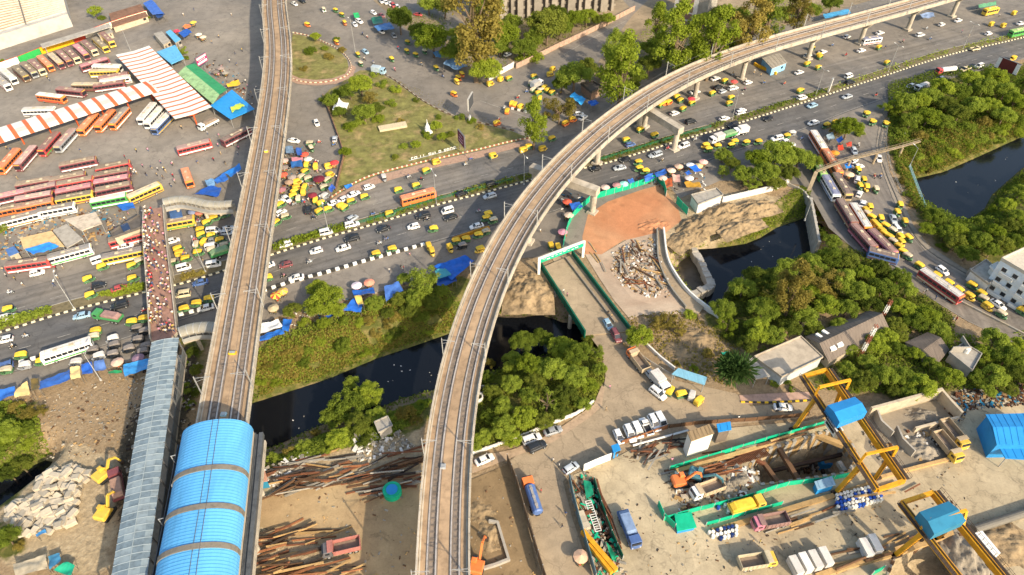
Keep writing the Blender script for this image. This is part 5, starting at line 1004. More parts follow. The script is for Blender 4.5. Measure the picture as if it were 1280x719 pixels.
vehicles('fareast', 'car white 345 282,car white 265 205,car white 450 183,car white 675 196,car white 797 136,car white 890 113,car white 1060 187,pickup cream 985 274,van white 275 426,car white 12 548,car white 1240 130,car white 45 310,car white 128 290,car dark 280 462,auto 490 353,auto 105 380,auto 445 267,auto 45 360,auto 110 310,auto 70 272,auto 115 320,autoy 1078 135,autoy 1145 143,autoy 1205 73,auto 8 510,moto 555 378,moto 430 530,moto 735 215,moto 715 155,moto 580 230,moto 260 305,moto 185 250,bus UWR 400 228 @8 9,bus YYY 1070 63 @12 8,bus LNN 1228 182 @12 10', T(1, 6), 16, jit=5)
vehicles('neareast', 'car silver 265 541,car lblue 65 592,car white 625 481,car white 1005 371,car silver 788 442,tanker white red 820 395 @186,lorry white white 690 485 @200,pickup cream 930 387,autoy 1195 328,auto 405 690,auto 480 700,auto 370 642,auto 195 690,auto 145 705', T(1, 6), 197)
vehicles('neareast', 'car black 650 317,car silver 785 312,car dark 815 267,auto 885 285,auto 890 320,auto 925 336,car silver 980 240', T(2, 4), 195); vehicles('fareast', 'auto 825 158,auto 905 100,auto 985 130,car blue 845 181', T(2, 4), 14)
vehicles('fareast', 'car white 475 35,car white 565 2,auto 85 130', T(2, 5), 15)
vehicles('neareast', 'car white 245 190,box white white 565 105,box white white 430 150,lorry green green 490 126,car dark 530 80,car silver 90 240,autoy 365 190,auto 380 212,auto 430 195,auto 508 190,auto 527 170,auto 592 175,auto 660 170,auto 820 138,autow 850 122,car white 770 148,car white 810 168,car white 842 186,moto 125 270,moto 155 200,moto 910 145,moto 310 150', T(2, 5), 195)
vehicles('neareast', 'car white 105 80,auto 190 105,auto 255 85', R1, 200)
vehicles('buslane', 'bus WOW 135 232 @-58 12,bus OOO 215 355 @-58 8,bus OOO 262 425 @-60 8,bus UWU 225 572 @-60 11,bus KTW 310 560 @-58 12,bus LNN 150 455 @-60 7', R1, -60, .06)
vehicles('buslane', 'bus KMT 225 165 @-58 12,bus WOW 325 200 @-58 12,bus MMI 350 350 @-48 11,bus MIM 490 390 @-45 11,bus KUK 500 480 @-15 8', R2, -58, .06)
vehicles('buslane', 'car silver 405 290 @-60,car white 592 345 @-78,car white 405 362 @30,car white 435 405 @10,car white 430 505 @80,car white 445 610 @62,car white 470 685 @70,auto 435 440,auto 478 515 @-70,auto 450 560,autoy 500 570 @-80,autoc 570 585,auto 540 80 @-70,auto 640 95 @-70,auto 495 20,moto 560 475,moto 605 475,moto 440 245', R1, -62)
vehicles('buslane', 'car silver 580 200 @-68,car white 610 285 @-52,autoy 405 120 @-70,auto 375 145,autoc 385 170,auto 420 195,auto 485 205 @-70,autoy 440 240,autoy 465 265,auto 525 260,auto 495 296,autoy 515 320,autoc 580 295,auto 555 345,autoc 580 375,autoy 635 342,autoy 640 380,auto 625 415,auto 655 455,autoc 690 485,auto 695 350,auto 630 105 @-70,auto 610 160 @-60,auto 665 230 @-70', R2, -38, jit=10)
vehicles('buslane2', 'car white 230 47 @-36,car white 645 302 @-34,autoy 190 95,autoy 280 150,autoy 355 202,auto 455 165,autoy 435 247,auto 525 230,autoc 540 267,autoy 570 322,autoc 675 380,auto 60 20,auto 830 360,bus WRC 210 165 @-35 12.5', R3, -33)
vehicles('lowroad', 'tipper tan orange 125 215 @128,car silver 240 345 @-50,box white white 325 415 @-50,suv white 305 512 @-38,auto 420 490 @55,auto 525 525 @10,autoy 680 580 @40,autow 610 530 @75', D1, -50, .03)
vehicles('lowroad', 'car white 240 325,car white 340 300,car white 410 275,pickup white 485 235 @118,car white 560 205,car white 620 185', D2, -63, .03, ('hatch', 'suv', 'van'))
vehicles('lowroad', 'sedan grey 410 440 @18,suv white 290 487 @20,suv dark 320 530 @24,car white 25 602 @24', T(4, 4), 20, .12); vehicles('lowroad', 'hatch silver 515 110 @32,tanker blue orange 295 270 @108', T(5, 4), 30, .03); vehicles('lowroad', 'sedan white 805 308 @-4', T(4, 5), 0, .03); vehicles('lowroad', 'hatch lblue 720 518 @-60,suv maroon 765 582 @-62,auto 400 85 @-70,auto 440 92 @-70', T(3, 4), -60, .3)
vehicles('works', 'lorry sky blue 845 455 @-68', T(5, 4), 0, .02); vehicles('works', 'tipper tan white 380 232 @200,tipper cream yellow 665 640 @9,lorry yellow yellow 605 320 @15,tipper maroon pink 735 415 @190', T(5, 5), 0, .02); vehicles('works', 'tipper tan yellow 830 530 @-50,tipper tan yellow 865 460 @-50', T(4, 6), 0, .02)
vehicles('dirt', 'tipper red slate 120 560 @193', T(5, 3), 0, .02); vehicles('dirt', 'lorry rust maroon 660 205 @100', T(5, 1), 0, .0)
# people
people('yard', '450 215,765 215,830 210,95 370,885 320,915 315,915 365,970 355,960 410,980 385,965 290,750 340,765 340,35 200,60 210', T(2, 1)); people('yard', '70 285,20 315,15 365,70 350,80 390,60 410,210 280,300 265,325 185,340 230,440 200,435 230,365 285,120 85,265 115,330 130', T(2, 2)); people('yard', '265 435,275 445,170 620', T(1, 1))
people('yard', '470 330,520 260,600 300,700 250,720 360,755 330,800 300,820 350,850 310,880 350,900 280,930 330,300 420,560 560,600 620,640 640,700 600,720 570,760 600,800 560,610 680,650 660', T(2, 1)); people('market', '190 50,130 80,330 205,290 235,400 80,460 280,420 295,430 360,480 455,490 480,510 520,475 500,540 490,520 550,345 375,360 400,330 420,300 360,390 340', T(1, 2))
people('farw', '125 293,80 260,300 295,318 250,30 240,15 210,350 195,310 200', T(3, 1))
people('jam', '260 165,245 175,280 80,290 95,350 90,310 130,300 340,345 480', J1); people('jam2', '345 245,410 210,405 290,430 285,560 330,330 520,300 545,470 565,330 400,180 555', J2)
people('fareast', '640 410,645 400,680 420,590 455', T(1, 5)); people('fareast', '480 265,465 430,910 175,950 200,1120 85', T(1, 6)); people('neare', '390 215,455 195,470 200,465 210,505 125,620 310', T(3, 3)); people('junc', '230 325,300 265,480 430,420 350,610 300,640 290,660 290', Q7); people('lowroad', '410 605,445 635', T(4, 4), .03); people('lowroad', '465 437,485 370,345 240', T(5, 4), .03); people('lowroad', '730 195,710 320', T(4, 4), .03); people('lowroad', '490 350,470 330,720 455,740 470', T(3, 4), .32); people('works', '555 370,180 605', T(4, 5), .02); people('works', '680 525', T(5, 5), .02); people('buslane', '470 100', T(2, 6)); people('buslane2', '90 205,110 195,180 250,310 415,335 410', R3); people('clay', '330 635,340 665', T(2, 4), .03); people('gap', '780 100', N1); people('works', '415 580,430 585', T(5, 6), .02)
# the crowd on the paved footbridge
wp = PX(PLZ, PZ); gcr = random.Random(5); npl = 0
while npl < 190:
 t_ = gcr.random(); u = gcr.random() ** 1.7 * .9 + .05
 a = np.interp(262 + t_ * 158, [262, 290, 357, 424], [181, 179.5, 184.6, 189]); b_ = np.interp(262 + t_ * 158, [259, 290, 345.6, 414], [205, 207.5, 214, 222]); px = a + (b_ - a) * u; py = 262 + t_ * 155
 p = P(px, py, PZ); npl += 1
 person(p.x, p.y, PZ, R(heading(px, py, 95) * 57.3 + (180 if gcr.random() < .5 else 0) + gcr.uniform(-25, 25)) if False else heading(px, py, 95 if gcr.random() < .5 else 275) + gcr.uniform(-.4, .4), 'walk' if gcr.random() < .75 else 'stand', 300 + npl, None, px, py, 'amid the crowd on the paved footbridge')

# ------------------------------------------------------------------ median, kerbs, hedges, markings
KW = flat('kerb_cream', 'd9cfae', .8, .15, 2, rand=0); KB = flat('kerb_black', '3a3833', .85, .2, 2, rand=0); KWH = flat('block_white', 'e2dfd6', .7, .12, 2, rand=0); REDB = flat('kerb_red', '96624c', .85, .2, 2, rand=0); SOIL = mat('bed_soil', (.16, .13, .07), .95, .3, 1.2, space='pos', rand=0)
def striped(name, label, cat, pts, w_, h, step, ms, z=0, gap=0.0, world=False):
 path = pts if world else PX(pts, z); path = spline(path, 1.0); o = path[0].copy(); b = MB(); pp = along(path, step, 0)
 for i, (p, d) in enumerate(pp):
  a = math.atan2(d.y, d.x); q = p + d * (step / 2); b.box(q.x - o.x, q.y - o.y, z + h / 2, step - gap, w_, h, a, i % len(ms))
 return thing(b.build(name, ms, None, loc=(o.x, o.y, 0)), label, cat)
MEDW = spline(PX(MED[1:-1] if False else MED, 0), 3.0)
striped('median_kerb', 'cream and black striped kerb running along the planted median', 'kerb', MEDW, .45, .34, .95, [KW, KB], world=True)
mb = MB().sweep(offset(MEDW, -2.3), [(-1.9, 0), (-1.9, .16), (1.9, .16), (1.9, 0)]); struct(mb.build('median_bed', SOIL), 'narrow soil bed of the road median')
striped('median_kerb', 'plain grey kerb on the far side of the planted median', 'kerb', offset(MEDW, -4.3), .3, .24, 2.0, [flat('kerb_grey', '8f8a80', .85, .15, 2, rand=0)], world=True)
def along_strip(x0, x1, o0=-3.9, o1=-.8):
 a = [p for p in offset(MEDW, o0)]; b = [p for p in offset(MEDW, o1)]; idx = [i for i, p in enumerate(MEDW) if x0 <= CX + FPX * p.x / (p.y * math.cos(PITCH) + CAM_H * math.sin(PITCH)) <= x1]; 
 return [a[i] for i in idx] + [b[i] for i in idx][::-1]
def growthw(polys, *a, **k):
 global PX
 old = PX; PX = lambda q, z=0: [Vector(p) for p in q]
 try: return growth('shrubbery', polys, *a, **k)
 finally: PX = old
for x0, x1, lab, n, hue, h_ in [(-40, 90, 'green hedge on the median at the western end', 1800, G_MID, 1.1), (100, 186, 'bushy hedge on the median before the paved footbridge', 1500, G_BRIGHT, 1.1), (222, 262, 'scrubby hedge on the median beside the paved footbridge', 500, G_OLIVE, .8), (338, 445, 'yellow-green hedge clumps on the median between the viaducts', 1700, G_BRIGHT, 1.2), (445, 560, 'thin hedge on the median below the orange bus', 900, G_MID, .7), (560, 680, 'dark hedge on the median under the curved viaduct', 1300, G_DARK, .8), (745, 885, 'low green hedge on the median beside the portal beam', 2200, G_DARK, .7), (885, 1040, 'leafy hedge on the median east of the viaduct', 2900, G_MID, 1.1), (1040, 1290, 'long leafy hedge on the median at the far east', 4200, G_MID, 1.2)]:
 growthw([along_strip(x0, x1)], lab, n, .7, hue, int(x0) + 60, h_, 'hedge')
GREENP = flat('rail_green', '1f7a55', .5, .12, 1.5, rand=0); TEALG = mat('green_hoarding', srgb('12a67c'), .55, .18, .5, rand=.04); TEALD = mat('dark_green_panel', srgb('0f5a44'), .6, .15, .6, rand=.04)
def railing(label, path, h=1.1, mt=None, step=2.0, rails=3, name='railing', z=0):
 o = path[0].copy(); q = [Vector((p.x - o.x, p.y - o.y, 0)) for p in path]; b = MB()
 for p, d in along(q, step, .1): b.bar((p.x, p.y, z), (p.x, p.y, z + h), .08)
 for k in range(rails): b.sweep([p + Vector((0, 0, z + h * (k + 1) / rails)) for p in q], [(-.03, -.04), (-.03, .04), (.03, .04), (.03, -.04)])
 return thing(b.build(name, mt or GREENP, None, loc=(o.x, o.y, 0)), label, 'railing')
def seg(x0, x1, o=-2.2): s = along_strip(x0, x1, o, o - .1); return s[:len(s) // 2]
railing('green median railing below the orange bus', seg(440, 655)); railing('green median railing beside the portal beam', seg(745, 900))
def dashes(name, label, path, o, w_, L_=3.0, gap=6.0, z=.045, solid=False):
 p = offset(path, o); b = MB(); 
 if solid: b.sweep([q + Vector((0, 0, z)) for q in p], [(-w_ / 2, 0), (w_ / 2, 0)], closed=False)
 else:
  for q, d in along(p, L_ + gap, 1): n = Vector((d.y, -d.x, 0)) * w_ / 2; e = q + d * L_; b.poly([(q.x + n.x, q.y + n.y, z), (q.x - n.x, q.y - n.y, z), (e.x - n.x, e.y - n.y, z), (e.x + n.x, e.y + n.y, z)])
 return struct(b.build(name, mat('worn_road_paint', (.31, .29, .25), .8, .5, 1.5, space='pos', rand=0)), label)
UPW = spline(PX([(a, (b + c) / 2) for a, b, c in [(m[0], m[1], np.interp(m[0], [u[0] for u in UP], [u[1] for u in UP])) for m in MED]], 0), 3); LOWW = spline(PX([(m[0], (m[1] + np.interp(m[0], [u[0] for u in LOW], [u[1] for u in LOW])) / 2) for m in MED], 0), 3)
dashes('lane_markings', 'worn lane dashes of the far carriageway', UPW, 0, .18); dashes('lane_markings', 'worn lane dashes of the near carriageway', LOWW, 0, .18); dashes('edge_line', 'pale edge line of the near carriageway', spline(PX(LOW[1:-1], 0), 3), -.6, .16, solid=True)
dashes('edge_line', 'pale edge line of the back avenue', spline(PX([(600, 126), (640, 140), (668, 150)], 0), 3), 0, .22, solid=True); dashes('edge_line', 'pale line along the walled side road', spline(PX([(705, 68), (740, 48), (783, 26)], 0), 3), 0, .25, solid=True)
dashes('edge_line', 'yellow white divider line of the bus road', spline(PX([(1090, 310), (1130, 338), (1190, 372), (1290, 425)], 0), 3), 0, .25, z=.062, solid=True); dashes('lane_markings', 'white dashes along the service road edge', spline(PX([(703, 606), (712, 640), (722, 670), (738, 719)], 0), 2), -1.2, .22, 1.2, 1.2, z=.03)
for lab, pts in [('black and white kerb blocks west of the paved footbridge', [(10, 458), (40, 450), (68, 442)]), ('black and white kerb blocks between footbridge and straight viaduct', [(224, 394.5), (250, 388), (273, 381)]), ('black and white kerb blocks running east from the straight viaduct', [(328, 365), (365, 353), (409, 341), (470, 323), (528, 307)])]:
 striped('kerb_blocks', lab, 'kerb blocks', pts, .75, .7, 1.25, [KWH, KB], gap=.12)
striped('bus_road_divider', 'low concrete divider along the drain side bus lane', 'divider', [(1098, 322), (1120, 335), (1150, 352), (1200, 378), (1290, 424)], .4, .6, 2.2, [flat('kerb_grey', '8f8a80'), flat('kerb_tan', 'a89c86', .85, .15)], gap=.05)
striped('drain_kerb', 'dark kerb between drain road and footpath', 'kerb', [(1105, 152), (1099, 183), (1107, 214), (1120, 246), (1137, 284), (1160, 313), (1213, 346), (1290, 391)], .3, .25, 2.0, [flat('kerb_dim', '6c665c', .85, .15)])
for lab, pts in [('yellow and black kerb in front of the pink pavement', [(926, 503), (960, 503.5), (1011, 501)])]:
 striped('kerb', lab, 'kerb', pts, .35, .3, .9, [flat('kerb_yellow', 'd8ae2a', .7, .1), KB])
# ------------------------------------------------------------------ lamps
def lamp(px, py, h, label, rot, arms=2):
 p = P(px, py); r = empty('street_lamp', (p.x, p.y, 0), rot); MB().cyl((0, 0, -.2), (0, 0, .5), .28, .22, 8).cyl((0, 0, .3), (0, 0, h), .11, .06, 8).build('pole', GALV, r)
 for s in ((1, -1) if arms == 2 else (1,)):
  MB().bar((0, 0, h - .1), (0, s * 1.5, h + .3), .08).build('arm', GALV, r); MB().loft(rings([(-.16, .1, h + .22, h + .38), (.16, .1, h + .22, h + .38)], .04)).box(0, 0, h + .3, .34, .8, .12).build('lamp_head', LAMP, r).location = (0, s * 1.9, 0)
 thing(r, label, 'street lamp', 'street lamps')
for px, py, h, lab, k in [(93, 386, 11.5, 'tall grey twin armed lamp on the median near the silver saloon', 2), (257, 340, 11, 'tall twin armed lamp on the median beside the walled jam', 2), (411, 290, 11.5, 'tall twin armed lamp on the median below the market jam', 2), (545.5, 255, 11.5, 'tall twin armed lamp on the median beside the orange bus', 2), (655, 231, 11, 'tall twin armed lamp on the median left under the curved viaduct', 2), (915, 150, 11, 'tall twin armed lamp on the median above the busy portal beam', 2), (1019, 121, 11, 'tall twin armed lamp on the median by the white banner', 2), (1110, 90, 11, 'tall twin armed lamp on the median in the middle of the far east hedge', 2), (1203, 62, 11, 'tall twin armed lamp on the median at the far eastern end', 2), (444.5, 66, 14, 'very tall single lamp mast on the grassy island kerb', 1), (163, 63, 8, 'lamp post at the end of the striped canopy', 1), (126, 475, 9, 'lamp post standing behind the blue tarpaulin row', 1), (1006, 275, 7, 'single lamp post beside the lime bus', 1), (1137, 208, 7, 'lamp post on the footpath near the pipe bridge', 1), (880, 262, 6, 'lamp post behind the small hut', 1)]:
 lamp(px, py, h, lab, heading(px, py, 15) if py < 420 else 0, k)
# ------------------------------------------------------------------ park, island
LAWN = mat('lawn', (.16, .15, .045), .95, .45, .16, space='pos', rand=0, c2=(.36, .25, .12), big=.35); VERGE = mat('brick_verge', (.36, .235, .165), .9, .25, 1.2, space='pos', rand=0)
PARK = [(413, 249), (440, 232), (471, 219), (533, 203), (600, 188), (636, 179), (662, 173), (640, 164), (609, 157), (585, 151), (556, 142), (525, 125), (494, 102), (468, 88), (450, 88), (436, 96), (424, 106), (412, 112), (404, 120), (412, 140), (420, 162), (428, 185), (430, 196), (425, 218)]
sheet('lawn', PARK, LAWN, .10, 'patchy grass of the triangular park')
sheet('pavement', [(413, 250), (440, 233), (471, 220), (533, 204), (600, 189), (662, 174), (664, 180), (600, 197), (533, 212), (471, 230), (440, 243), (418, 258)], VERGE, .08, 'brick verge along the triangular park')
ISL = [(366, 42), (385, 46), (403, 53), (424, 64), (434, 75), (436, 86), (430, 94), (416, 99), (395, 101), (375, 99), (362, 95), (362, 70)]
sheet('lawn', ISL, LAWN, .12, 'dry grass of the round road island'); sheet('pavement', [(362, 92), (375, 98), (395, 100), (416, 98), (432, 92), (438, 80), (445, 84), (441, 96), (420, 105), (395, 107), (372, 105), (360, 100)], VERGE, .14, 'brick path round the grassy island')
striped('island_kerb', 'white and tan kerb around the round grassy island', 'kerb', [(366, 41), (385, 45), (403, 52), (424, 63), (436, 75), (439, 86), (433, 95), (418, 101), (395, 104), (375, 102), (362, 97)], .35, .4, 1.0, [KW, REDB])
striped('park_wall', 'low red and white boundary kerb of the triangular park', 'kerb', [(413, 248), (440, 231), (471, 218), (533, 202), (600, 187), (636, 178), (664, 172.5)], .35, .5, .55, [REDB, KW, REDB])
striped('park_wall', 'low brown kerb on the avenue side of the triangular park', 'kerb', [(468, 87), (494, 101), (525, 124), (556, 141), (585, 150), (609, 156), (640, 163)], .3, .4, 1.6, [flat('kerb_brown', '6d5742', .9, .15), flat('kerb_tan', 'a89c86', .85, .15)])
striped('park_wall', 'brown wall along the market side of the triangular park', 'wall', [(404, 121), (412, 141), (420, 163), (428, 186), (430, 196), (425, 218), (421, 236)], .3, 1.2, 1.6, [flat('wall_brown', '8a6a52', .9, .15), flat('wall_brown2', '79604c', .9, .15)])
p = P(427, 140); r = empty('white_tent', (p.x, p.y, .1)); tw = flat('tent_white', 'e9e7e2', .8, .06)
MB().loft([[(2.6 * k * c_, 2.6 * k * s_, z) for c_, s_ in ((1, 1), (-1, 1), (-1, -1), (1, -1))] for z, k in ((2.2, 1), (2.6, .72), (3.3, .38), (4.6, .12), (5.6, .03))]).build('canopy', tw, r)
for a, b_ in ((1, 1), (1, -1), (-1, 1), (-1, -1)): MB().cyl((a * 2.5, b_ * 2.5, 0), (a * 2.5, b_ * 2.5, 2.25), .06).build('pole', GALV, r)
thing(r, 'peaked white tent at the leafy edge of the triangular park', 'tent')
p = P(535, 166); r = empty('white_monument', (p.x, p.y, .1)); MB().cyl((0, 0, 0), (0, 0, .5), 1.7, 1.5, 12).cyl((0, 0, .5), (0, 0, 1.5), 1.1, 1.0, 12).build('plinth', WHITE, r); MB().loft([[(q * math.cos(i * .628), q * math.sin(i * .628), z) for i in range(10)] for z, q in ((1.5, .8), (2.0, .95), (2.6, .75), (3.2, .4), (4.0, .2), (5.2, .08))]).build('spire', WHITE, r); thing(r, 'white pointed monument on a round plinth in the triangular park', 'monument')
def strip_box(name, label, cat, a, b, w_, h, m_, z=.1):
 A, B = P(*a), P(*b); c = (A + B) / 2; d = B - A; return thing(MB().box(0, 0, h / 2, d.length, w_, h).box(0, 0, h + .04, d.length + .15, w_ + .15, .09).build(name, m_, None, loc=(c.x, c.y, z)), label, cat).__setattr__('rotation_euler', (0, 0, math.atan2(d.y, d.x)))
strip_box('stone_platform', 'long pale stone platform lying in the park grass', 'platform', (474, 163), (508, 157), 3.0, .7, flat('pale_stone', 'c9b998', .85, .12))
# white scribble-like lettering on the hedge: too small to read in the photograph
r0, r1 = P(511, 202), P(571, 186.5); r = empty('letter_sign', (r0.x, r0.y, .1), math.atan2((r1 - r0).y, (r1 - r0).x)); Ls = (r1 - r0).length; gl = random.Random(4); x = .2; lb = MB()
while x < Ls - 1:
 w_ = gl.uniform(.7, 1.1)
 if gl.random() < .14: x += .8; continue
 lb.box(x, 0, .75, .16, .14, .8); 
 if gl.random() < .6: lb.box(x + w_ * .45, 0, 1.08, w_ * .8, .12, .14)
 if gl.random() < .6: lb.box(x + w_ * .45, 0, .42, w_ * .8, .12, .14)
 if gl.random() < .5: lb.box(x + w_ * .8, 0, .75, .14, .13, .7)
 x += w_ + .3
lb.build('letters', WHITE, r); MB().box(Ls / 2, 0, .2, Ls, .3, .1).build('base_rail', GALV, r); thing(r, 'long sign of white letters along the park hedge', 'sign')
def billboard(px, py, h0, bw, bh, ang, name, label, mats, marks=None, posts=1, tilt=0):
 p = P(px, py); r = empty(name, (p.x, p.y, 0), heading(px, py, ang)); b = MB().box(0, 0, h0 + bh / 2, bw, .5, bh, m=0); bo = b.build('board', [mats[1]], r)
 f = MB().box(0, -.27, h0 + bh / 2, bw - .3, .04, bh - .3); fo = f.build('face', [mats[0]], bo)
 if marks: marks(fo, bw, bh, h0)
 for i in range(posts): x = 0 if posts == 1 else (-.4 + .8 * i / (posts - 1)) * bw; MB().cyl((x, .1, -.3), (x, .1, h0 + bh * .6), .22 if posts == 1 else .12, n=8).build('post', STEELD, r)
 return thing(r, label, 'billboard', 'billboards around the junction')
billboard(589, 151, 5.4, 6.0, 4.6, 62, 'billboard', 'dark grey billboard on one post at the park tip', [flat('board_dark', '45474a', .6, .08), flat('board_frame', 'a7a49c', .5, .08)])
def mrk(fo, bw, bh, h0):
 g = random.Random(3)
 for k in range(3): MB().box(g.uniform(-.5, .5), -.3, h0 + bh * (.25 + .25 * k), bw * g.uniform(.4, .75), .03, .35).build('writing', flat('mark_pale', 'c8a2b0', .6, .1), fo)
billboard(578, 191, 3.2, 5.6, 4.6, -52, 'billboard', 'maroon billboard leaning over the park corner', [flat('board_maroon', '6a2a45', .6, .12), STEELD], mrk, 2)
def mrk2(fo, bw, bh, h0):
 MB().box(0, -.3, h0 + bh * .78, bw * .86, .03, .9).build('stripe', WHITE, fo); MB().box(0, -.3, h0 + bh * .25, bw * .86, .03, .8).build('stripe', WHITE, fo)
 for k in range(5): MB().box(-1.6 + .8 * k, -.3, h0 + bh * .52, .4, .03, .4).build('letter', WHITE, fo)
billboard(256, 88, 2.8, 6.2, 3.6, 33, 'billboard', 'magenta and white billboard above the green market roof', [flat('board_pink', 'b3286e', .5, .08), STEELD], mrk2, 3)
def mrk3(fo, bw, bh, h0):
 for s in (-1, 1): MB().box(s * bw * .42, -.3, h0 + bh / 2, bw * .16, .03, bh * .9).build('panel', WHITE, fo)
billboard(1250, 101, 4.0, 8.5, 4.5, -22, 'billboard', 'dark red billboard with white side panels by the eastern wood', [flat('board_red', '5a2622', .6, .15), STEELD], mrk3, 1)
billboard(587.5, 152, .2, 1.8, 2.2, 70, 'notice_board', 'small white notice board below the dark billboard', [WHITE, GALV], None, 2); billboard(1035, 116, .4, 1.6, 5.5, 55, 'banner_board', 'narrow white vertical banner on the eastern median', [WHITE, GALV], None, 1)
# ------------------------------------------------------------------ sheds, canopies, tarpaulins
def slab(name, label, cat, corners, z, rm, wm, th=.22, inset=.35, ribs=0, parapet=0, ribm=None, group=None, pitch=0, door=True):
 wp = PX(corners, z); o = sum(wp, Vector()) / len(wp); r = empty(name, (o.x, o.y, 0)); q = [Vector((p.x - o.x, p.y - o.y, 0)) for p in wp]; zz = z
 if wm is not None:
  MB().prism([(p.x * (1 - inset / max(1, p.length)), p.y * (1 - inset / max(1, p.length))) for p in q], -.3, z - th).build('wall', wm, r)
  if door:
   a, b_ = min(zip(q, q[1:] + q[:1]), key=lambda e: (e[0] + e[1]).y); n = Vector(((b_ - a).y, -(b_ - a).x, 0)).normalized(); n = n if n.dot((a + b_) / 2) > 0 else -n; L_ = (b_ - a).length; an = math.atan2((b_ - a).y, (b_ - a).x); k = max(2, int(L_ / 3.2))
   for i in range(k):
    c_ = a.lerp(b_, (i + .5) / k) * (1 - inset / max(1, a.lerp(b_, .5).length)); dr = i == k // 2
    MB().box(c_.x, c_.y, 1.0 if dr else 1.6, 1.0 if dr else 1.3, .12, 2.0 if dr else 1.0, an).build('door' if dr else 'window', BROWNB if dr else GLASS, r)
 else:
  for p in q: MB().cyl((p.x * .93, p.y * .93, -.2), (p.x * .93, p.y * .93, z - th), .1, n=6).build('post', GALV, r)
 b = MB()
 if pitch:                                   # ridge from the middle of side 0-3 to the middle of side 1-2
  a, b2, c_, d = q[:4]; m0 = (a + d) / 2; m1 = (b2 + c_) / 2
  for s, (e0, e1) in enumerate(((a, b2), (d, c_))):
   v = [(e0.x, e0.y, z), (e1.x, e1.y, z), (m1.x, m1.y, z + pitch), (m0.x, m0.y, z + pitch)]; v2 = [(x, y, h - .12) for x, y, h in v]; b.add(v + v2, [(0, 1, 2, 3), (7, 6, 5, 4), (0, 4, 5, 1), (1, 5, 6, 2), (2, 6, 7, 3), (3, 7, 4, 0)], s if isinstance(rm, list) else 0)
   if ribs:
    for i in range(ribs): t_ = (i + .5) / ribs; b.bar(Vector(v[0]).lerp(Vector(v[1]), t_) + Vector((0, 0, .03)), Vector(v[3]).lerp(Vector(v[2]), t_) + Vector((0, 0, .03)), .1, .06, s if isinstance(rm, list) else 0)
  if wm is not None: MB().add([(a.x * .95, a.y * .95, z - .1), (d.x * .95, d.y * .95, z - .1), (m0.x * .95, m0.y * .95, z + pitch - .12), (b2.x * .95, b2.y * .95, z - .1), (c_.x * .95, c_.y * .95, z - .1), (m1.x * .95, m1.y * .95, z + pitch - .12)], [(0, 1, 2), (3, 5, 4)]).build('gable', wm, r)
 else:
  b.prism([(p.x, p.y) for p in q], z - th, z)
  if ribs:
   for i in range(ribs): t_ = (i + .5) / ribs; A = q[0].lerp(q[1], t_); B = q[3].lerp(q[2], t_); b.bar((A.x, A.y, z + .02), (B.x, B.y, z + .02), .12, .08)
  if parapet: 
   for a, b2 in zip(q, q[1:] + q[:1]): b.bar((a.x * .985, a.y * .985, z + parapet / 2), (b2.x * .985, b2.y * .985, z + parapet / 2), .2, parapet)
 b.build('roof', rm, r); thing(r, label, cat, group); return r
def C(tile, pts): return [(tile[0] + a / tile[2], tile[1] + b / tile[2]) for a, b in pts]
TARPM = {}
def tarp(label, corners, z, hexc, sag=.35, poles=True, cat='tarpaulin', group='tarpaulin shelters', name='tarpaulin_shelter'):
 wp = PX(corners, z); o = sum(wp, Vector()) / len(wp); r = empty(name, (o.x, o.y, 0)); q = [p - o for p in wp]; n = 8; g = RNG.random() * 50; vs = []
 for i in range(n + 1):
  for j in range(n + 1):
   u, v = i / n, j / n; p = (q[0] * (1 - u) + q[1] * u) * (1 - v) + (q[3] * (1 - u) + q[2] * u) * v; h = z - sag * 4 * u * (1 - u) * v * (1 - v) * 1.5 + .55 * noise.noise((p.x * .55 + g, p.y * .55, 0)) + .2 * noise.noise((p.x * 1.7 + g, p.y * 1.7, 5)); vs.append((p.x, p.y, h))
 b = MB().add(vs, [(i * (n + 1) + j, i * (n + 1) + j + 1, (i + 1) * (n + 1) + j + 1, (i + 1) * (n + 1) + j) for i in range(n) for j in range(n)]); o_ = b.build('sheet', mat('tarp_' + hexc, srgb(hexc), .45, .22, .8, rand=.06, spec=.4), r, True)
 if poles:
  for p in q[:4]: MB().cyl((p.x * .95, p.y * .95, -.1), (p.x * .95, p.y * .95, z + .1), .05, n=5).build('pole', BROWNB, r)
 thing(r, label, cat, group); return r
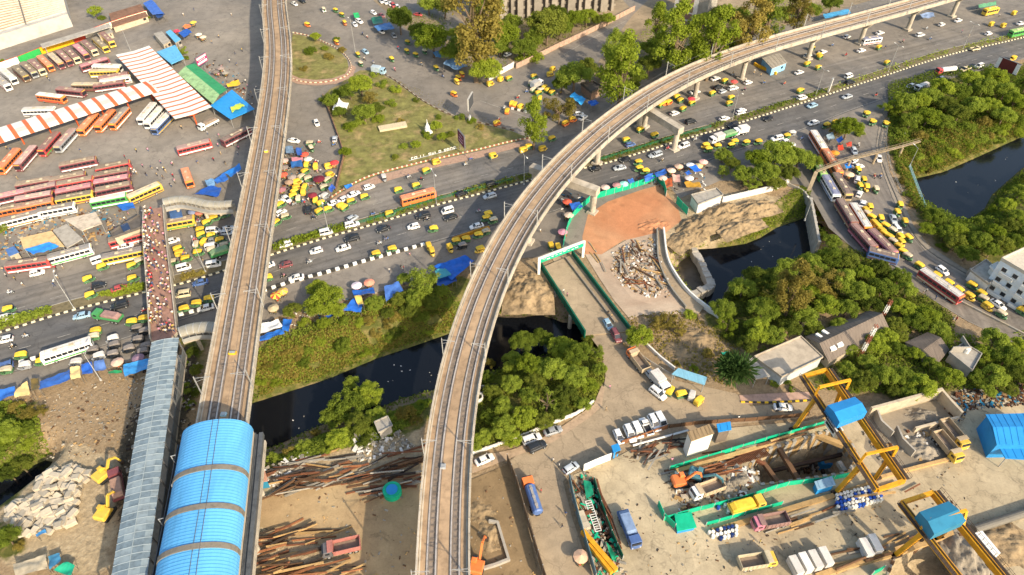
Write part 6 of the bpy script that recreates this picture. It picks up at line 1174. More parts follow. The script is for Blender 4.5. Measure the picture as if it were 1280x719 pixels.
def pgrid(A, B, z0, stripe, white, red, L_, W, label, name, grey=None, kinks=0):
 """ridge canopy with coloured bands; A,B = ridge ends, W = half width"""
 r = empty(name, (A.x, A.y, 0)); d = (B - A).normalized(); n = Vector((d.y, -d.x, 0)); Ltot = (B - A).length; b = MB(); x = 0; i = 0
 while x < Ltot - .05:
  w_ = min(L_[i % 2], Ltot - x); 
  for s in (-1, 1):
   for j in range(2):
    o0, o1 = s * W * j / 2, s * W * (j + 1) / 2; z0_, z1_ = z0 + (.9 - .45 * j) * kinks, z0 + (.9 - .45 * (j + 1)) * kinks; p0 = d * x; p1 = d * (x + w_)
    v = [p0 + n * o0 + Vector((0, 0, z0_)), p1 + n * o0 + Vector((0, 0, z0_)), p1 + n * o1 + Vector((0, 0, z1_)), p0 + n * o1 + Vector((0, 0, z1_))]; v += [p - Vector((0, 0, .14)) for p in v]
    mi = i % 2 if not (grey and s > 0 and j == 0 and i % 2 == 0 and i % 4 == 0) else 2; b.add(v, [(0, 1, 2, 3), (7, 6, 5, 4), (0, 4, 5, 1), (1, 5, 6, 2), (2, 6, 7, 3), (3, 7, 4, 0)], mi)
  x += w_; i += 1
 b.build('striped_roof', [white, red] + ([grey] if grey else []), r)
 cm = flat('column_red', 'b4532c', .7, .1); 
 for k in range(int(Ltot / 9) + 1):
  p = d * min(Ltot - 1, 1 + 9 * k); MB().cyl((p.x, p.y, -.2), (p.x, p.y, z0 - .55), .28, n=8).bar((p.x, p.y, z0 - 1.5), tuple(p + n * W * .8 + Vector((0, 0, z0 - .2))), .18).bar((p.x, p.y, z0 - 1.5), tuple(p - n * W * .8 + Vector((0, 0, z0 - .2))), .18).build('column', cm, r)
 thing(r, label, 'canopy', 'striped bus station canopies')
CW = flat('canopy_white', 'dcd6ca', .6, .08, .6, rand=0); CR = flat('canopy_orange', 'd2683a', .6, .12, .8, rand=0); CG = flat('canopy_grey', 'b9b5ac', .6, .08, .8, rand=0)
pgrid(P(-60, 186, 6.2), P(191, 105.5, 6.2), 5.6, 0, CW, CR, (3.3, 1.35), 5.6, 'long white canopy with orange bands slanting across the bus yard', 'bus_canopy', CG, kinks=.6)
pgrid(P(165, 61, 6.2), P(241, 139, 6.2), 5.6, 0, CW, CR, (2.5, 1.0), 6.6, 'white canopy with thin orange bands beside the green market roof', 'bus_canopy', None, kinks=-.5)
GRN = mat('green_sheet', srgb('2f8a55'), .5, .15, .5, rand=0); GRN2 = mat('green_sheet_pale', srgb('8fae7c'), .55, .3, .6, rand=0); BLS = mat('blue_sheet', srgb('5ea6cc'), .5, .15, .5, rand=0); BLB = mat('bright_blue_sheet', srgb('2f8fd0'), .45, .1, .4, rand=0); GREYC = mat('grey_concrete', (.34, .31, .26), .9, .22, .6, rand=.05); TANW = mat('tan_wall', (.46, .38, .27), .85, .18, .7, rand=.05); WHW = mat('white_wall', (.66, .63, .57), .8, .12, .8, rand=.04); BRNR = mat('brown_sheet', (.165, .13, .10), .7, .2, .5, rand=.04, stretch=(3, .3, 1)); RUSTR = mat('rust_sheet', (.21, .11, .065), .8, .3, .6, rand=.05)
slab('market_shed', 'green pitched market roof with pale patched slope', 'shed', [(222, 92), (266, 130), (284, 112), (243, 79)], 4.2, [GRN2, GRN], None, ribs=16, pitch=.9)
slab('market_shed', 'sky blue patched roof at the lower end of the market', 'shed', [(263, 132), (290, 112), (318, 136), (288, 149)], 3.8, BLB, None, ribs=9); tarp('yellow green plastic sheet spread on the sky blue market roof', [(288, 134), (300, 128), (306, 132), (290, 141)], 4.7, 'b7cc3f', .1, False)
slab('market_shed', 'pale blue flat roofed shed beside the striped canopy', 'shed', [(195.5, 65), (219, 56), (230, 73), (214, 80)], 3.6, BLS, None, ribs=6)
slab('market_stall', 'teal roofed stall with white end near the blue awning', 'stall', [(207, 40), (213, 37), (226, 49), (219, 53)], 3, BLS, GREYC); slab('market_stall', 'grey roofed stall behind the teal stall', 'stall', [(192, 42), (202, 39), (213, 51), (204, 56)], 3, GREYC, TANW)
tarp('deep blue awning over the roadside stalls near the bus yard', [(223, 41), (233.5, 35.6), (240.7, 40.6), (229.6, 46.7)], 3, '2456a8'); tarp('big blue tarpaulin roof at the far edge of the bus yard', [(178, 3), (191, 0), (204.6, 16.7), (191, 19)], 3.5, '3a63b4'); tarp('dark blue sheet beside the big blue tarpaulin', [(193, 18), (203, 14), (207, 19), (197, 23)], 3, '2d4a80'); tarp('bright yellow awning among the market stalls', [(282, 104.5), (298, 99.5), (301, 105.5), (286, 110.5)], 3, 'f0b820', .1)
tarp('orange stall cover beside the yard road', [(228, 33), (236, 29), (240, 33), (232, 36)], 2.5, 'e0763c', .2); tarp('red stall cover next to the deep blue awning', [(217, 38), (222, 36), (224, 40), (219, 41)], 2.5, 'c23a48', .2)
slab('brown_shed', 'rust brown flat roof at the top of the bus yard', 'shed', [(136, 17), (176, 5), (185, 20), (141, 34)], 2.6, RUSTR, TANW, ribs=4)
slab('platform_shelter', 'long grey passenger shelter behind the painted hoarding', 'shelter', [(50, 55), (136, 29), (139, 33.5), (53, 60)], 4.2, GREYC, None, ribs=14); slab('grey_forecourt_shed', 'grey flat roof behind the passenger shelter', 'shed', [(120, 40), (137, 33), (141, 40), (124, 46)], 2.6, GREYC, TANW)
# big white shed with rows of sawtooth roof
wp = PX([(-75, 66), (24, 35), (84, 16.5), (72, -30), (-95, -20)], 6); o = wp[0]; r = empty('sawtooth_hall', (o.x, o.y, 0)); q = [(p.x - o.x, p.y - o.y) for p in wp]; MB().prism(q, -.3, 5.7).build('wall', mat('hall_wall', (.42, .395, .35), .8, .15, .3, rand=0), r); e0, e1 = Vector((*q[0], 0)), Vector((*q[2], 0)); f0, f1 = Vector((*q[4], 0)), Vector((*q[3], 0)); rb = MB(); rw = MB()
saw = mat('sawtooth_roof', srgb('b98d58'), .7, .4, .5, rand=0); 
for i in range(22):
 t0, t1 = i / 22, (i + 1) / 22; a, b_ = e0.lerp(f0, t0), e1.lerp(f1, t0); c_, d = e1.lerp(f1, t1), e0.lerp(f0, t1); low = i < 1; v = [(a.x, a.y, 5.75 if low else 6.5), (b_.x, b_.y, 5.75 if low else 6.5), (c_.x, c_.y, 5.75), (d.x, d.y, 5.75)]
 if low: (rw).add([(x, y, 5.8) for x, y, _ in v], [(0, 1, 2, 3)])
 else: rb.add(v + [(a.x, a.y, 5.7), (b_.x, b_.y, 5.7)], [(0, 1, 2, 3)], 0).add(v + [(a.x, a.y, 5.7), (b_.x, b_.y, 5.7)], [(4, 5, 1, 0), (0, 3, 4), (1, 5, 2)], 1)
rw.build('flat_roof', MATS['hall_wall'], r); rb.build('sawtooth_roof', [saw, MATS['hall_wall']], r)
for t_ in (.32, .66): a, b_ = e0.lerp(e1, t_), f0.lerp(f1, t_); MB().bar((a.x, a.y, 7.0), (b_.x, b_.y, 7.0), .5, .5).build('roof_gutter', BROWNB, r)
thing(r, 'huge white and tan hall with rows of sawtooth roof', 'hall')
r = None; hp = PX([(-30, 97), (0, 88), (26, 79), (53, 68), (94, 54), (108, 48), (125, 41), (142, 35), (160, 29), (186, 21)]); hr = empty('painted_hoarding', hp[0]); hm = [flat('hoard_white', 'ddd6c8'), flat('hoard_white', 'ddd6c8'), flat('hoard_green', '2fa04e'), flat('hoard_yellow', 'eeb01c'), flat('hoard_red', 'c8472e')] + [flat('hoard_cream', 'e8dcc0')] * 4
for i, (a, b_) in enumerate(zip(hp[:-1], hp[1:])): a, b_ = a - hp[0], b_ - hp[0]; pn = MB().bar((a.x, a.y, 1.4), (b_.x - (b_ - a).normalized().x * .25, b_.y - (b_ - a).normalized().y * .25, 1.4), .15, 2.8).build('panel', hm[i], hr); MB().bar((a.x, a.y, 2.87), (b_.x, b_.y, 2.87), .2, .12).build('top_rail', hm[4], pn)
thing(hr, 'long hoarding painted white, green, yellow and cream behind the buses', 'hoarding')
T22 = T(2, 2)
tarp('grey-blue sheet roof over stalls beside the orange bus', C(T22, [(250, 383), (300, 372), (312, 410), (268, 421)]), 3, '6d93b5'); tarp('blue sheet roof in the middle of the stalls by the straight viaduct', C(T22, [(303, 382), (362, 342), (385, 380), (320, 405)]), 3, '2f66b4'); tarp('bright blue sheet roof touching the straight viaduct', C(T22, [(362, 342), (447, 290), (458, 322), (400, 367)]), 3, '2878c8'); tarp('large royal blue tarpaulin by the arched walkway', C(T22, [(190, 458), (285, 413), (345, 425), (330, 475)]), 3, '2450a0')
J0 = (0, 240, 5.99)
slab('old_shelter', 'cream sheet roof shelter at the roadside bus stop', 'shelter', C(J0, [(150, 345), (385, 290), (480, 405), (175, 425)]), 4, mat('cream_sheet', srgb('c9ab7a'), .7, .25, .6, rand=.05), None, ribs=7, group='bus stop shelters'); slab('old_shelter', 'whitish patched roof shelter behind the bus stop', 'shelter', C(J0, [(480, 205), (715, 150), (765, 235), (610, 290)]), 4, mat('patched_sheet', srgb('b9ab97'), .7, .3, .6, rand=.05), None, ribs=6, group='bus stop shelters'); slab('old_shelter', 'grey timber framed shelter between the two bus stop roofs', 'shelter', C(J0, [(395, 285), (500, 240), (620, 350), (500, 420)]), 3.6, GREYC, None, ribs=9, group='bus stop shelters'); tarp('bright blue tarpaulin on the bus stop shelter', C(J0, [(185, 430), (365, 375), (445, 405), (250, 468)]), 4.6, '2f7fd0'); slab('old_shelter', 'blue topped kiosk at the western end of the bus stop', 'kiosk', C(J0, [(40, 430), (105, 405), (140, 450), (65, 480)]), 3, mat('kiosk_blue', srgb('4a6a9a'), .6, .2, .8), TANW, group='bus stop shelters'); slab('curved_hall', 'dark flat roof with cream rim beside the paved footbridge', 'building', C(J0, [(830, 310), (950, 235), (1050, 175), (1075, 265), (850, 345)]), 4.5, mat('dark_roof', srgb('5a5550'), .8, .2, .6), TANW, parapet=.6); slab('skylight_box', 'square dark blue skylight on the cream rimmed roof', 'skylight', C(J0, [(905, 255), (955, 235), (975, 275), (925, 295)]), 5.3, mat('skylight_glass', srgb('2a3a56'), .2, .05), TANW, parapet=.2, door=False); tarp('blue tarpaulin heap beside the yellow cream bus', C(T(2, 1), [(655, 525), (745, 505), (760, 540), (690, 555)]), 2.2, '2864b4'); slab('ticket_kiosk', 'blue roofed kiosk with cream frame beside the walled jam', 'kiosk', C(J1, [(75, 75), (165, 60), (185, 140), (90, 155)]), 3.2, mat('kiosk_blue', srgb('4a6a9a'), .6, .2, .8), TANW, parapet=.3)
railing('pale wall rail between paved footbridge and the walled jam', PX([(206, 262), (209, 290), (215, 330), (219, 352)]), 1.3, CONC, 1.5, 4)
for lab, tl, pts, z, hx in [('blue tarpaulin stall in the market jam', J2, [(185, 215), (275, 195), (285, 250), (190, 260)], 2.6, '2f5f9a'), ('grey-blue tarpaulin near the viaduct in the market jam', J2, [(140, 90), (200, 75), (215, 140), (150, 150)], 2.6, '6f87a0'), ('small blue tarpaulin beside the red umbrella', J2, [(225, 105), (270, 95), (280, 155), (240, 160)], 2.6, '3558a0'), ('blue pyramid awning by the park wall', J2, [(490, 430), (520, 390), (555, 425), (520, 460)], 2.8, '3a5cae'), ('blue tarpaulin on the park kerb', J2, [(620, 410), (680, 385), (695, 415), (640, 430)], 2.2, '2f78c8'), ('long pink stall sheet in the market jam', J2, [(190, 175), (285, 175), (285, 205), (195, 205)], 2.4, 'c9838c'),
 ('western blue tarpaulin of the roadside row', N1, [(-60, 660), (110, 615), (105, 690), (-60, 740)], 2.4, '2f63b0'), ('cream and red tarpaulin of the roadside row', N1, [(130, 620), (205, 580), (225, 680), (105, 700)], 2.4, 'd8b878'), ('black and yellow frame cover in the roadside row', N1, [(230, 565), (285, 550), (290, 640), (235, 650)], 2.4, '6a5a30'), ('longest blue tarpaulin of the roadside row', N1, [(295, 575), (520, 490), (525, 565), (295, 645)], 2.4, '3560a8'), ('cream tarpaulin between two blue ones', N1, [(525, 480), (595, 462), (605, 550), (530, 570)], 2.4, 'd9bd80'), ('blue tarpaulin east of the cream one', N1, [(605, 450), (690, 430), (695, 515), (615, 535)], 2.4, '2a5cb0'), ('faded blue tarpaulin at the end of the roadside row', N1, [(700, 430), (780, 415), (795, 485), (705, 510)], 2.4, '5a7ab4'), ('turquoise blue sheet wall beside the long roofed footbridge', N1, [(920, 455), (1110, 405), (1115, 490), (930, 540)], 2.6, '3b86c0'), ('small green sheet beside the turquoise one', N1, [(805, 500), (910, 495), (915, 520), (810, 525)], 1.5, '2f9a5c'),
 ('white sheet roof on the bank near the straight viaduct', (300, 330, 7.19), [(170, 545), (345, 500), (385, 560), (170, 635)], 2.6, 'd8dadb'), ('blue tarpaulin beside the white sheet roof', (300, 330, 7.19), [(385, 500), (470, 490), (440, 600), (380, 600)], 2.2, '2360b0'), ('blue tarpaulin below the white sheet roof', (300, 330, 7.19), [(160, 650), (380, 580), (400, 620), (180, 700)], 2.0, '2a66b8'), ('thin blue tarpaulin strip among the bank trees', (300, 330, 7.19), [(740, 480), (880, 430), (885, 465), (750, 495)], 2.0, '1f50a0'),
 ('crumpled blue tarpaulin on the bank below the bright tree', T(3, 3), [(130, 440), (190, 365), (245, 400), (230, 450)], 2.2, '2a66c0'), ('blue tarpaulin strip under the bank trees', T(3, 3), [(180, 330), (300, 310), (310, 345), (190, 360)], 2.2, '2458a8'), ('tan cloth draped over the crumpled tarpaulin', T(3, 3), [(190, 360), (230, 355), (245, 405), (215, 410)], 2.9, 'd2b45a'), ('pale blue tarpaulin in the middle of the bank row', T(3, 3), [(360, 305), (440, 280), (470, 330), (370, 390)], 2.2, '4a72b8'), ('wide royal blue tarpaulin on the bank by the curved viaduct', T(3, 3), [(640, 190), (810, 130), (870, 160), (740, 270)], 2.6, '1a5ab4'), ('dark blue tarpaulin touching the curved viaduct', T(3, 3), [(650, 260), (760, 240), (770, 280), (660, 310)], 2.2, '1d4a98'), ('teal sheet between the two wide blue tarpaulins', T(3, 3), [(645, 215), (700, 200), (740, 240), (660, 265)], 2.9, '3f8f9c'),
 ('blue tarpaulin under the portal beam', T(2, 4), [(500, 515), (560, 505), (580, 530), (520, 555)], 2.2, '2a5cb0'), ('western blue tarpaulin along the green hoarding', (780, 180, 7.19), [(180, 290), (260, 255), (280, 310), (190, 340)], 2.3, '3a6ac0'), ('middle blue tarpaulin along the green hoarding', (780, 180, 7.19), [(270, 255), (370, 225), (385, 265), (290, 305)], 2.3, '2f5fb0'), ('bright blue tarpaulin among hoarding stalls', (780, 180, 7.19), [(585, 205), (640, 185), (700, 240), (650, 260)], 2.5, '2a6ad0'), ('small blue tarpaulin beside the pale umbrella', (780, 180, 7.19), [(540, 255), (585, 235), (610, 270), (565, 285)], 2.3, '2860b8'), ('flat blue sheet on the western hoarding stalls', (780, 180, 7.19), [(30, 320), (80, 305), (100, 345), (50, 360)], 2.2, '3a6fb8'), ('mustard frame heap by the hoarding stalls', (780, 180, 7.19), [(540, 340), (680, 345), (700, 385), (560, 390)], 1.6, 'b88a2a'), ('orange brown sheet in the hoarding stalls', (780, 180, 7.19), [(365, 320), (430, 300), (440, 380), (375, 395)], 1.8, 'b0582c'), ('pinkish sheet in the hoarding stalls', (780, 180, 7.19), [(430, 280), (500, 270), (510, 340), (450, 350)], 2.0, 'c99c8c'),
 ('blue tarpaulin beside the white roofed bus', R1, [(270, 205), (310, 180), (330, 210), (290, 230)], 2.3, '25468a'), ('pale sheet beside the blue one by the bus lane', R1, [(195, 175), (245, 150), (265, 195), (215, 215)], 2.3, '8fa3ad'), ('red sheet by the bus lane', R1, [(280, 255), (320, 245), (330, 280), (290, 290)], 2.0, 'c8452c'), ('small red sheet under the bus lane tree', R1, [(345, 230), (385, 225), (390, 255), (350, 262)], 2.0, 'b84a38'), ('bright blue sheet under the pipe bridge', R1, [(330, 390), (375, 380), (390, 415), (345, 425)], 2.0, '1f78d0'),
 ('blue awning below the avenue trees', T(1, 3), [(300, 145), (390, 125), (420, 160), (330, 175)], 2.6, '4a78b0'), ('blue-grey awning beside the avenue', T(1, 3), [(690, 355), (745, 320), (830, 370), (770, 395)], 2.6, '6d8aa5'), ('small blue awning among avenue rickshaws', T(1, 3), [(630, 290), (700, 285), (715, 315), (650, 322)], 2.6, '4a8ac4'), ('green awning beside the avenue lot', T(1, 3), [(285, 100), (345, 90), (355, 130), (300, 135)], 2.6, '1f6a50'), ('round green stall cover on the avenue', T(1, 3), [(185, 75), (215, 70), (225, 95), (195, 100)], 2.2, '2fa860'),
 ('sky blue sheet roof by the roofless brick hut', Q7, [(735, 320), (785, 280), (900, 350), (850, 410)], 3, '3a9fdc'), ('royal blue sheet roof beside the sky blue one', (700, 100, 12.8), [(440, 350), (560, 310), (635, 370), (500, 420)], 3, '1a52a8'), ('blue sheeted stall roof behind the curved viaduct', T(1, 6), [(130, 80), (270, 50), (290, 75), (140, 105)], 3.2, '4a9ac4'), ('pale blue stall under the far viaduct', T(1, 6), [(670, 80), (745, 68), (760, 95), (690, 103)], 2.6, '8ea2c4'), ('green edged stall roof at the far viaduct pier', T(1, 6), [(1000, 25), (1100, 8), (1105, 30), (1010, 45)], 2.8, '6fae7a')]:
 if tl is Q7: pts = [(a * 1.0, b) for a, b in pts]
 tarp(lab, C(tl, pts), z, hx)
# umbrellas and vendor carts
UM = {}
def umbrella(px, py, hexc, label, rad=1.5, z0=.05, hex2=None):
 p = P(px, py, z0 + 2.2); r = empty('market_umbrella', (p.x, p.y, z0)); m1 = mat('umb_' + hexc, srgb(hexc), .8, .1, 2); m2 = mat('umb_' + (hex2 or hexc), srgb(hex2 or hexc), .8, .1, 2); b = MB(); n = 10
 for i in range(n):
  a0, a1 = 2 * math.pi * i / n, 2 * math.pi * (i + 1) / n; b.add([(0, 0, 2.55), (rad * math.cos(a0), rad * math.sin(a0), 2.0), (rad * math.cos(a1), rad * math.sin(a1), 2.0)], [(0, 1, 2)], i % 2)
  b.add([(rad * math.cos(a0), rad * math.sin(a0), 2.0), (rad * math.cos(a1), rad * math.sin(a1), 2.0), (rad * math.cos(a1), rad * math.sin(a1), 1.85), (rad * math.cos(a0), rad * math.sin(a0), 1.85)], [(0, 3, 2, 1)], i % 2)
 b.build('canopy', [m1, m2], r); MB().cyl((0, 0, 0), (0, 0, 2.6), .035, n=5).build('pole', GALV, r); reg(r, label, 'umbrella', 'market', px, py) if False else thing(r, label, 'umbrella', 'vendor umbrellas')
 g = RNG.random() * 6.28; cart(p.x + .3 * math.cos(g), p.y + .3 * math.sin(g), z0, g, label)
def cart(x, y, z, rz, near):
 r = empty('vendor_cart', (x, y, z), rz); MB().box(0, 0, .82, 1.9, 1.1, .1).box(-1.1, .4, .85, .5, .06, .06).box(-1.1, -.4, .85, .5, .06, .06).build('table', flat('cart_wood', '8a6a44'), r); g = MB()
 for i in range(8): g.ball((-.75 + .5 * (i % 4), -.25 + .5 * (i // 4), .95), .2, .2, .16, i % 3, 6, 3)
 g.build('goods', [flat('goods_red', 'c04a34'), flat('goods_green', '5a8a3a'), flat('goods_cream', 'd8c8a0')], r)
 for sx in (-.6, .6):
  for sy in (-.5, .5): wheel(r, sx, sy, .33, .06)
 thing(r, ('vendor cart under the ' + near)[:90], 'vendor cart', 'vendor carts')
for tl, x, y, c1, lab in [(J2, 295, 145, 'd8503c', 'red umbrella by the small blue tarpaulin'), (J2, 325, 182, 'd9cfc4', 'off white umbrella in the market jam'), (J2, 122, 310, 'cf5a44', 'red umbrella against the straight viaduct'), (J2, 415, 345, '6a2230', 'big maroon umbrella in the market jam'), (J2, 362, 478, '7a2a34', 'second maroon umbrella nearer the dark car'), (J2, 540, 212, 'cc3c3c', 'small red umbrella by the park wall'), (J2, 170, 370, 'a48a72', 'tan umbrella beside the viaduct in the market jam'), (J2, 195, 330, '9c8f86', 'grey umbrella beside the tan one'), (J2, 108, 432, '9a6a70', 'dusky pink umbrella near the viaduct edge'), (J2, 130, 250, '8a7f78', 'grey brown umbrella high by the viaduct edge'), (J2, 130, 195, 'b09a90', 'pale brown umbrella by the grey-blue tarpaulin'), ((300, 330, 7.19), 320, 275, 'd8503c', 'red yellow and green umbrella below the kerb blocks'), ((300, 330, 7.19), 380, 240, 'd8a878', 'peach umbrella beside the multicoloured one'), ((300, 330, 7.19), 297, 390, 'b8a888', 'green and cream umbrella on the dark pavement'), (T(3, 3), 205, 297, 'd8c8cc', 'pale pink umbrella above the bank tarpaulins'), (T(3, 3), 275, 280, 'd88a70', 'salmon umbrella beside the pale pink one'), (N1, 875, 430, 'dcb8a0', 'peach umbrella by the parked dark rickshaws'), (N1, 1030, 400, '8a7080', 'mauve umbrella by the turquoise sheet'), ((780, 180, 7.19), 428, 232, 'd8b8a0', 'peach umbrella beside the hoarding tarpaulins'), ((780, 180, 7.19), 495, 195, 'c8a890', 'tan umbrella on the near carriageway edge'), ((780, 180, 7.19), 600, 185, 'dde0e4', 'white umbrella beside the bright blue tarpaulin'), ((780, 180, 7.19), 672, 190, 'd8c08c', 'straw umbrella beside the bright blue tarpaulin'), ((780, 180, 7.19), 717, 155, 'd8a89c', 'pink umbrella at the eastern end of the stalls'), ((780, 180, 7.19), 590, 300, 'd8ccc4', 'pale umbrella over the mustard frames'), ((780, 180, 7.19), 350, 300, 'd0b0a0', 'beige umbrella at the hoarding corner'), (T(2, 4), 705, 420, 'd0b8a8', 'beige umbrella on the portal beam pavement'), (T(2, 4), 770, 408, 'c08a88', 'rose umbrella on the portal beam pavement'), (T(2, 4), 810, 400, '9adccc', 'mint umbrella on the portal beam pavement'), (T(2, 4), 490, 500, 'c85a44', 'red umbrella under the portal beam'), (T(2, 4), 500, 575, 'c8b4a0', 'beige umbrella by the curved green hoarding'), (T(2, 4), 465, 670, 'b07a88', 'mauve umbrella below the portal beam'), (R1, 375, 462, 'e0c49c', 'cream umbrella beside the bus lane cars'), (R1, 265, 300, 'e08a30', 'orange umbrella beside the bus lane'), (T(1, 2), 92, 172, 'd8506c', 'pink red umbrella at the bus yard market'), (T(1, 2), 185, 122, 'e8c84c', 'yellow umbrella by the orange stall cover'), (T(1, 2), 215, 190, 'd8ccb4', 'cream umbrella in the yard market cluster'), (T(1, 2), 240, 205, 'c8b89c', 'beige umbrella in the yard market cluster'), (T(1, 2), 310, 400, '7a7068', 'grey umbrella behind the yellow awning'), (T(1, 2), 340, 380, '9a8a80', 'brown grey umbrella behind the yellow awning'), (T(1, 2), 365, 405, '8a8478', 'dim grey umbrella beside the yellow awning'), (T(1, 5), 530, 455, 'c8504c', 'red umbrella among cars under the viaduct'), (T(1, 5), 290, 552, 'c8404c', 'red umbrella beside a viaduct pier'), (J1, 265, 90, '8a94b0', 'blue grey umbrella by the arched walkway'), (J1, 320, 95, 'c87a68', 'salmon umbrella by the arched walkway'), (T(5, 4), 570, 610, 'd8b090', 'peach umbrella on the dusty service road')]:
 px, py = tl[0] + x / tl[2], tl[1] + y / tl[2]
 umbrella(px, py, c1, lab, 1.9 if 'big' in lab else 1.45, .06, 'e8c84c' if 'multi' in lab or 'yellow and green' in lab else None)
# ------------------------------------------------------------------ buildings beyond
A, B = P(604, 33), P(766, 14); r = empty('apartment_tower', A, math.atan2((B - A).y, (B - A).x)); L_ = (B - A).length; MB().box(L_ / 2, 8, 17, L_, 12, 34).build('wall', mat('tower_dark', (.13, .11, .09), .9, .2, .4), r); fin = mat('tower_concrete', (.27, .235, .185), .9, .18, .4); x = 0; k = 0
while x < L_:
 w_ = (2.6, 1.4, 3.4, 1.2)[k % 4]
 MB().box(x + w_ / 2, 1.2, 17, w_, 2.2, 34.2).build('concrete_fin', fin, r); 
 for f in range(9): MB().box(x + w_ + .9, 1.9, 2 + f * 3.7, 1.5, .3, 1.2).build('balcony', fin, r)
 x += w_ + 1.9; k += 1
thing(r, 'tall concrete apartment block with vertical fins behind the trees', 'apartment block')
A, B = P(840, 22), P(868, 30); r = empty('brick_tower', A, math.atan2((B - A).y, (B - A).x)); L_ = (B - A).length; MB().box(L_ / 2, 6, 16, L_, 11, 32).build('wall', WHW, r)
for f in range(9): MB().box(L_ * .5, .45, 2.2 + f * 3.4, L_ * .62, .14, 2.7).build('brick_panel', mat('brick_panel', (.25, .15, .11), .9, .2, 1), r)
MB().box(L_ + 2.5, 5, 15, 4.6, 9, 30).build('side_wing', GREYC, r); thing(r, 'pale tower with brown brick panels behind the curved viaduct', 'tower')
def wall(name, label, pts, h, m_, w_=.3, z=-.2, cap=None):
 path = PX(pts, 0); o = path[0].copy(); q = [Vector((p.x - o.x, p.y - o.y, 0)) for p in path]; b = MB().sweep(q, [(-w_ / 2, z), (-w_ / 2, h), (w_ / 2, h), (w_ / 2, z)])
 for p, d in along(spline(q, 1), 3, .2): b.box(p.x, p.y, (h + z) / 2 + .05, w_ + .12, w_ + .12, h - z + .1, math.atan2(d.y, d.x))
 return thing(b.build(name, m_, None, loc=(o.x, o.y, 0)), label, 'wall')
wall('boundary_wall', 'white plastered wall beside the shaded parking strip', [(611, 101), (642, 84)], 2.2, WHW); wall('boundary_wall', 'pinkish brick wall along the walled side road', [(645, 86), (660, 79), (696, 61), (753, 34), (793, 13)], 2.2, mat('pink_wall', (.42, .29, .21), .9, .2, .8))
wall('boundary_wall', 'long pale wall behind the earth mounds', [(902, 253), (940, 244), (965, 238), (985, 230)], 2, WHW); wall('boundary_wall', 'grey compound wall in front of the white terraced house', [(1207, 344), (1230, 357), (1290, 392), (1330, 415)], 2.6, GREYC); wall('grove_wall', 'white kerb wall curving round the grove', [(590, 568), (625, 556), (660, 543), (690, 530), (720, 518), (742, 503)], .8, WHW)
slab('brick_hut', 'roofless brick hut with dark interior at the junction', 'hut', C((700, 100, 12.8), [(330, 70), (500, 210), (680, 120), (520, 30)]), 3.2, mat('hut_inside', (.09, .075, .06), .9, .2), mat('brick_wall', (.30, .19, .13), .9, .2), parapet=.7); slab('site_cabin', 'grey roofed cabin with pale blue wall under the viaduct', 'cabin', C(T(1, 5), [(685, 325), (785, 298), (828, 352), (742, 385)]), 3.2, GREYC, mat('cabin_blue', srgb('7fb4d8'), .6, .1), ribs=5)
striped('yellow_barriers', 'row of yellow barrier blocks beside the grey cabin', 'barrier', C(T(1, 5), [(640, 365), (680, 385), (740, 410)]), .8, 1.1, 2.2, [flat('barrier_yellow', 'e6ac1e')], gap=.15); striped('yellow_barriers', 'long mustard barrier among rickshaws by the curved viaduct', 'barrier', C(X2, [(50, 370), (250, 300), (450, 240)]), .6, 1.1, 2.4, [flat('barrier_mustard', 'a8761a')], gap=.1); striped('white_blocks', 'white blocks between orange rickshaws at the junction', 'blocks', C(Q7, [(150, 450), (280, 480)]), .6, .7, 1.3, [KWH, KB], gap=.2)
slab('small_hut', 'small pale flat roofed hut beside the earth mounds', 'hut', [(863.5, 244), (895.5, 235.6), (904, 244), (872.5, 256)], 3.4, GREYC, WHW, parapet=.35)
slab('flat_building', 'large sand coloured flat roof beside the pink pavement', 'building', [(942, 446), (1001, 420.5), (1029, 447), (977, 472)], 3.4, mat('sand_roof', (.40, .335, .25), .9, .2, .5), mat('bluish_wall', (.48, .50, .50), .8, .15), parapet=.35); slab('porch_roof', 'small grey porch roof at the corner of the sand coloured building', 'porch', [(932, 450), (941, 447), (963, 470), (945, 474)], 3.2, GREYC, None)
sh = slab('brown_shed', 'brown ridged shed with white skylights beside the sand coloured roof', 'shed', [(1006, 421), (1086, 388), (1112, 411), (1036, 453)], 2.4, BRNR, TANW, ribs=24, pitch=2.2); 
for i, c4 in enumerate(([(670, 315), (712, 303), (760, 370), (715, 386)], [(733, 290), (775, 271), (817, 340), (770, 356)], [(582, 250), (600, 240), (648, 272), (630, 282)], [(632, 222), (650, 212), (702, 246), (684, 256)])):
 z = 3.55; w4 = PX(C((930, 380, 6.54), c4), z); ob = sh.location; b = MB(); vs = [(p.x - ob.x, p.y - ob.y, 0) for p in w4]; MB().prism(vs, z - .25, z + .22).build('skylight', WHITE, sh)
slab('brown_shed', 'brown ridged shed between the trees nearer the drain road', 'shed', [(1131, 428), (1160, 415), (1187, 437), (1172, 455)], 2.2, BRNR, TANW, ribs=16, pitch=1.2); slab('grey_building', 'grey flat roofed block with a water tank among the trees', 'building', [(1186, 441), (1204, 429), (1227, 443), (1215, 464)], 3.0, GREYC, GREYC, parapet=.4)
p = P(1207, 440, 3.0); MB().cyl((0, 0, 0), (0, 0, 1.3), .7, .7, 12).cyl((0, 0, 1.3), (0, 0, 1.5), .7, .3, 12).build('water_tank', WHITE, None, loc=(p.x, p.y, 3.0)); thing(bpy.data.objects['water_tank'], 'white round water tank on the grey block', 'water tank')
p = P(1199, 440, 3.0); thing(MB().box(0, 0, .9, 4.5, .25, 1.8).box(2.2, 2, .7, .25, 4, 1.4).build('roof_wall', GREYC, None, loc=(p.x, p.y, 3.02)), 'broken low wall on the grey block roof', 'wall')
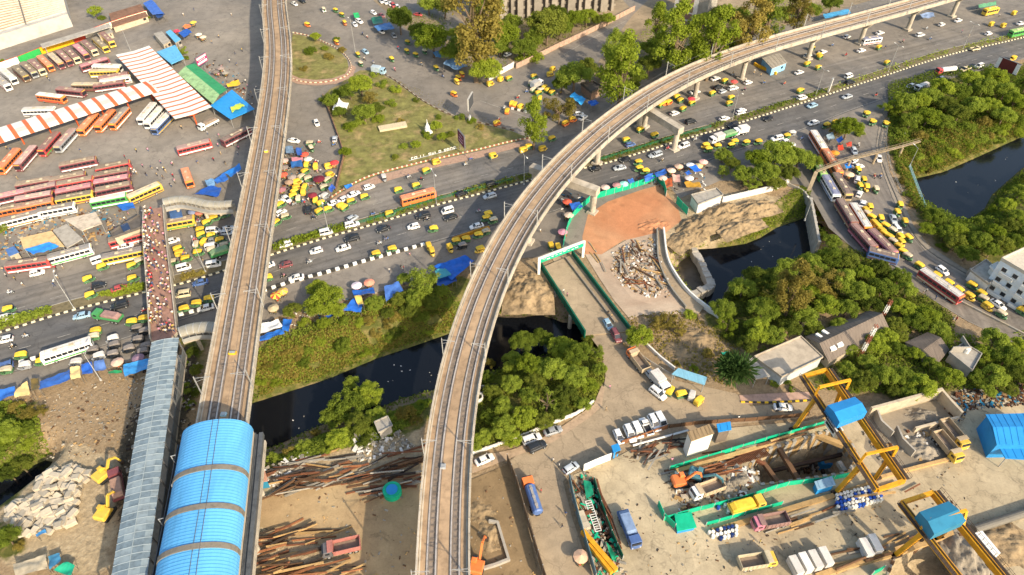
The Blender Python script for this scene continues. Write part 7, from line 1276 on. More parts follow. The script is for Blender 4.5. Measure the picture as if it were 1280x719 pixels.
# white terraced house
wp = PX([(1251, 325), (1279, 312), (1330, 330), (1304, 356)], 10); o = wp[0]; r = empty('terraced_house', (o.x, o.y, 0)); q = [Vector((p.x - o.x, p.y - o.y, 0)) for p in wp]; MB().prism([(p.x, p.y) for p in q], -.3, 9.8).build('wall', mat('house_white', (.58, .62, .64), .8, .12, .6), r); b = MB().prism([(p.x, p.y) for p in q], 9.8, 10)
for a, c_ in zip(q, q[1:] + q[:1]): b.bar((a.x, a.y, 10.4), (c_.x, c_.y, 10.4), .25, .9)
b.build('roof', [mat('house_roof', (.45, .40, .32), .9, .15)], r); a, c_ = q[0], q[3]; d = (c_ - a).normalized(); n = Vector((d.y, -d.x, 0)); n = n if n.y < 0 else -n; an = math.atan2(d.y, d.x)
for f in (1.6, 4.8, 8.0):
 for k in range(7): c0 = a + d * (2 + 2.9 * k) + n * .04; fr = MB().box(c0.x, c0.y, f, 1.5, .18, 1.5, an).build('window', WHITE, r); MB().box(c0.x + n.x * .06, c0.y + n.y * .06, f, 1.2, .12, 1.2, an).build('pane', GLASS, fr)
 for k in range(3): c0 = a + d * (3.4 + 5.8 * k) + n * .7; MB().box(c0.x, c0.y, f - 1.2, 3.6, 1.4, .16, an).box(c0.x + n.x * .65, c0.y + n.y * .65, f - .7, 3.6, .1, .9, an).build('balcony', WHITE, r)
thing(r, 'white three storey house with balconies and flat terrace roof', 'house')
slab('low_annex', 'low grey annex beside the white terraced house', 'annex', [(1212, 338), (1232, 325), (1250, 340), (1236, 356)], 3.4, GREYC, WHW, parapet=.4); slab('low_annex', 'small pale blue annex roof at the corner of the terraced house', 'annex', [(1237, 333), (1247, 328), (1256, 337), (1246, 343)], 5.4, WHW, WHW, parapet=.3)
# ------------------------------------------------------------------ pipe bridge, drain walls, railings
path = smooth_path(spline(PX([(1021, 213.5), (1055, 201), (1093.5, 191), (1120, 184.5), (1150, 176)], 4.6), 1.2), 3); o = Vector((path[0].x, path[0].y, 0)); r = empty('pipe_bridge', o); q = [Vector((p.x - o.x, p.y - o.y, 0)) for p in path]; PS = mat('pipe_stone', (.30, .235, .15), .95, .3, 1.2); MB().sweep(q, [(-.45, 4.25), (-.45, 4.6), (.45, 4.6), (.45, 4.25)]).build('deck', PS, r)
for s in (-1, 1):
 k = MB()
 for p, d in along(offset(q, s * .42), 1.6, .3): k.bar((p.x, p.y, 4.6), (p.x, p.y, 5.3), .07)
 k.sweep(offset([p + Vector((0, 0, 5.35)) for p in q], s * .42), [(-.03, -.03), (-.03, .03), (.03, .03), (.03, -.03)]); k.build('handrail', PS, r)
for p, d in along(q, 11, 4): MB().cyl((p.x, p.y, -4), (p.x, p.y, 3.9), .4, n=8).build('pier', PS, r)
MB().bar((q[0].x, q[0].y, 4.3), (q[0].x - 3.2, q[0].y - 5.5, .3), 1.1, .25).build('stair', PS, r); thing(r, 'thin stone coloured footbridge crossing above the buses to the wood', 'footbridge')
wall('drain_parapet', 'tall concrete parapet wall where the road crosses the drain', [(1012.5, 252), (1017, 275), (1023, 307)], 1.3, GREYC, .7, -6.2); wall('abutment_wall', 'low grey wall at the corner above the black pond', [(985, 232), (1002, 240), (1013, 252)], 1.0, GREYC, .4, -2)
rl = railing('pale blue pipe railing on the pond edge', PX([(1136, 209), (1146, 236), (1156, 262)]), 1.3, flat('rail_blue', '8fb8c0', .5, .1), 1.5, 4); railing('footpath railing beside the drain wood', PX([(1110, 150), (1106, 180), (1113, 213), (1127, 243)]), 1.1, GALV, 2.5, 2)

# ------------------------------------------------------------------ tunnel works, temporary bridge, stockpiles
CRY = mat('crane_yellow', srgb('cf941c'), .55, .22, .8, spec=.4, rand=.03); RUST = mat('rust', srgb('6b442e'), .9, .3, 1.2, rand=.25); RUSTO = mat('rust_orange', srgb('87593a'), .9, .3, 1.2, rand=.2); DKB = mat('dark_beam', srgb('3f342c'), .85, .25, 1.2, rand=.25); GRB = mat('grey_beam', srgb('8a8478'), .85, .2, 1.2, rand=.15); TANB = mat('tan_beam', srgb('a98a5c'), .9, .2, 1.2, rand=.15); BRB = mat('brown_beam', srgb('5e4530'), .9, .25, 1.2, rand=.2); PALEB = mat('pale_block', srgb('ada28e'), .9, .18, .9, rand=.12); TRB = mat('trolley_blue', srgb('2a86c4'), .45, .1, .5, rand=.02); TRB2 = mat('trolley_teal', srgb('2f7896'), .45, .12, .5, rand=.02)
zone('rubble', 'in the rubble yard', 'the nearer excavator', (131, 637), 'heaped in the rubble yard'); zone('stockA', 'in the upper steel stockpile', 'the station gutter', (315, 600), 'in the stockpile beside the station'); zone('stockB', 'in the lower steel stockpile', 'the station gutter', (315, 680), 'in the lower stockpile beside the station'); zone('shade', 'in the shaded steel stack', 'the teal tank', (491, 617), 'stacked beside the curved viaduct'); zone('tip', 'on the pale dump', 'the curved ramp', (830, 340), 'dumped beside the curved ramp'); zone('pitside', 'beside the shored pit', 'the pit corner', (1060, 560), 'beside the shored pit'); zone('yardside', 'on the crane yard floor', 'the nearer crane', (1150, 660), 'on the crane yard floor'); zone('rail_side', 'along the road edge barrier', 'the blue kiosk', (768, 560), 'along the road edge of the works')
# --- temporary bridge
a0, a1, b0, b1 = P(677, 334.5, .4), P(731, 419, .4), P(715, 318.5, .4), P(787, 414, .4); o = (a0 + b1) / 2; o.z = 0; r = empty('temporary_bridge', o)
MB().prism([(p.x - o.x, p.y - o.y) for p in (a0, b0, b1, a1)], -.5, .4).build('deck', A_LOW, r)
for s, (p, q) in enumerate(((a0, a1), (b0, b1))):
 p, q = p - o, q - o; MB().bar((p.x, p.y, .9), (q.x, q.y, .9), .25, 1.9).build('side_panel', TEALD, r); k = MB(); n = 16
 for i in range(n + 1): c = p.lerp(q, i / n); k.bar((c.x, c.y, -.6), (c.x, c.y, 2.05), .34, .34)
 k.bar((p.x, p.y, 1.95), (q.x, q.y, 1.95), .4, .22); k.bar((p.x, p.y, .0), (q.x, q.y, .0), .4, .3); k.build('truss', TEALD, r)
i0, i1 = P(706, 323, .4) - o, P(768, 404, .4) - o; MB().bar((i0.x, i0.y, .75), (i1.x, i1.y, .75), .25, .7).build('footway_kerb', GRB, r)
for t_ in (.35, .7):
 for p, q in ((a0, a1), (b0, b1)): c = (p - o).lerp(q - o, t_); MB().cyl((c.x, c.y, -7), (c.x, c.y, -.4), .6, n=10).build('pile', CONC, r)
thing(r, 'temporary road bridge with dark green side panels over the drain', 'bridge')
p, q = P(673.5, 342), P(728.5, 320.5); o = (p + q) / 2; r = empty('sign_gantry', o); p, q = p - o, q - o; d = (q - p).normalized(); n = Vector((d.y, -d.x, 0)); n = n if n.y < 0 else -n
for e in (p, q): MB().bar((e.x, e.y, -.2), (e.x, e.y, 5.6), .7, .7).build('post', WHITE, r)
bd = MB().bar((p.x, p.y, 4.7), (q.x, q.y, 4.7), .5, 1.5).build('board', TEALG, r); MB().bar((p.x, p.y, 5.55), (q.x, q.y, 5.55), .8, .25).build('white_cap', WHITE, r); g = random.Random(2)
for k in range(9): c = p.lerp(q, .1 + .09 * k) + n * .27; MB().box(c.x, c.y, 4.7 + g.uniform(-.2, .2), g.uniform(.5, 1.1), .03, g.uniform(.12, .3), math.atan2(d.y, d.x)).build('writing', WHITE, bd)
thing(r, 'green and white height gantry at the end of the temporary bridge', 'gantry')
# --- hoardings
def hoard(label, pts, h=2.2, m_=None, cap=None, z=0, name='site_hoarding', w_=.12):
 path = PX(pts, z); o = path[0].copy(); r = empty(name, (o.x, o.y, 0)); q = [Vector((p.x - o.x, p.y - o.y, z)) for p in path]; rs = spline(q, 2.4)
 pn = MB(); n_ = len(rs)
 for i, (a, b_) in enumerate(zip(rs[:-1], rs[1:])): dd = (b_ - a) * .02; pn.bar((a.x + dd.x, a.y + dd.y, z + h / 2 + .05 * (i % 3)), (b_.x - dd.x, b_.y - dd.y, z + h / 2 + .05 * (i % 3)), w_, h)
 pn.build('panel', m_ or TEALG, r); f = MB()
 for p in rs: f.bar((p.x, p.y, z - .1), (p.x, p.y, z + h + .15), .14)
 f.build('frame', cap or GALV, r); return thing(r, label, 'hoarding', 'hoardings round the works')
hoard('bright green hoarding curving from the portal beam to the bridge gantry', [(737, 252), (727, 261), (718, 270), (710, 284), (706, 300), (703, 314)]); hoard('bright green hoarding along the roadside of the red clay', [(746, 248), (778, 239), (805, 231), (821, 225), (829, 234), (832, 246)]); hoard('green netted corner fence by the small hut', [(845, 254), (852, 262), (859, 269)], 2.6)
hoard('long green hoarding above the shored pit', [(836, 588), (870, 578), (900, 569), (956, 552), (1000, 540), (1034, 530)], 1.6); hoard('green hoarding along the near side of the pit', [(829, 651), (875, 638), (924, 626), (955, 616), (984, 607), (1022, 603), (1060, 596)], 1.6); hoard('green railing hoarding above the drum store', [(882, 657), (930, 644), (977, 631)], 1.3); hoard('green hoarding at the western yard corner', [(822, 632), (829, 648), (843, 661)], 2); hoard('white hoarding with shadow at the yard entrance', [(729, 589), (745, 582), (763, 575)], 2.6, WHITE); hoard('grey blue hoarding along the western trench edge', [(711, 601), (716, 625), (723, 652), (733, 686), (744, 725)], 2.8, mat('hoard_greyblue', srgb('5f7a80'), .6, .15, .6, rand=.03)); hoard('dark hoarding between service road and dirt plot', [(634, 578), (645, 605), (655, 640), (667, 680), (684, 735)], 3.2, mat('hoard_dark', srgb('6a5a48'), .8, .2, .6, rand=.03)); hoard('dark green hoarding along the eastern trench edge', [(742, 602), (751, 632), (764, 668), (778, 700)], 1.8, TEALD); hoard('short green hoarding at the bottom crane pit', [(1088, 720), (1102, 713)], 2)
hoard('rust orange barrier along the parked white cars', [(776, 556), (800, 548), (834, 536)], 1.5, RUSTO, DKB); hoard('dark rust barrier between the road and the works', [(836, 535), (880, 530), (930, 527), (990, 522), (1010, 520)], 1.3, BRB, DKB)
# --- clay tip, ramp, coffer dam
def ribbon(name, label, left, right, z, m_):
 L_, R_ = PX(left, z), PX(right, z); return struct(MB().poly(L_ + R_[::-1]).build(name, m_), label)
ribbon('path', 'curved concrete ramp between two pale walls', [(821, 288), (823, 326), (836, 358), (857, 386)], [(829, 288), (834, 325), (847, 350), (862, 369), (880, 384), (872, 394)], .25, A_LOW)
def lowwall(name, label, pts, h, w_, m_, z=-.2, cat='wall'):
 path = spline(PX(pts, 0), 2); o = path[0].copy(); q = [Vector((p.x - o.x, p.y - o.y, 0)) for p in path]; return thing(MB().sweep(q, [(-w_ / 2, z), (-w_ / 2, h), (w_ / 2, h), (w_ / 2, z)]).build(name, m_, None, loc=(o.x, o.y, 0)), label, cat)
lowwall('ramp_wall', 'grey wall on the dump side of the curved ramp', [(821, 288), (823, 326), (836, 358), (857, 386)], 1.0, .4, GRB); lowwall('ramp_wall', 'white wall on the pond side of the curved ramp', [(829, 288), (834, 325), (847, 350), (862, 369), (880, 384), (899, 398)], 1.3, .45, WHW, -5)
path = spline(PX([(868, 313), (876, 326), (884, 344), (889, 356), (878, 362), (862, 369)], -2.5), 1.5); b = MB(); g = random.Random(8)
for p, d in along(path, 1.1, 0): b.box(p.x, p.y, -4.4, 1.5, g.uniform(1.6, 2.3), 4.2 + g.uniform(-.5, .5), math.atan2(d.y, d.x) + g.uniform(-.1, .1))
thing(b.build('coffer_dam', GREYC), 'broken grey coffer dam wall around the muddy pool', 'dam')
struct(MB().poly(PX([(843, 338), (852, 326), (872, 313), (886, 352), (878, 361), (862, 367)], -4.7)).build('mud', mat('wet_mud', (.075, .058, .035), .4, .35, .35, space='pos', rand=0)), 'dark wet mud inside the coffer dam')
def heap(px, py, rx, ry, h, m_, label, ang=0, cat='heap', name='earth_heap', z=0):
 p = P(px, py, z); n = 34; vs = []; g = RNG.random() * 99
 for i in range(n + 1):
  for j in range(n + 1):
   u, v = i / n * 2 - 1, j / n * 2 - 1; rr_ = math.hypot(u, v); rr_ = max(0, rr_ + .3 * noise.noise((u * 2.5 + g, v * 2.5, 9))); e = max(-.15, 1 - rr_ ** 1.3); e = e * (1 + .55 * noise.noise((u * 2.2 + g, v * 2.2, 0))) + (.30 * noise.noise((u * 5 + g, v * 5, 2)) + .22 * noise.noise((u * 11 + g, v * 11, 4))) * max(0, min(1, e * 4)); vs.append((u * rx, v * ry, e * h - .35))
 o = MB().add(vs, [(i * (n + 1) + j, (i + 1) * (n + 1) + j, (i + 1) * (n + 1) + j + 1, i * (n + 1) + j + 1) for i in range(n) for j in range(n)]).build(name, m_, None, True, loc=(p.x, p.y, z)); o.rotation_euler.z = heading(px, py, ang); return thing(o, label, cat, 'heaps of earth and rubble')
EARTH = mat('spoil_earth', (.25, .18, .10), .95, .45, .7, rand=.08, bump=.6); GREYE = mat('grey_spoil', (.24, .205, .155), .95, .3, .6, rand=.08, bump=.5); CLAYE = mat('clay_spoil', (.42, .19, .09), .95, .25, .5, bump=.4)
for a in [(905, 268, 9, 5, 2.6, EARTH, 'ridged brown earth mound below the pale wall', 20), (940, 262, 9, 4.5, 2.4, EARTH, 'eastern brown earth mound above the black pond', 18), (872, 282, 8, 5, 2.2, EARTH, 'brown earth mound nearest the small hut', 20), (925, 282, 8, 4, 1.6, EARTH, 'low brown mound sloping to the black pond', 20), (855, 298, 6, 4, 1.6, EARTH, 'brown mound beside the top of the curved ramp', 30), (660, 365, 7, 8, 2.2, EARTH, 'tan earth bank between curved viaduct and bridge', 0), (645, 350, 5, 5, 1.6, EARTH, 'tan earth bump under the curved viaduct edge', 0), (815, 282, 7, 4, .9, CLAYE, 'red clay heap at the edge of the clay ground', 10), (870, 425, 7, 5, 1.2, EARTH, 'dry mound below the curved ramp', 0), (845, 440, 6, 5, 1.0, EARTH, 'dry mound above the blue roofed shelter', 0), (926, 598, 4, 3, 1.0, GREYE, 'grey spoil ring beside the shored pit', 10), (905, 612, 3, 2.5, 1.3, GREYE, 'grey spoil heap beside the white tipper', 0), (1155, 520, 5, 2.5, 1.4, GREYE, 'spoil heap inside the walled bunker', 0), (1150, 560, 5, 4, 1.4, GREYE, 'pale spoil heap beside the parked tippers', 0), (1255, 680, 8, 6, 1.5, EARTH, 'earth heap by the bottom pit', 0), (1205, 690, 4, 6, 1.6, GREYE, 'dark debris heap under the nearer crane', 0), (612, 670, 4, 5, .8, EARTH, 'rough earth heap in the dirt plot', 0), (600, 640, 5, 4, .7, EARTH, 'small earth heap beside the curved viaduct', 0), (380, 580, 5, 2, .8, GREYE, 'white rubble ridge above the steel stockpile', 30), (790, 572, 3, 2, .5, mat('dark_spoil', (.14, .10, .06), .95, .3, .8), 'dark brown patch of spoil in the western yard', 0), (845, 606, 3.5, 2.5, .6, MATS['dark_spoil'], 'dark spoil beside the orange excavator', 0)]: heap(*a[:7], a[7])
# --- excavators
def excavator(px, py, ang, c, label, reach=1.0, z=.02):
 p = P(px, py, z + 1.2); r = empty('excavator', (p.x, p.y, z), heading(px, py, ang)); pt = paint(c)
 for s in (-1, 1): MB().loft(rings([(-1.7, .27, .3, .6), (-1.4, .3, .02, .85), (1.4, .3, .02, .85), (1.7, .27, .3, .6)], .1)).build('track', TYRE, r).location = (0, s * 1.0, 0)
 MB().loft(rings([(-1.9, 1.1, 1.0, 1.9), (-1.6, 1.25, .95, 2.1), (.6, 1.25, .95, 2.0), (1.0, 1.2, .95, 1.4)], .15)).build('body', pt, r)
 cb = MB().loft(rings([(-.3, .5, 1.4, 2.75), (.5, .5, 1.4, 2.75), (.95, .48, 1.4, 2.2)], .1)).build('cab', pt, r); cb.location = (.1, .7, 0); MB().box(.55, 0, 2.2, .9, .9, .7).build('windows', GLASS, cb)
 MB().bar((.9, -.2, 1.6), (2.9 * reach, -.2, 3.9), .38, .5).bar((2.9 * reach, -.2, 3.9), (4.4 * reach, -.2, 3.1), .34, .44).build('boom', pt, r); MB().bar((4.3 * reach, -.2, 3.3), (5.0 * reach, -.2, 1.2), .26, .34).build('stick', pt, r); MB().loft([[(5.0 * reach + x, -.2 + y, z_) for x, z_ in ((-.5, 1.2), (.2, 1.3), (.3, .6), (-.35, .4))] for y in (-.55, .55)]).build('bucket', DKB, r); thing(r, label, 'excavator', 'excavators at the works')
excavator(129, 593, 40, 'yellow', 'yellow excavator at the top of the rubble yard', .8); excavator(131, 640, 55, 'yellow', 'yellow excavator in the middle of the rubble yard', .8); excavator(851, 601, 10, 'orange', 'orange excavator beside the green machine', .9); excavator(812, 601, 170, 'teal', 'dark green excavator with arm over the spoil', .9) if False else None; excavator(872, 594, -20, 'teal', 'dark teal drilling machine beside the orange excavator', 1.1); excavator(597, 706, 75, 'orange', 'orange excavator reaching up beside the curved viaduct', 1.1)
# --- gantry cranes
def crane(gl, gr, struts, legs, trol, cabin, label, zg, tmat, extra=None):
 A0, A1 = P(*gl[0], zg), P(*gl[1], zg); B0, B1 = P(*gr[0], zg), P(*gr[1], zg); o = (A0 + A1 + B0 + B1) / 4; o.z = 0; r = empty('gantry_crane', o); v = lambda q, z: P(*q, z) - o
 for p, q in ((A0, A1), (B0, B1)):
  gd = MB().bar(p - o - Vector((0, 0, .7)), q - o - Vector((0, 0, .7)), .8, 1.4).build('girder', CRY, r); MB().bar(p - o + Vector((0, 0, .16)), q - o + Vector((0, 0, .16)), .16, .2).build('crane_rail', BRB, gd)
 for (p, q), s_ in (((A0, A1), -1), ((B0, B1), 1)):
  d_ = (q - p).normalized(); n_ = Vector((d_.y, -d_.x, 0)); n_ = n_ if n_.dot(p - o - (A0 + B0 - o * 2) / 2) > 0 else -n_; k_ = MB(); w0, w1 = p - o + n_ * .85, q - o + n_ * .85; k_.bar(w0 - Vector((0, 0, .1)), w1 - Vector((0, 0, .1)), .7, .06)
  for i_ in range(25): c_ = w0.lerp(w1, i_ / 24) + n_ * .33; k_.bar(c_, c_ + Vector((0, 0, 1)), .05)
  k_.bar(w0 + n_ * .33 + Vector((0, 0, 1)), w1 + n_ * .33 + Vector((0, 0, 1)), .05).bar(w0 + n_ * .33 + Vector((0, 0, .5)), w1 + n_ * .33 + Vector((0, 0, .5)), .04); k_.build('walkway_rail', DKB, r)
 for p, q in ((A0, B0), (A1, B1)): MB().bar(p - o - Vector((0, 0, .5)), q - o - Vector((0, 0, .5)), .7, .9).build('end_tie', CRY, r)
 for pts in struts: MB().bar(v(pts[0], zg), v(pts[1], zg + 2.6), .45).bar(v(pts[1], zg + 2.6), v(pts[2], zg + 2.6), .5).bar(v(pts[2], zg + 2.6), v(pts[3], zg), .45).build('portal_strut', CRY, r)
 for top, foot in legs:
  t_ = v(top, zg - .8); f = v(foot, .3); lg = MB().bar(t_, f, .8, .8).build('leg', CRY, r); ld = MB(); ax = (f - t_).normalized(); sd = ax.cross(Vector((0, 1, 0))).normalized() * .22; of = Vector((0, -.45, .1)); ld.bar(t_ + sd + of, f + sd + of, .05).bar(t_ - sd + of, f - sd + of, .05)
  for i_ in range(18): c_ = t_.lerp(f, i_ / 17) + of; ld.bar(c_ - sd, c_ + sd, .05)
  ld.build('ladder', DKB, lg); MB().box(f.x, f.y, .25, 2.2, 1.0, .7, heading(*foot, 18)).build('bogie', DKB, lg)
 q = [v(c, zg + 2.4) for c in trol]; MB().prism([(p.x, p.y) for p in q], zg + .2, zg + 2.4).build('winch_house', tmat, r); m0, m1 = (q[0] + q[3]) / 2, (q[1] + q[2]) / 2; MB().add([(q[0].x, q[0].y, zg + 2.41), (q[1].x, q[1].y, zg + 2.41), (q[2].x, q[2].y, zg + 2.41), (q[3].x, q[3].y, zg + 2.41), (m0.x, m0.y, zg + 2.95), (m1.x, m1.y, zg + 2.95)], [(0, 1, 5, 4), (4, 5, 2, 3), (0, 4, 3), (1, 2, 5)]).build('winch_roof', tmat, r)
 c0, c1 = v(cabin[0], zg - 1), v(cabin[1], zg - 1); cb = MB().bar(c0, c1, 1.6, 2.0).build('operator_cabin', WHITE, r); MB().bar(c0.lerp(c1, .1) + Vector((0, 0, -.1)), c0.lerp(c1, .9) + Vector((0, 0, -.1)), 1.64, .8).build('windows', GLASS, cb)
 hk = v(((trol[0][0] + trol[2][0]) / 2, (trol[0][1] + trol[2][1]) / 2), zg + 2.4); MB().cyl((hk.x, hk.y, zg), (hk.x, hk.y, 3.5), .08, n=5).box(hk.x, hk.y, 3.2, .6, .4, .8).build('hook', DKB, r); return thing(r, label, 'gantry crane', 'yellow gantry cranes over the works')
crane(((1005, 469), (1098, 611)), ((1034.6, 460.6), (1131, 600)), [((1019, 494), (1024, 484), (1063, 475), (1058, 486)), ((1073, 580), (1082, 568), (1122, 559), (1116, 570))], [((1021, 496), (993, 536)), ((1052, 488), (1042, 514)), ((1075, 583), (1046, 615)), ((1110, 574), (1094, 598))], [(1034.4, 506.7), (1068.7, 496), (1084, 515), (1049.7, 528)], ((1036, 524), (1048, 542)), 'yellow gantry crane with bright blue winch house over the shored pit', 10, TRB)
crane(((1128, 627), (1236, 764)), ((1168, 614), (1292, 764)), [((1151, 661), (1163, 650), (1208, 638), (1204, 656))], [((1157, 664), (1120, 694)), ((1190, 654), (1172, 672)), ((1234, 760), (1205, 790)), ((1280, 750), (1262, 775))], [(1149, 640), (1186, 626.5), (1207.7, 651), (1168, 668)], ((1220, 668), (1243, 696)), 'yellow gantry crane with teal winch house over the bottom pit', 10, TRB2)
# --- pit shoring
def beam(a, b_, w_, h, m_, name, label, z=0, cat='beam', group='struts and beams of the shored pit'):
 A, B = P(*a, z), P(*b_, z); c = (A + B) / 2; return thing(MB().bar(A - c, B - c, w_, h).build(name, m_, None, loc=c), label, cat, group)
def pitwall(poly, m_, label):
 o = poly[0].copy(); b = MB(); q = [p - o for p in poly]; n_ = len(q); g = random.Random(5)
 for a, c in zip(q, q[1:] + q[:1]):
  d = c - a; k = max(1, int(d.length / .9))
  for i in range(k): m = a.lerp(c, (i + .5) / k); b.box(m.x, m.y, -5.7 + .2 * (i % 2), d.length / k - .06, .4 + .14 * (i % 2), 11.6, math.atan2(d.y, d.x), i % 2)
 return thing(b.build('pit_wall', m_, None, loc=(o.x, o.y, 0)), label, 'retaining wall')
pitwall(PIT, [TANB, GREYC], 'tan sheet pile wall lining the shored pit'); pitwall(PIT2C, [GRB, BRB], 'sheet pile wall lining the bottom pit'); pitwall(TRENCH, [TEALD, DKB], 'dark green sheet wall lining the narrow trench')
for a, b_, w_, m_, lab, z in [((969, 553), (998, 601), 1.0, BRB, 'long brown strut across the middle of the pit', -.8), ((953, 577), (974, 606), .9, BRB, 'brown strut across the western end of the pit', -.8), ((1018, 543), (1054, 557), 1.1, TANB, 'tan corner strut at the eastern end of the pit', -.5), ((941, 573), (956, 581), .7, RUST, 'short rust strut by the grey spoil ring', -.6), ((972, 553), (985, 548), .8, RUST, 'short rust brace at the top of the pit', -.6), ((1048, 578), (1056, 590), 1.0, GRB, 'grey vertical brace near the eastern pit corner', -1.5), ((960, 590), (1062, 566), .7, DKB, 'dark waler running deep along the pit', -5), ((950, 562), (1006, 545), .8, TANB, 'tan waler along the top edge of the pit', -1.2)]: beam(a, b_, w_, w_, m_, 'pit_strut', lab, z)
b = MB()
for i in range(26): t_ = i / 25; p0 = P(908 + 48 * t_, 575 - 13 * t_, .3); b.bar(p0, p0 + Vector((.8, -1.5, 0)), .2, .2)
for dy in (0, 5.5): b.bar(P(908, 574 + dy, .1), P(958, 561 + dy, .1), .4, .35)
thing(b.build('ladder_frame', RUST), 'rust coloured ladder frame lying along the pit edge', 'frame')
slab('pit_deck', 'blue grey cabin roof on the near edge of the pit', 'cabin', [(1018, 602), (1040, 595), (1045, 606), (1022, 612)], 2.4, mat('cabin_greyblue', srgb('7f9cae'), .5, .12), TRB, ribs=3); slab('pump_platform', 'teal covered platform with pale patch at the yard corner', 'platform', [(843, 643), (864, 639.6), (871, 659), (846.5, 664)], 1.6, TEALG, TRB, door=False)
thing(MB().box(0, 0, 1.2, 3, 1.6, 2.4).box(.4, 0, 2.5, 1.2, 1.2, .3).build('generator', BLB, None, loc=P(1030, 584, -11.5)), 'blue machine standing deep in the shored pit', 'machine')
b = MB(); g = random.Random(12)
for i in range(160): p = P(g.uniform(950, 1050), g.uniform(560, 592), -11.6); b.box(p.x, p.y, -11.6 + g.random() * .6, g.uniform(.3, 2.2), g.uniform(.2, .8), g.uniform(.2, .9), g.random() * 3, g.randrange(4))
stuff(b.build('debris', [DKB, DKB, BRB, GRB]), 'dark jumble of steel and debris on the pit floor', 'debris')
# --- individual stock: beams, blocks, drums
def inpoly(pts, g):
 xs_ = [p[0] for p in pts]; ys_ = [p[1] for p in pts]
 while 1:
  x, y = g.uniform(min(xs_), max(xs_)), g.uniform(min(ys_), max(ys_))
  if inside(pts, np.array([x]), np.array([y]))[0]: return x, y
BMAT = {'rust': RUST, 'rust orange': RUSTO, 'dark': DKB, 'grey': GRB, 'tan': TANB, 'brown': BRB}
def beams(zk, poly, n, ang, spread, lens, cols, seed, pipe=.2):
 g = random.Random(seed)
 for i in range(n):
  x, y = inpoly(poly, g); c = g.choice(cols); L_ = g.uniform(*lens); a = heading(x, y, ang + g.gauss(0, spread)); w_ = g.uniform(.16, .42); h = g.uniform(.18, .4); z = g.choice((0, 0, .35, .7)) + .02; p = P(x, y, z); b = MB()
  if g.random() < pipe: b.cyl((-L_ / 2, 0, w_ * .6), (L_ / 2, 0, w_ * .6), w_ * .6, n=9); kind = 'pipe'
  else: b.box(0, 0, h - .05, L_, w_, .09).box(0, 0, .05, L_, w_, .09).box(0, 0, h / 2, L_, .1, h - .18); kind = 'girder'
  o = b.build('steel_' + kind, BMAT[c], None, loc=(p.x, p.y, z)); o.rotation_euler.z = a; reg(o, f'{c} steel {kind}', kind, zk, x, y)
allc = ['rust', 'rust orange', 'dark', 'grey', 'brown', 'tan']
beams('stockA', [(322, 600), (360, 580), (440, 560), (448, 600), (400, 612), (330, 618)], 60, 14, 9, (2.5, 9), allc, 31); beams('shade', [(440, 585), (520, 560), (522, 605), (452, 632)], 52, 15, 8, (3, 10), ['dark', 'rust', 'grey', 'brown'], 32); beams('stockB', [(310, 668), (380, 655), (420, 660), (400, 700), (440, 705), (445, 730), (305, 735)], 70, 13, 8, (3, 10), ['rust', 'brown', 'dark', 'rust orange', 'tan'], 33); beams('tip', [(772, 315), (812, 302), (826, 330), (832, 365), (805, 368), (772, 342)], 30, -50, 32, (2, 7), ['rust', 'brown', 'grey', 'tan'], 34); beams('pitside', [(862, 588), (904, 578), (907, 592), (866, 602)], 18, 12, 4, (5, 9), ['rust', 'rust orange'], 35); beams('pitside', [(835, 583), (1030, 528), (1033, 536), (842, 590)], 22, 16, 4, (5, 14), ['rust', 'tan', 'grey', 'brown'], 36); beams('yardside', [(970, 650), (1160, 590), (1165, 604), (985, 668)], 22, 17, 6, (3, 9), ['tan', 'brown', 'grey', 'rust'], 37); beams('rail_side', [(795, 562), (855, 545), (868, 556), (810, 580)], 30, 20, 25, (2, 7), ['rust', 'brown', 'dark', 'grey'], 38); beams('yardside', [(1055, 690), (1160, 650), (1170, 672), (1060, 716)], 18, 18, 6, (3, 9), ['tan', 'grey', 'brown'], 39); beams('rail_side', [(712, 600), (728, 600), (742, 650), (735, 662), (722, 640)], 16, -60, 20, (1.5, 4), ['rust', 'tan', 'grey'], 40); beams('yardside', [(742, 612), (752, 615), (772, 668), (764, 668)], 8, -68, 4, (5, 10), ['rust'], 41); beams('clay' if False else 'tip', [(735, 300), (742, 300), (755, 335), (748, 340)], 5, -55, 6, (3, 6), ['grey', 'tan'], 42)
g = random.Random(77); pol = C(T(5, 1), [(225, 190), (300, 130), (420, 105), (500, 150), (470, 215), (440, 300), (420, 430), (300, 470), (130, 510), (60, 420), (60, 330), (200, 250)]); pts_ = []
while len(pts_) < 118:
 x, y = inpoly(pol, g)
 if all(math.hypot(x - a, (y - b_) * 1.1) > 5.6 for a, b_ in pts_) or len(pts_) > 78: pts_.append((x, y))
for i, (x, y) in enumerate(pts_):
 sx, sy, sz = g.uniform(1.3, 2.3), g.uniform(1.0, 1.6), g.uniform(.7, 1.2); z = .0 if i < 79 else g.uniform(.4, .9); p = P(x, y, z); b = MB().loft([[(xx, yy * k, zz) for yy, zz in rr(sy / 2, 0, sz, .12, 1)] for xx, k in ((-sx / 2, .92), (-sx / 2 + .12, 1), (sx / 2 - .12, 1), (sx / 2, .92))]); o = b.build('concrete_block', PALEB, None, loc=(p.x, p.y, z)); o.rotation_euler = (g.gauss(0, .14), g.gauss(0, .14), heading(x, y, 25 + g.gauss(0, 28)))
 reg(o, ('broad' if sx > 1.95 else 'small' if sx < 1.6 else 'squarish') + ' pale concrete block', 'block', 'rubble', x, y)
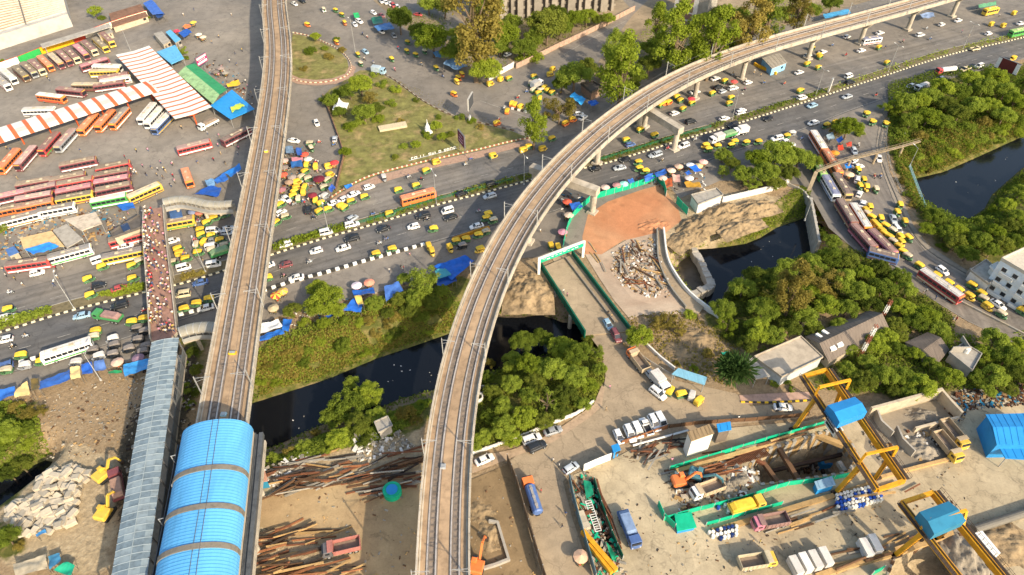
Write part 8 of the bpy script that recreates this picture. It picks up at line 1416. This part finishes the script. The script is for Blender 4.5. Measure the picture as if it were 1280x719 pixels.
def drums(label, poly, n, seed, cols, group):
 g = random.Random(seed); a = heading(poly[0][0], poly[0][1], 14); ux, uy = Vector((math.cos(a), math.sin(a), 0)), Vector((-math.sin(a), math.cos(a), 0)); wp = PX(poly); c = sum(wp, Vector()) / len(wp); k = 0; wpx = [(p.x, p.y) for p in wp]; spots = []
 for i in range(-18, 19):
  for j in range(-10, 11):
   p = c + ux * (i * .82 + .41 * (j % 2)) + uy * (j * .78)
   if inside(wpx, np.array([p.x]), np.array([p.y]))[0]: spots.append(p)
 for p in spots[:n]:
  cn = g.choice(cols); key = ('drum', cn)
  if key not in VP: VP[key] = MB().cyl((0, 0, 0), (0, 0, .9), .36, n=10).cyl((0, 0, .9), (0, 0, .95), .36, .3, n=10).data('drum', [flat('drum_' + cn, {'white': 'dcd8cc', 'blue': '2350a8', 'navy': '1c3468'}[cn], .5, .1, 1.5)])
  o = bpy.data.objects.new('drum', VP[key]); COL.objects.link(o); o.location = (p.x + g.gauss(0, .05), p.y + g.gauss(0, .05), .02); o.rotation_euler.z = g.random() * 6; thing(o, f'{cn} drum {label}', 'drum', group)
drums('in the packed drum rows under the further crane', [(1039, 619), (1096, 607), (1105, 627), (1049, 643)], 190, 3, ['white', 'white', 'white', 'blue'], 'drums packed under the further crane'); drums('in the small drum store by the green railing', C(T(5, 5), [(475, 325), (545, 305), (570, 360), (485, 380)]), 26, 4, ['white', 'blue', 'white'], 'drums by the green railing'); drums('in the loose row below the green railing', C(T(5, 5), [(375, 480), (540, 445), (555, 510), (430, 520)]), 34, 5, ['white', 'navy', 'white'], 'drums below the green railing'); drums('beside the teal platform', C(T(5, 5), [(420, 335), (455, 325), (460, 355), (430, 362)]), 5, 6, ['blue'], 'drums beside the teal platform')
def block(px, py, ang, s, m_, name, label, cat, z=.02):
 p = P(px, py, z); o = MB().box(0, 0, s[2] / 2, *s).box(0, 0, s[2] + .04, s[0] * .96, s[1] * .96, .1).build(name, m_, None, loc=(p.x, p.y, z)); o.rotation_euler.z = heading(px, py, ang); return thing(o, label, cat)
for i, (x, y) in enumerate([(992, 711), (1004, 707), (1016, 704), (1029, 700), (1079, 689), (1090, 684)]):
 p = P(x, y); r = empty('precast_stack', (p.x, p.y, .02), heading(x, y, -62))
 for k in range(3): MB().box(0, .0, .35 + .72 * k, 3.4, 1.5, .6).build('segment', flat('precast', 'c9c4bb', .85, .1), r)
 reg(r, 'pale stack of precast segments', 'precast stack', 'yardside', x, y)
block(740, 645, -62, (1.6, 1.3, 1.0), PALEB, 'white_block', 'upper white block beside the narrow trench', 'block') if False else None
for (x, y), w_ in zip([(726, 645), (729, 652), (732, 659)], ('topmost', 'middle', 'lowest')): block(x, y, 15, (1.5, 1.3, .9), PALEB, 'white_block', f'{w_} of three pale blocks beside the narrow trench', 'block')
r = empty('access_ladder', P(735, 626)); o = r.location.copy(); e0, e1 = P(735, 626, .3) - o, P(748, 664, .3) - o; dd = (e1 - e0).normalized(); nn = Vector((dd.y, -dd.x, 0)); k = MB()
for s in (-.6, .6): k.bar(e0 + nn * s, e1 + nn * s, .15)
for i in range(14): c = e0.lerp(e1, i / 13); k.bar(c - nn * .6, c + nn * .6, .12)
k.build('frame', WHITE, r); thing(r, 'white ladder frame lying along the narrow trench', 'ladder')
A, B, A2, B2 = P(728, 664, 1.6), P(770, 713, 1.6), P(737, 680, 1.2), P(765, 716, 1.2); o = A.copy(); o.z = 0; r = empty('launching_girder', o)
for p, q in ((A, B), (A2, B2)): MB().bar(p - o, q - o, .9, 1.1).build('box_beam', CRY, r)
for t_ in (.15, .5, .85): MB().bar(A.lerp(B, t_) - o, A2.lerp(B2, t_) - o, .5, .5).build('cross_tie', CRY, r)
thing(r, 'yellow twin beam launching girder lying beside the trench', 'girder')
# --- yard walls, rails, buildings
lowwall('bunker_wall', 'tan concrete wall round the back of the spoil bunker', [(1083, 521), (1127, 509), (1171, 497)], 3.4, .6, TANW); lowwall('bunker_wall', 'tan concrete end wall of the spoil bunker', [(1171, 497), (1183, 511), (1196, 525)], 3.0, .6, TANW); lowwall('bunker_wall', 'low tan divider wall across the spoil bunker', [(1195, 526), (1172, 532), (1141, 540)], 1.6, .5, TANW); lowwall('bunker_wall', 'curved grey wall panel inside the bunker', [(1092, 521), (1097, 534), (1112, 548)], 2.6, .4, GREYC); lowwall('bunker_wall', 'leaning grey wall panel beside the pale spoil heap', [(1117, 540), (1124, 556), (1139, 571)], 2.4, .4, GREYC); lowwall('yard_beam', 'low tan concrete beam along the tippers', [(1100, 598), (1140, 587), (1186, 575)], .7, .7, TANB); lowwall('crane_runway', 'tan concrete runway beam under the further crane', [(890, 665), (960, 645), (1000, 633), (1050, 618), (1095, 604)], .6, 1.0, TANB); lowwall('crane_runway', 'tan concrete runway beam above the shored pit', [(845, 590), (900, 574), (956, 557), (993, 540), (1040, 522), (1075, 511)], .5, .9, TANB); lowwall('crane_runway', 'tan concrete runway beam of the nearer crane', [(1020, 722), (1060, 708), (1120, 692), (1165, 676), (1190, 666)], .6, 1.1, TANB); lowwall('plot_wall', 'grey foundation wall in the dirt plot', [(611, 653), (622, 655), (629, 678), (636, 701), (618, 708), (600, 713)], .9, .5, GREYC)
p0, p1 = P(1217, 662, .8), P(1330, 625, .8); thing(MB().cyl((0, 0, 0), p1 - p0, .85, n=14).build('steel_duct', mat('duct_grey', srgb('6f6a60'), .6, .15), None, loc=p0), 'large grey duct lying at the eastern yard edge', 'pipe'); p0, p1 = P(791, 557, .4), P(860, 538, .4); thing(MB().cyl((0, 0, 0), p1 - p0, .25, n=8).build('white_pipe', WHITE, None, loc=p0), 'long white pipe beside the rust orange barrier', 'pipe')
slab('blue_shed', 'bright blue metal shed at the eastern yard edge', 'shed', [(1232, 518), (1300, 516), (1312, 556), (1246, 556)], 5.2, TRB, TRB, ribs=8, pitch=.8); slab('blue_lean_to', 'small blue lean-to roof below the bright blue shed', 'shed', [(1248, 557), (1290, 556), (1296, 575), (1257, 573)], 3.4, TRB, None, ribs=4)
slab('site_office', 'white two storey site office with striped brown roof', 'office', [(859, 540), (886.5, 530), (893, 541.5), (864, 551.5)], 6.4, mat('striped_brown', srgb('9a8260'), .75, .3, .9, stretch=(2, .2, 1)), WHW, ribs=6, inset=.2); slab('guard_cabin', 'small blue roofed stepped cabin beside the site office', 'cabin', [(895.7, 530), (913, 526.8), (914.6, 537), (898, 540)], 4.6, TRB, BRNR, ribs=2)
slab('blue_kiosk', 'blue guard kiosk at the end of the white hoarding', 'kiosk', [(764, 557), (773, 554), (776, 562), (767, 566)], 2.8, TRB, TRB); slab('bus_shelter', 'blue and white striped roof shelter on the service road', 'shelter', [(840, 467.5), (848, 460), (884, 471.5), (881, 481)], 3.0, mat('shelter_blue', srgb('7fb0c4'), .5, .14, .7, stretch=(2.5, .4, 1)), None, ribs=9)
hoard('dark retaining wall above the blue striped shelter', [(786, 437), (812, 456), (842, 474)], 1.4, GREYC); lowwall('white_kerb_wall', 'white kerb wall descending to the striped shelter', [(808, 432), (825, 448), (843, 462)], .9, .4, WHW); lowwall('site_strip', 'tan planked edge beside the orange tipper', [(779, 431), (800, 447), (812, 458)], .8, .5, TANB)
slab('container_cabin', 'pink roofed blue container beside the station', 'cabin', C((300, 560, 4.522), [(72, 140), (140, 128), (158, 185), (75, 200)]), 2.8, mat('cabin_pink', srgb('b98a72'), .7, .15), TRB2); slab('pump_house', 'ruined grey pump house under the big bank tree', 'hut', C(T(4, 3), [(305, 395), (380, 362), (408, 415), (330, 455)]), 3, GREYC, GREYC, parapet=.3)
for i, (x, y, lab) in enumerate([(598, 500, 'white concrete well ring by the curved viaduct'), (602, 491, 'grey concrete well ring behind the white one')]):
 p = on_ground(x, y); b = MB(); n_ = 14; rg = [[((1.15 if k in (0, 3) else .9) * math.cos(t), (1.15 if k in (0, 3) else .9) * math.sin(t), 0 if k in (0, 1) else 1.5) for k in (0, 3, 2, 1)] for t in [2 * math.pi * q / n_ for q in range(n_ + 1)]]; thing(b.loft(rg, caps=False).build('well_ring', WHW if i == 0 else GREYC, None, loc=p), lab, 'concrete ring')
p = P(491, 617); r = empty('round_tank', p); MB().cyl((0, 0, 0), (0, 0, 1.6), 1.9, n=20).build('tank', TEALG, r); MB().cyl((0, 0, 1.6), (0, 0, 1.75), 1.2, n=16).build('lid', TRB, r); thing(r, 'round teal tank with blue centre on the shaded steel stack', 'tank')
for (x, y), h, lab in (((1074, 447), 12.5, 'tall red and white lattice mast by the brown shed'), ((1101, 400), 8, 'shorter red and white lattice mast beside the wood')):
 p = P(x, y); b = MB(); w_ = .3
 for i in range(int(h / .9)):
  z0, z1 = i * .9, i * .9 + .9; m_ = (i // 3) % 2
  for cx_, cy_ in ((-w_, -w_), (w_, -w_), (w_, w_), (-w_, w_)): b.bar((cx_, cy_, z0), (cx_, cy_, z1), .1, .1, m_)
  for (ax, ay), (bx, by) in (((-w_, -w_), (w_, -w_)), ((w_, -w_), (w_, w_)), ((w_, w_), (-w_, w_)), ((-w_, w_), (-w_, -w_))): b.bar((ax, ay, z0), (bx, by, z1), .07, .07, m_)
 thing(b.build('lattice_mast', [flat('mast_red', '8a5040'), WHITE], None, loc=p), lab, 'mast')
for lab, tl, pts, z, hx in [('green tarpaulin at the bottom of the rubble yard', T(5, 1), [(300, 690), (380, 645), (425, 665), (400, 725)], 1.4, '1f9a78'), ('blue sheet over the pale rubble blocks', T(5, 1), [(200, 490), (255, 455), (265, 480), (210, 505)], 1.6, '4f9ad0'), ('grey flat cover at the bottom of the rubble yard', T(5, 1), [(72, 655), (260, 600), (265, 680), (90, 725)], 1.8, 'a89c84'), ('blue edged sheet beside the grey flat cover', T(5, 1), [(270, 610), (335, 590), (345, 640), (280, 690)], 1.4, '3f7a9c'), ('small green tarpaulin beside the station wall', (300, 560, 4.522), [(55, 435), (100, 420), (110, 460), (60, 465)], 1.2, '1f9a78'), ('green sheet at the top of the narrow trench', T(5, 4), [(585, 180), (625, 190), (645, 260), (600, 290)], 1.2, '177a5a'), ('green sheet at the bottom of the narrow trench', T(5, 4), [(710, 530), (740, 560), (775, 640), (745, 630)], 1.0, '1a8a62'), ('green netting beside the feathery tree', T(3, 5), [(455, 675), (500, 665), (510, 695), (465, 700)], 1.2, '17907a')]: tarp(lab, C(tl, pts), z, hx)
# --- loose bits nobody could count
def litter(name, label, polys, n, seed, mats, s=(.15, .8), z=.0, cat='rubble'):
 g = random.Random(seed); b = MB(); ar = [abs(sum(a[0] * c[1] - c[0] * a[1] for a, c in zip(q, q[1:] + q[:1]))) for q in polys]
 for q, a in zip(polys, ar):
  for i in range(int(n * a / sum(ar))):
   x, y = inpoly(q, g); p = P(x, y, z); l = g.uniform(*s) * g.random() ** .6 + .1; gz = max(z, tz1(p.x, p.y)) if z is not None else 0; b.box(p.x, p.y, gz + l * .18, l * g.uniform(.8, 2.2), l * g.uniform(.4, 1), l * g.uniform(.3, .7), g.random() * 3.1, g.randrange(len(mats)), .85)
 return stuff(b.build(name, mats), label, cat)
W1 = [PALEB, GRB, TANB, WHW, BRB]
litter('rubble', 'pale rubble and splintered timber on the dump by the ramp', [[(766, 316), (790, 303), (818, 298), (830, 330), (838, 372), (812, 372), (780, 360), (764, 338)]], 900, 1, [PALEB, GRB, BRB, TANB, WHW], (.12, .8)); litter('rubble', 'loose bits and stones scattered over the crane yard', [[(790, 590), (1000, 640), (1080, 640), (1150, 600), (1200, 580), (1230, 640), (1000, 700), (900, 719), (800, 719), (775, 650)]], 230, 2, [TANB, BRB, GRB, DKB], (.08, .35)); litter('rubble', 'colourful scrap along the back of the works', [[(1175, 505), (1200, 488), (1290, 478), (1300, 505), (1210, 512), (1200, 530)]], 1100, 3, [RUST, PALEB, TANB, BRB, RUST, DKB, GRB, TRB2, BRB], (.12, .75)); litter('rubble', 'grey gravel and stones in the gap beside the station', [[(165, 440), (215, 440), (195, 540), (180, 640), (150, 640)], [(222, 455), (255, 450), (240, 530), (215, 560)]], 420, 4, [GRB, PALEB, DKB], (.15, .7)); litter('rubble', 'scattered rubbish on the ground behind the roadside tarpaulins', [[(20, 500), (150, 470), (180, 470), (150, 560), (60, 580), (50, 540)]], 300, 5, [GRB, TANB, BRB, PALEB], (.08, .4)); litter('rubble', 'white broken rubble between station and stockpile', [[(318, 590), (345, 580), (385, 565), (380, 590), (340, 610)], [(440, 545), (500, 540), (520, 560), (450, 580)]], 330, 6, [WHW, PALEB, GRB], (.2, .9)); litter('rubble', 'debris and scraps along the western trench edge', [[(713, 598), (735, 590), (745, 610), (765, 670), (785, 719), (745, 719), (728, 660)]], 330, 7, [RUST, PALEB, TEALG, GRB, BRB], (.15, .9)); litter('rubble', 'shards around the pale rubble blocks', [pol], 420, 8, [PALEB, GRB], (.15, .6)); litter('rubble', 'debris among tents on the far drain bank', [[(325, 405), (440, 372), (560, 345), (560, 360), (440, 392), (330, 425)]], 330, 9, [WHW, TRB2, PALEB, BRB], (.12, .5)); litter('rubble', 'dumped goods around the market stalls', [[(232, 60), (300, 90), (318, 130), (300, 140), (270, 100)], [(345, 180), (385, 180), (400, 230), (370, 250), (345, 240)], [(790, 225), (850, 205), (885, 205), (880, 235), (835, 240)], [(690, 238), (730, 245), (725, 262), (705, 275)]], 520, 10, [RUST, PALEB, WHW, TRB2, BRB, RUSTO, DKB], (.15, .8)); litter('rubble', 'broken timber and junk around the old bus stop shelters', [[(0, 262), (60, 262), (120, 262), (150, 262), (178, 300), (120, 306), (60, 312), (0, 325)]], 700, 21, [TANB, BRB, GRB, PALEB, RUST, TRB2, TANB], (.12, .9)); litter('rubble', 'stones on the dirt plot and tan track', [[(590, 610), (640, 590), (668, 719), (588, 719)], [(330, 625), (430, 610), (520, 640), (520, 719), (440, 719)]], 130, 11, [TANB, BRB, GRB], (.08, .4)); litter('rubble', 'stock and scraps among the pit works', [[(835, 590), (905, 575), (950, 590), (930, 622), (850, 640)], [(1075, 535), (1120, 560), (1110, 590), (1090, 560)], [(1120, 540), (1170, 535), (1150, 575)]], 520, 12, [RUST, PALEB, WHW, GRB, TANB], (.15, 1.0))
# floating scum on the drain
g = random.Random(3); b = MB()
for i in range(34):
 q = [(320, 548), (420, 478), (540, 440), (590, 440), (530, 485), (420, 525)] if i < 22 else [(900, 320), (960, 300), (1005, 285), (1000, 312), (940, 332)] if i < 28 else [(1160, 230), (1230, 205), (1270, 185), (1260, 215), (1200, 265)]
 x, y = inpoly(q, g); p = P(x, y, WZ + .05); b.box(p.x, p.y, WZ + .06, g.uniform(.1, .4), g.uniform(.1, .25), .05, g.random() * 3, g.randrange(2))
stuff(b.build('debris', [WHW, GRB]), 'white flecks of rubbish floating on the black drain', 'floating rubbish')

finish_labels()
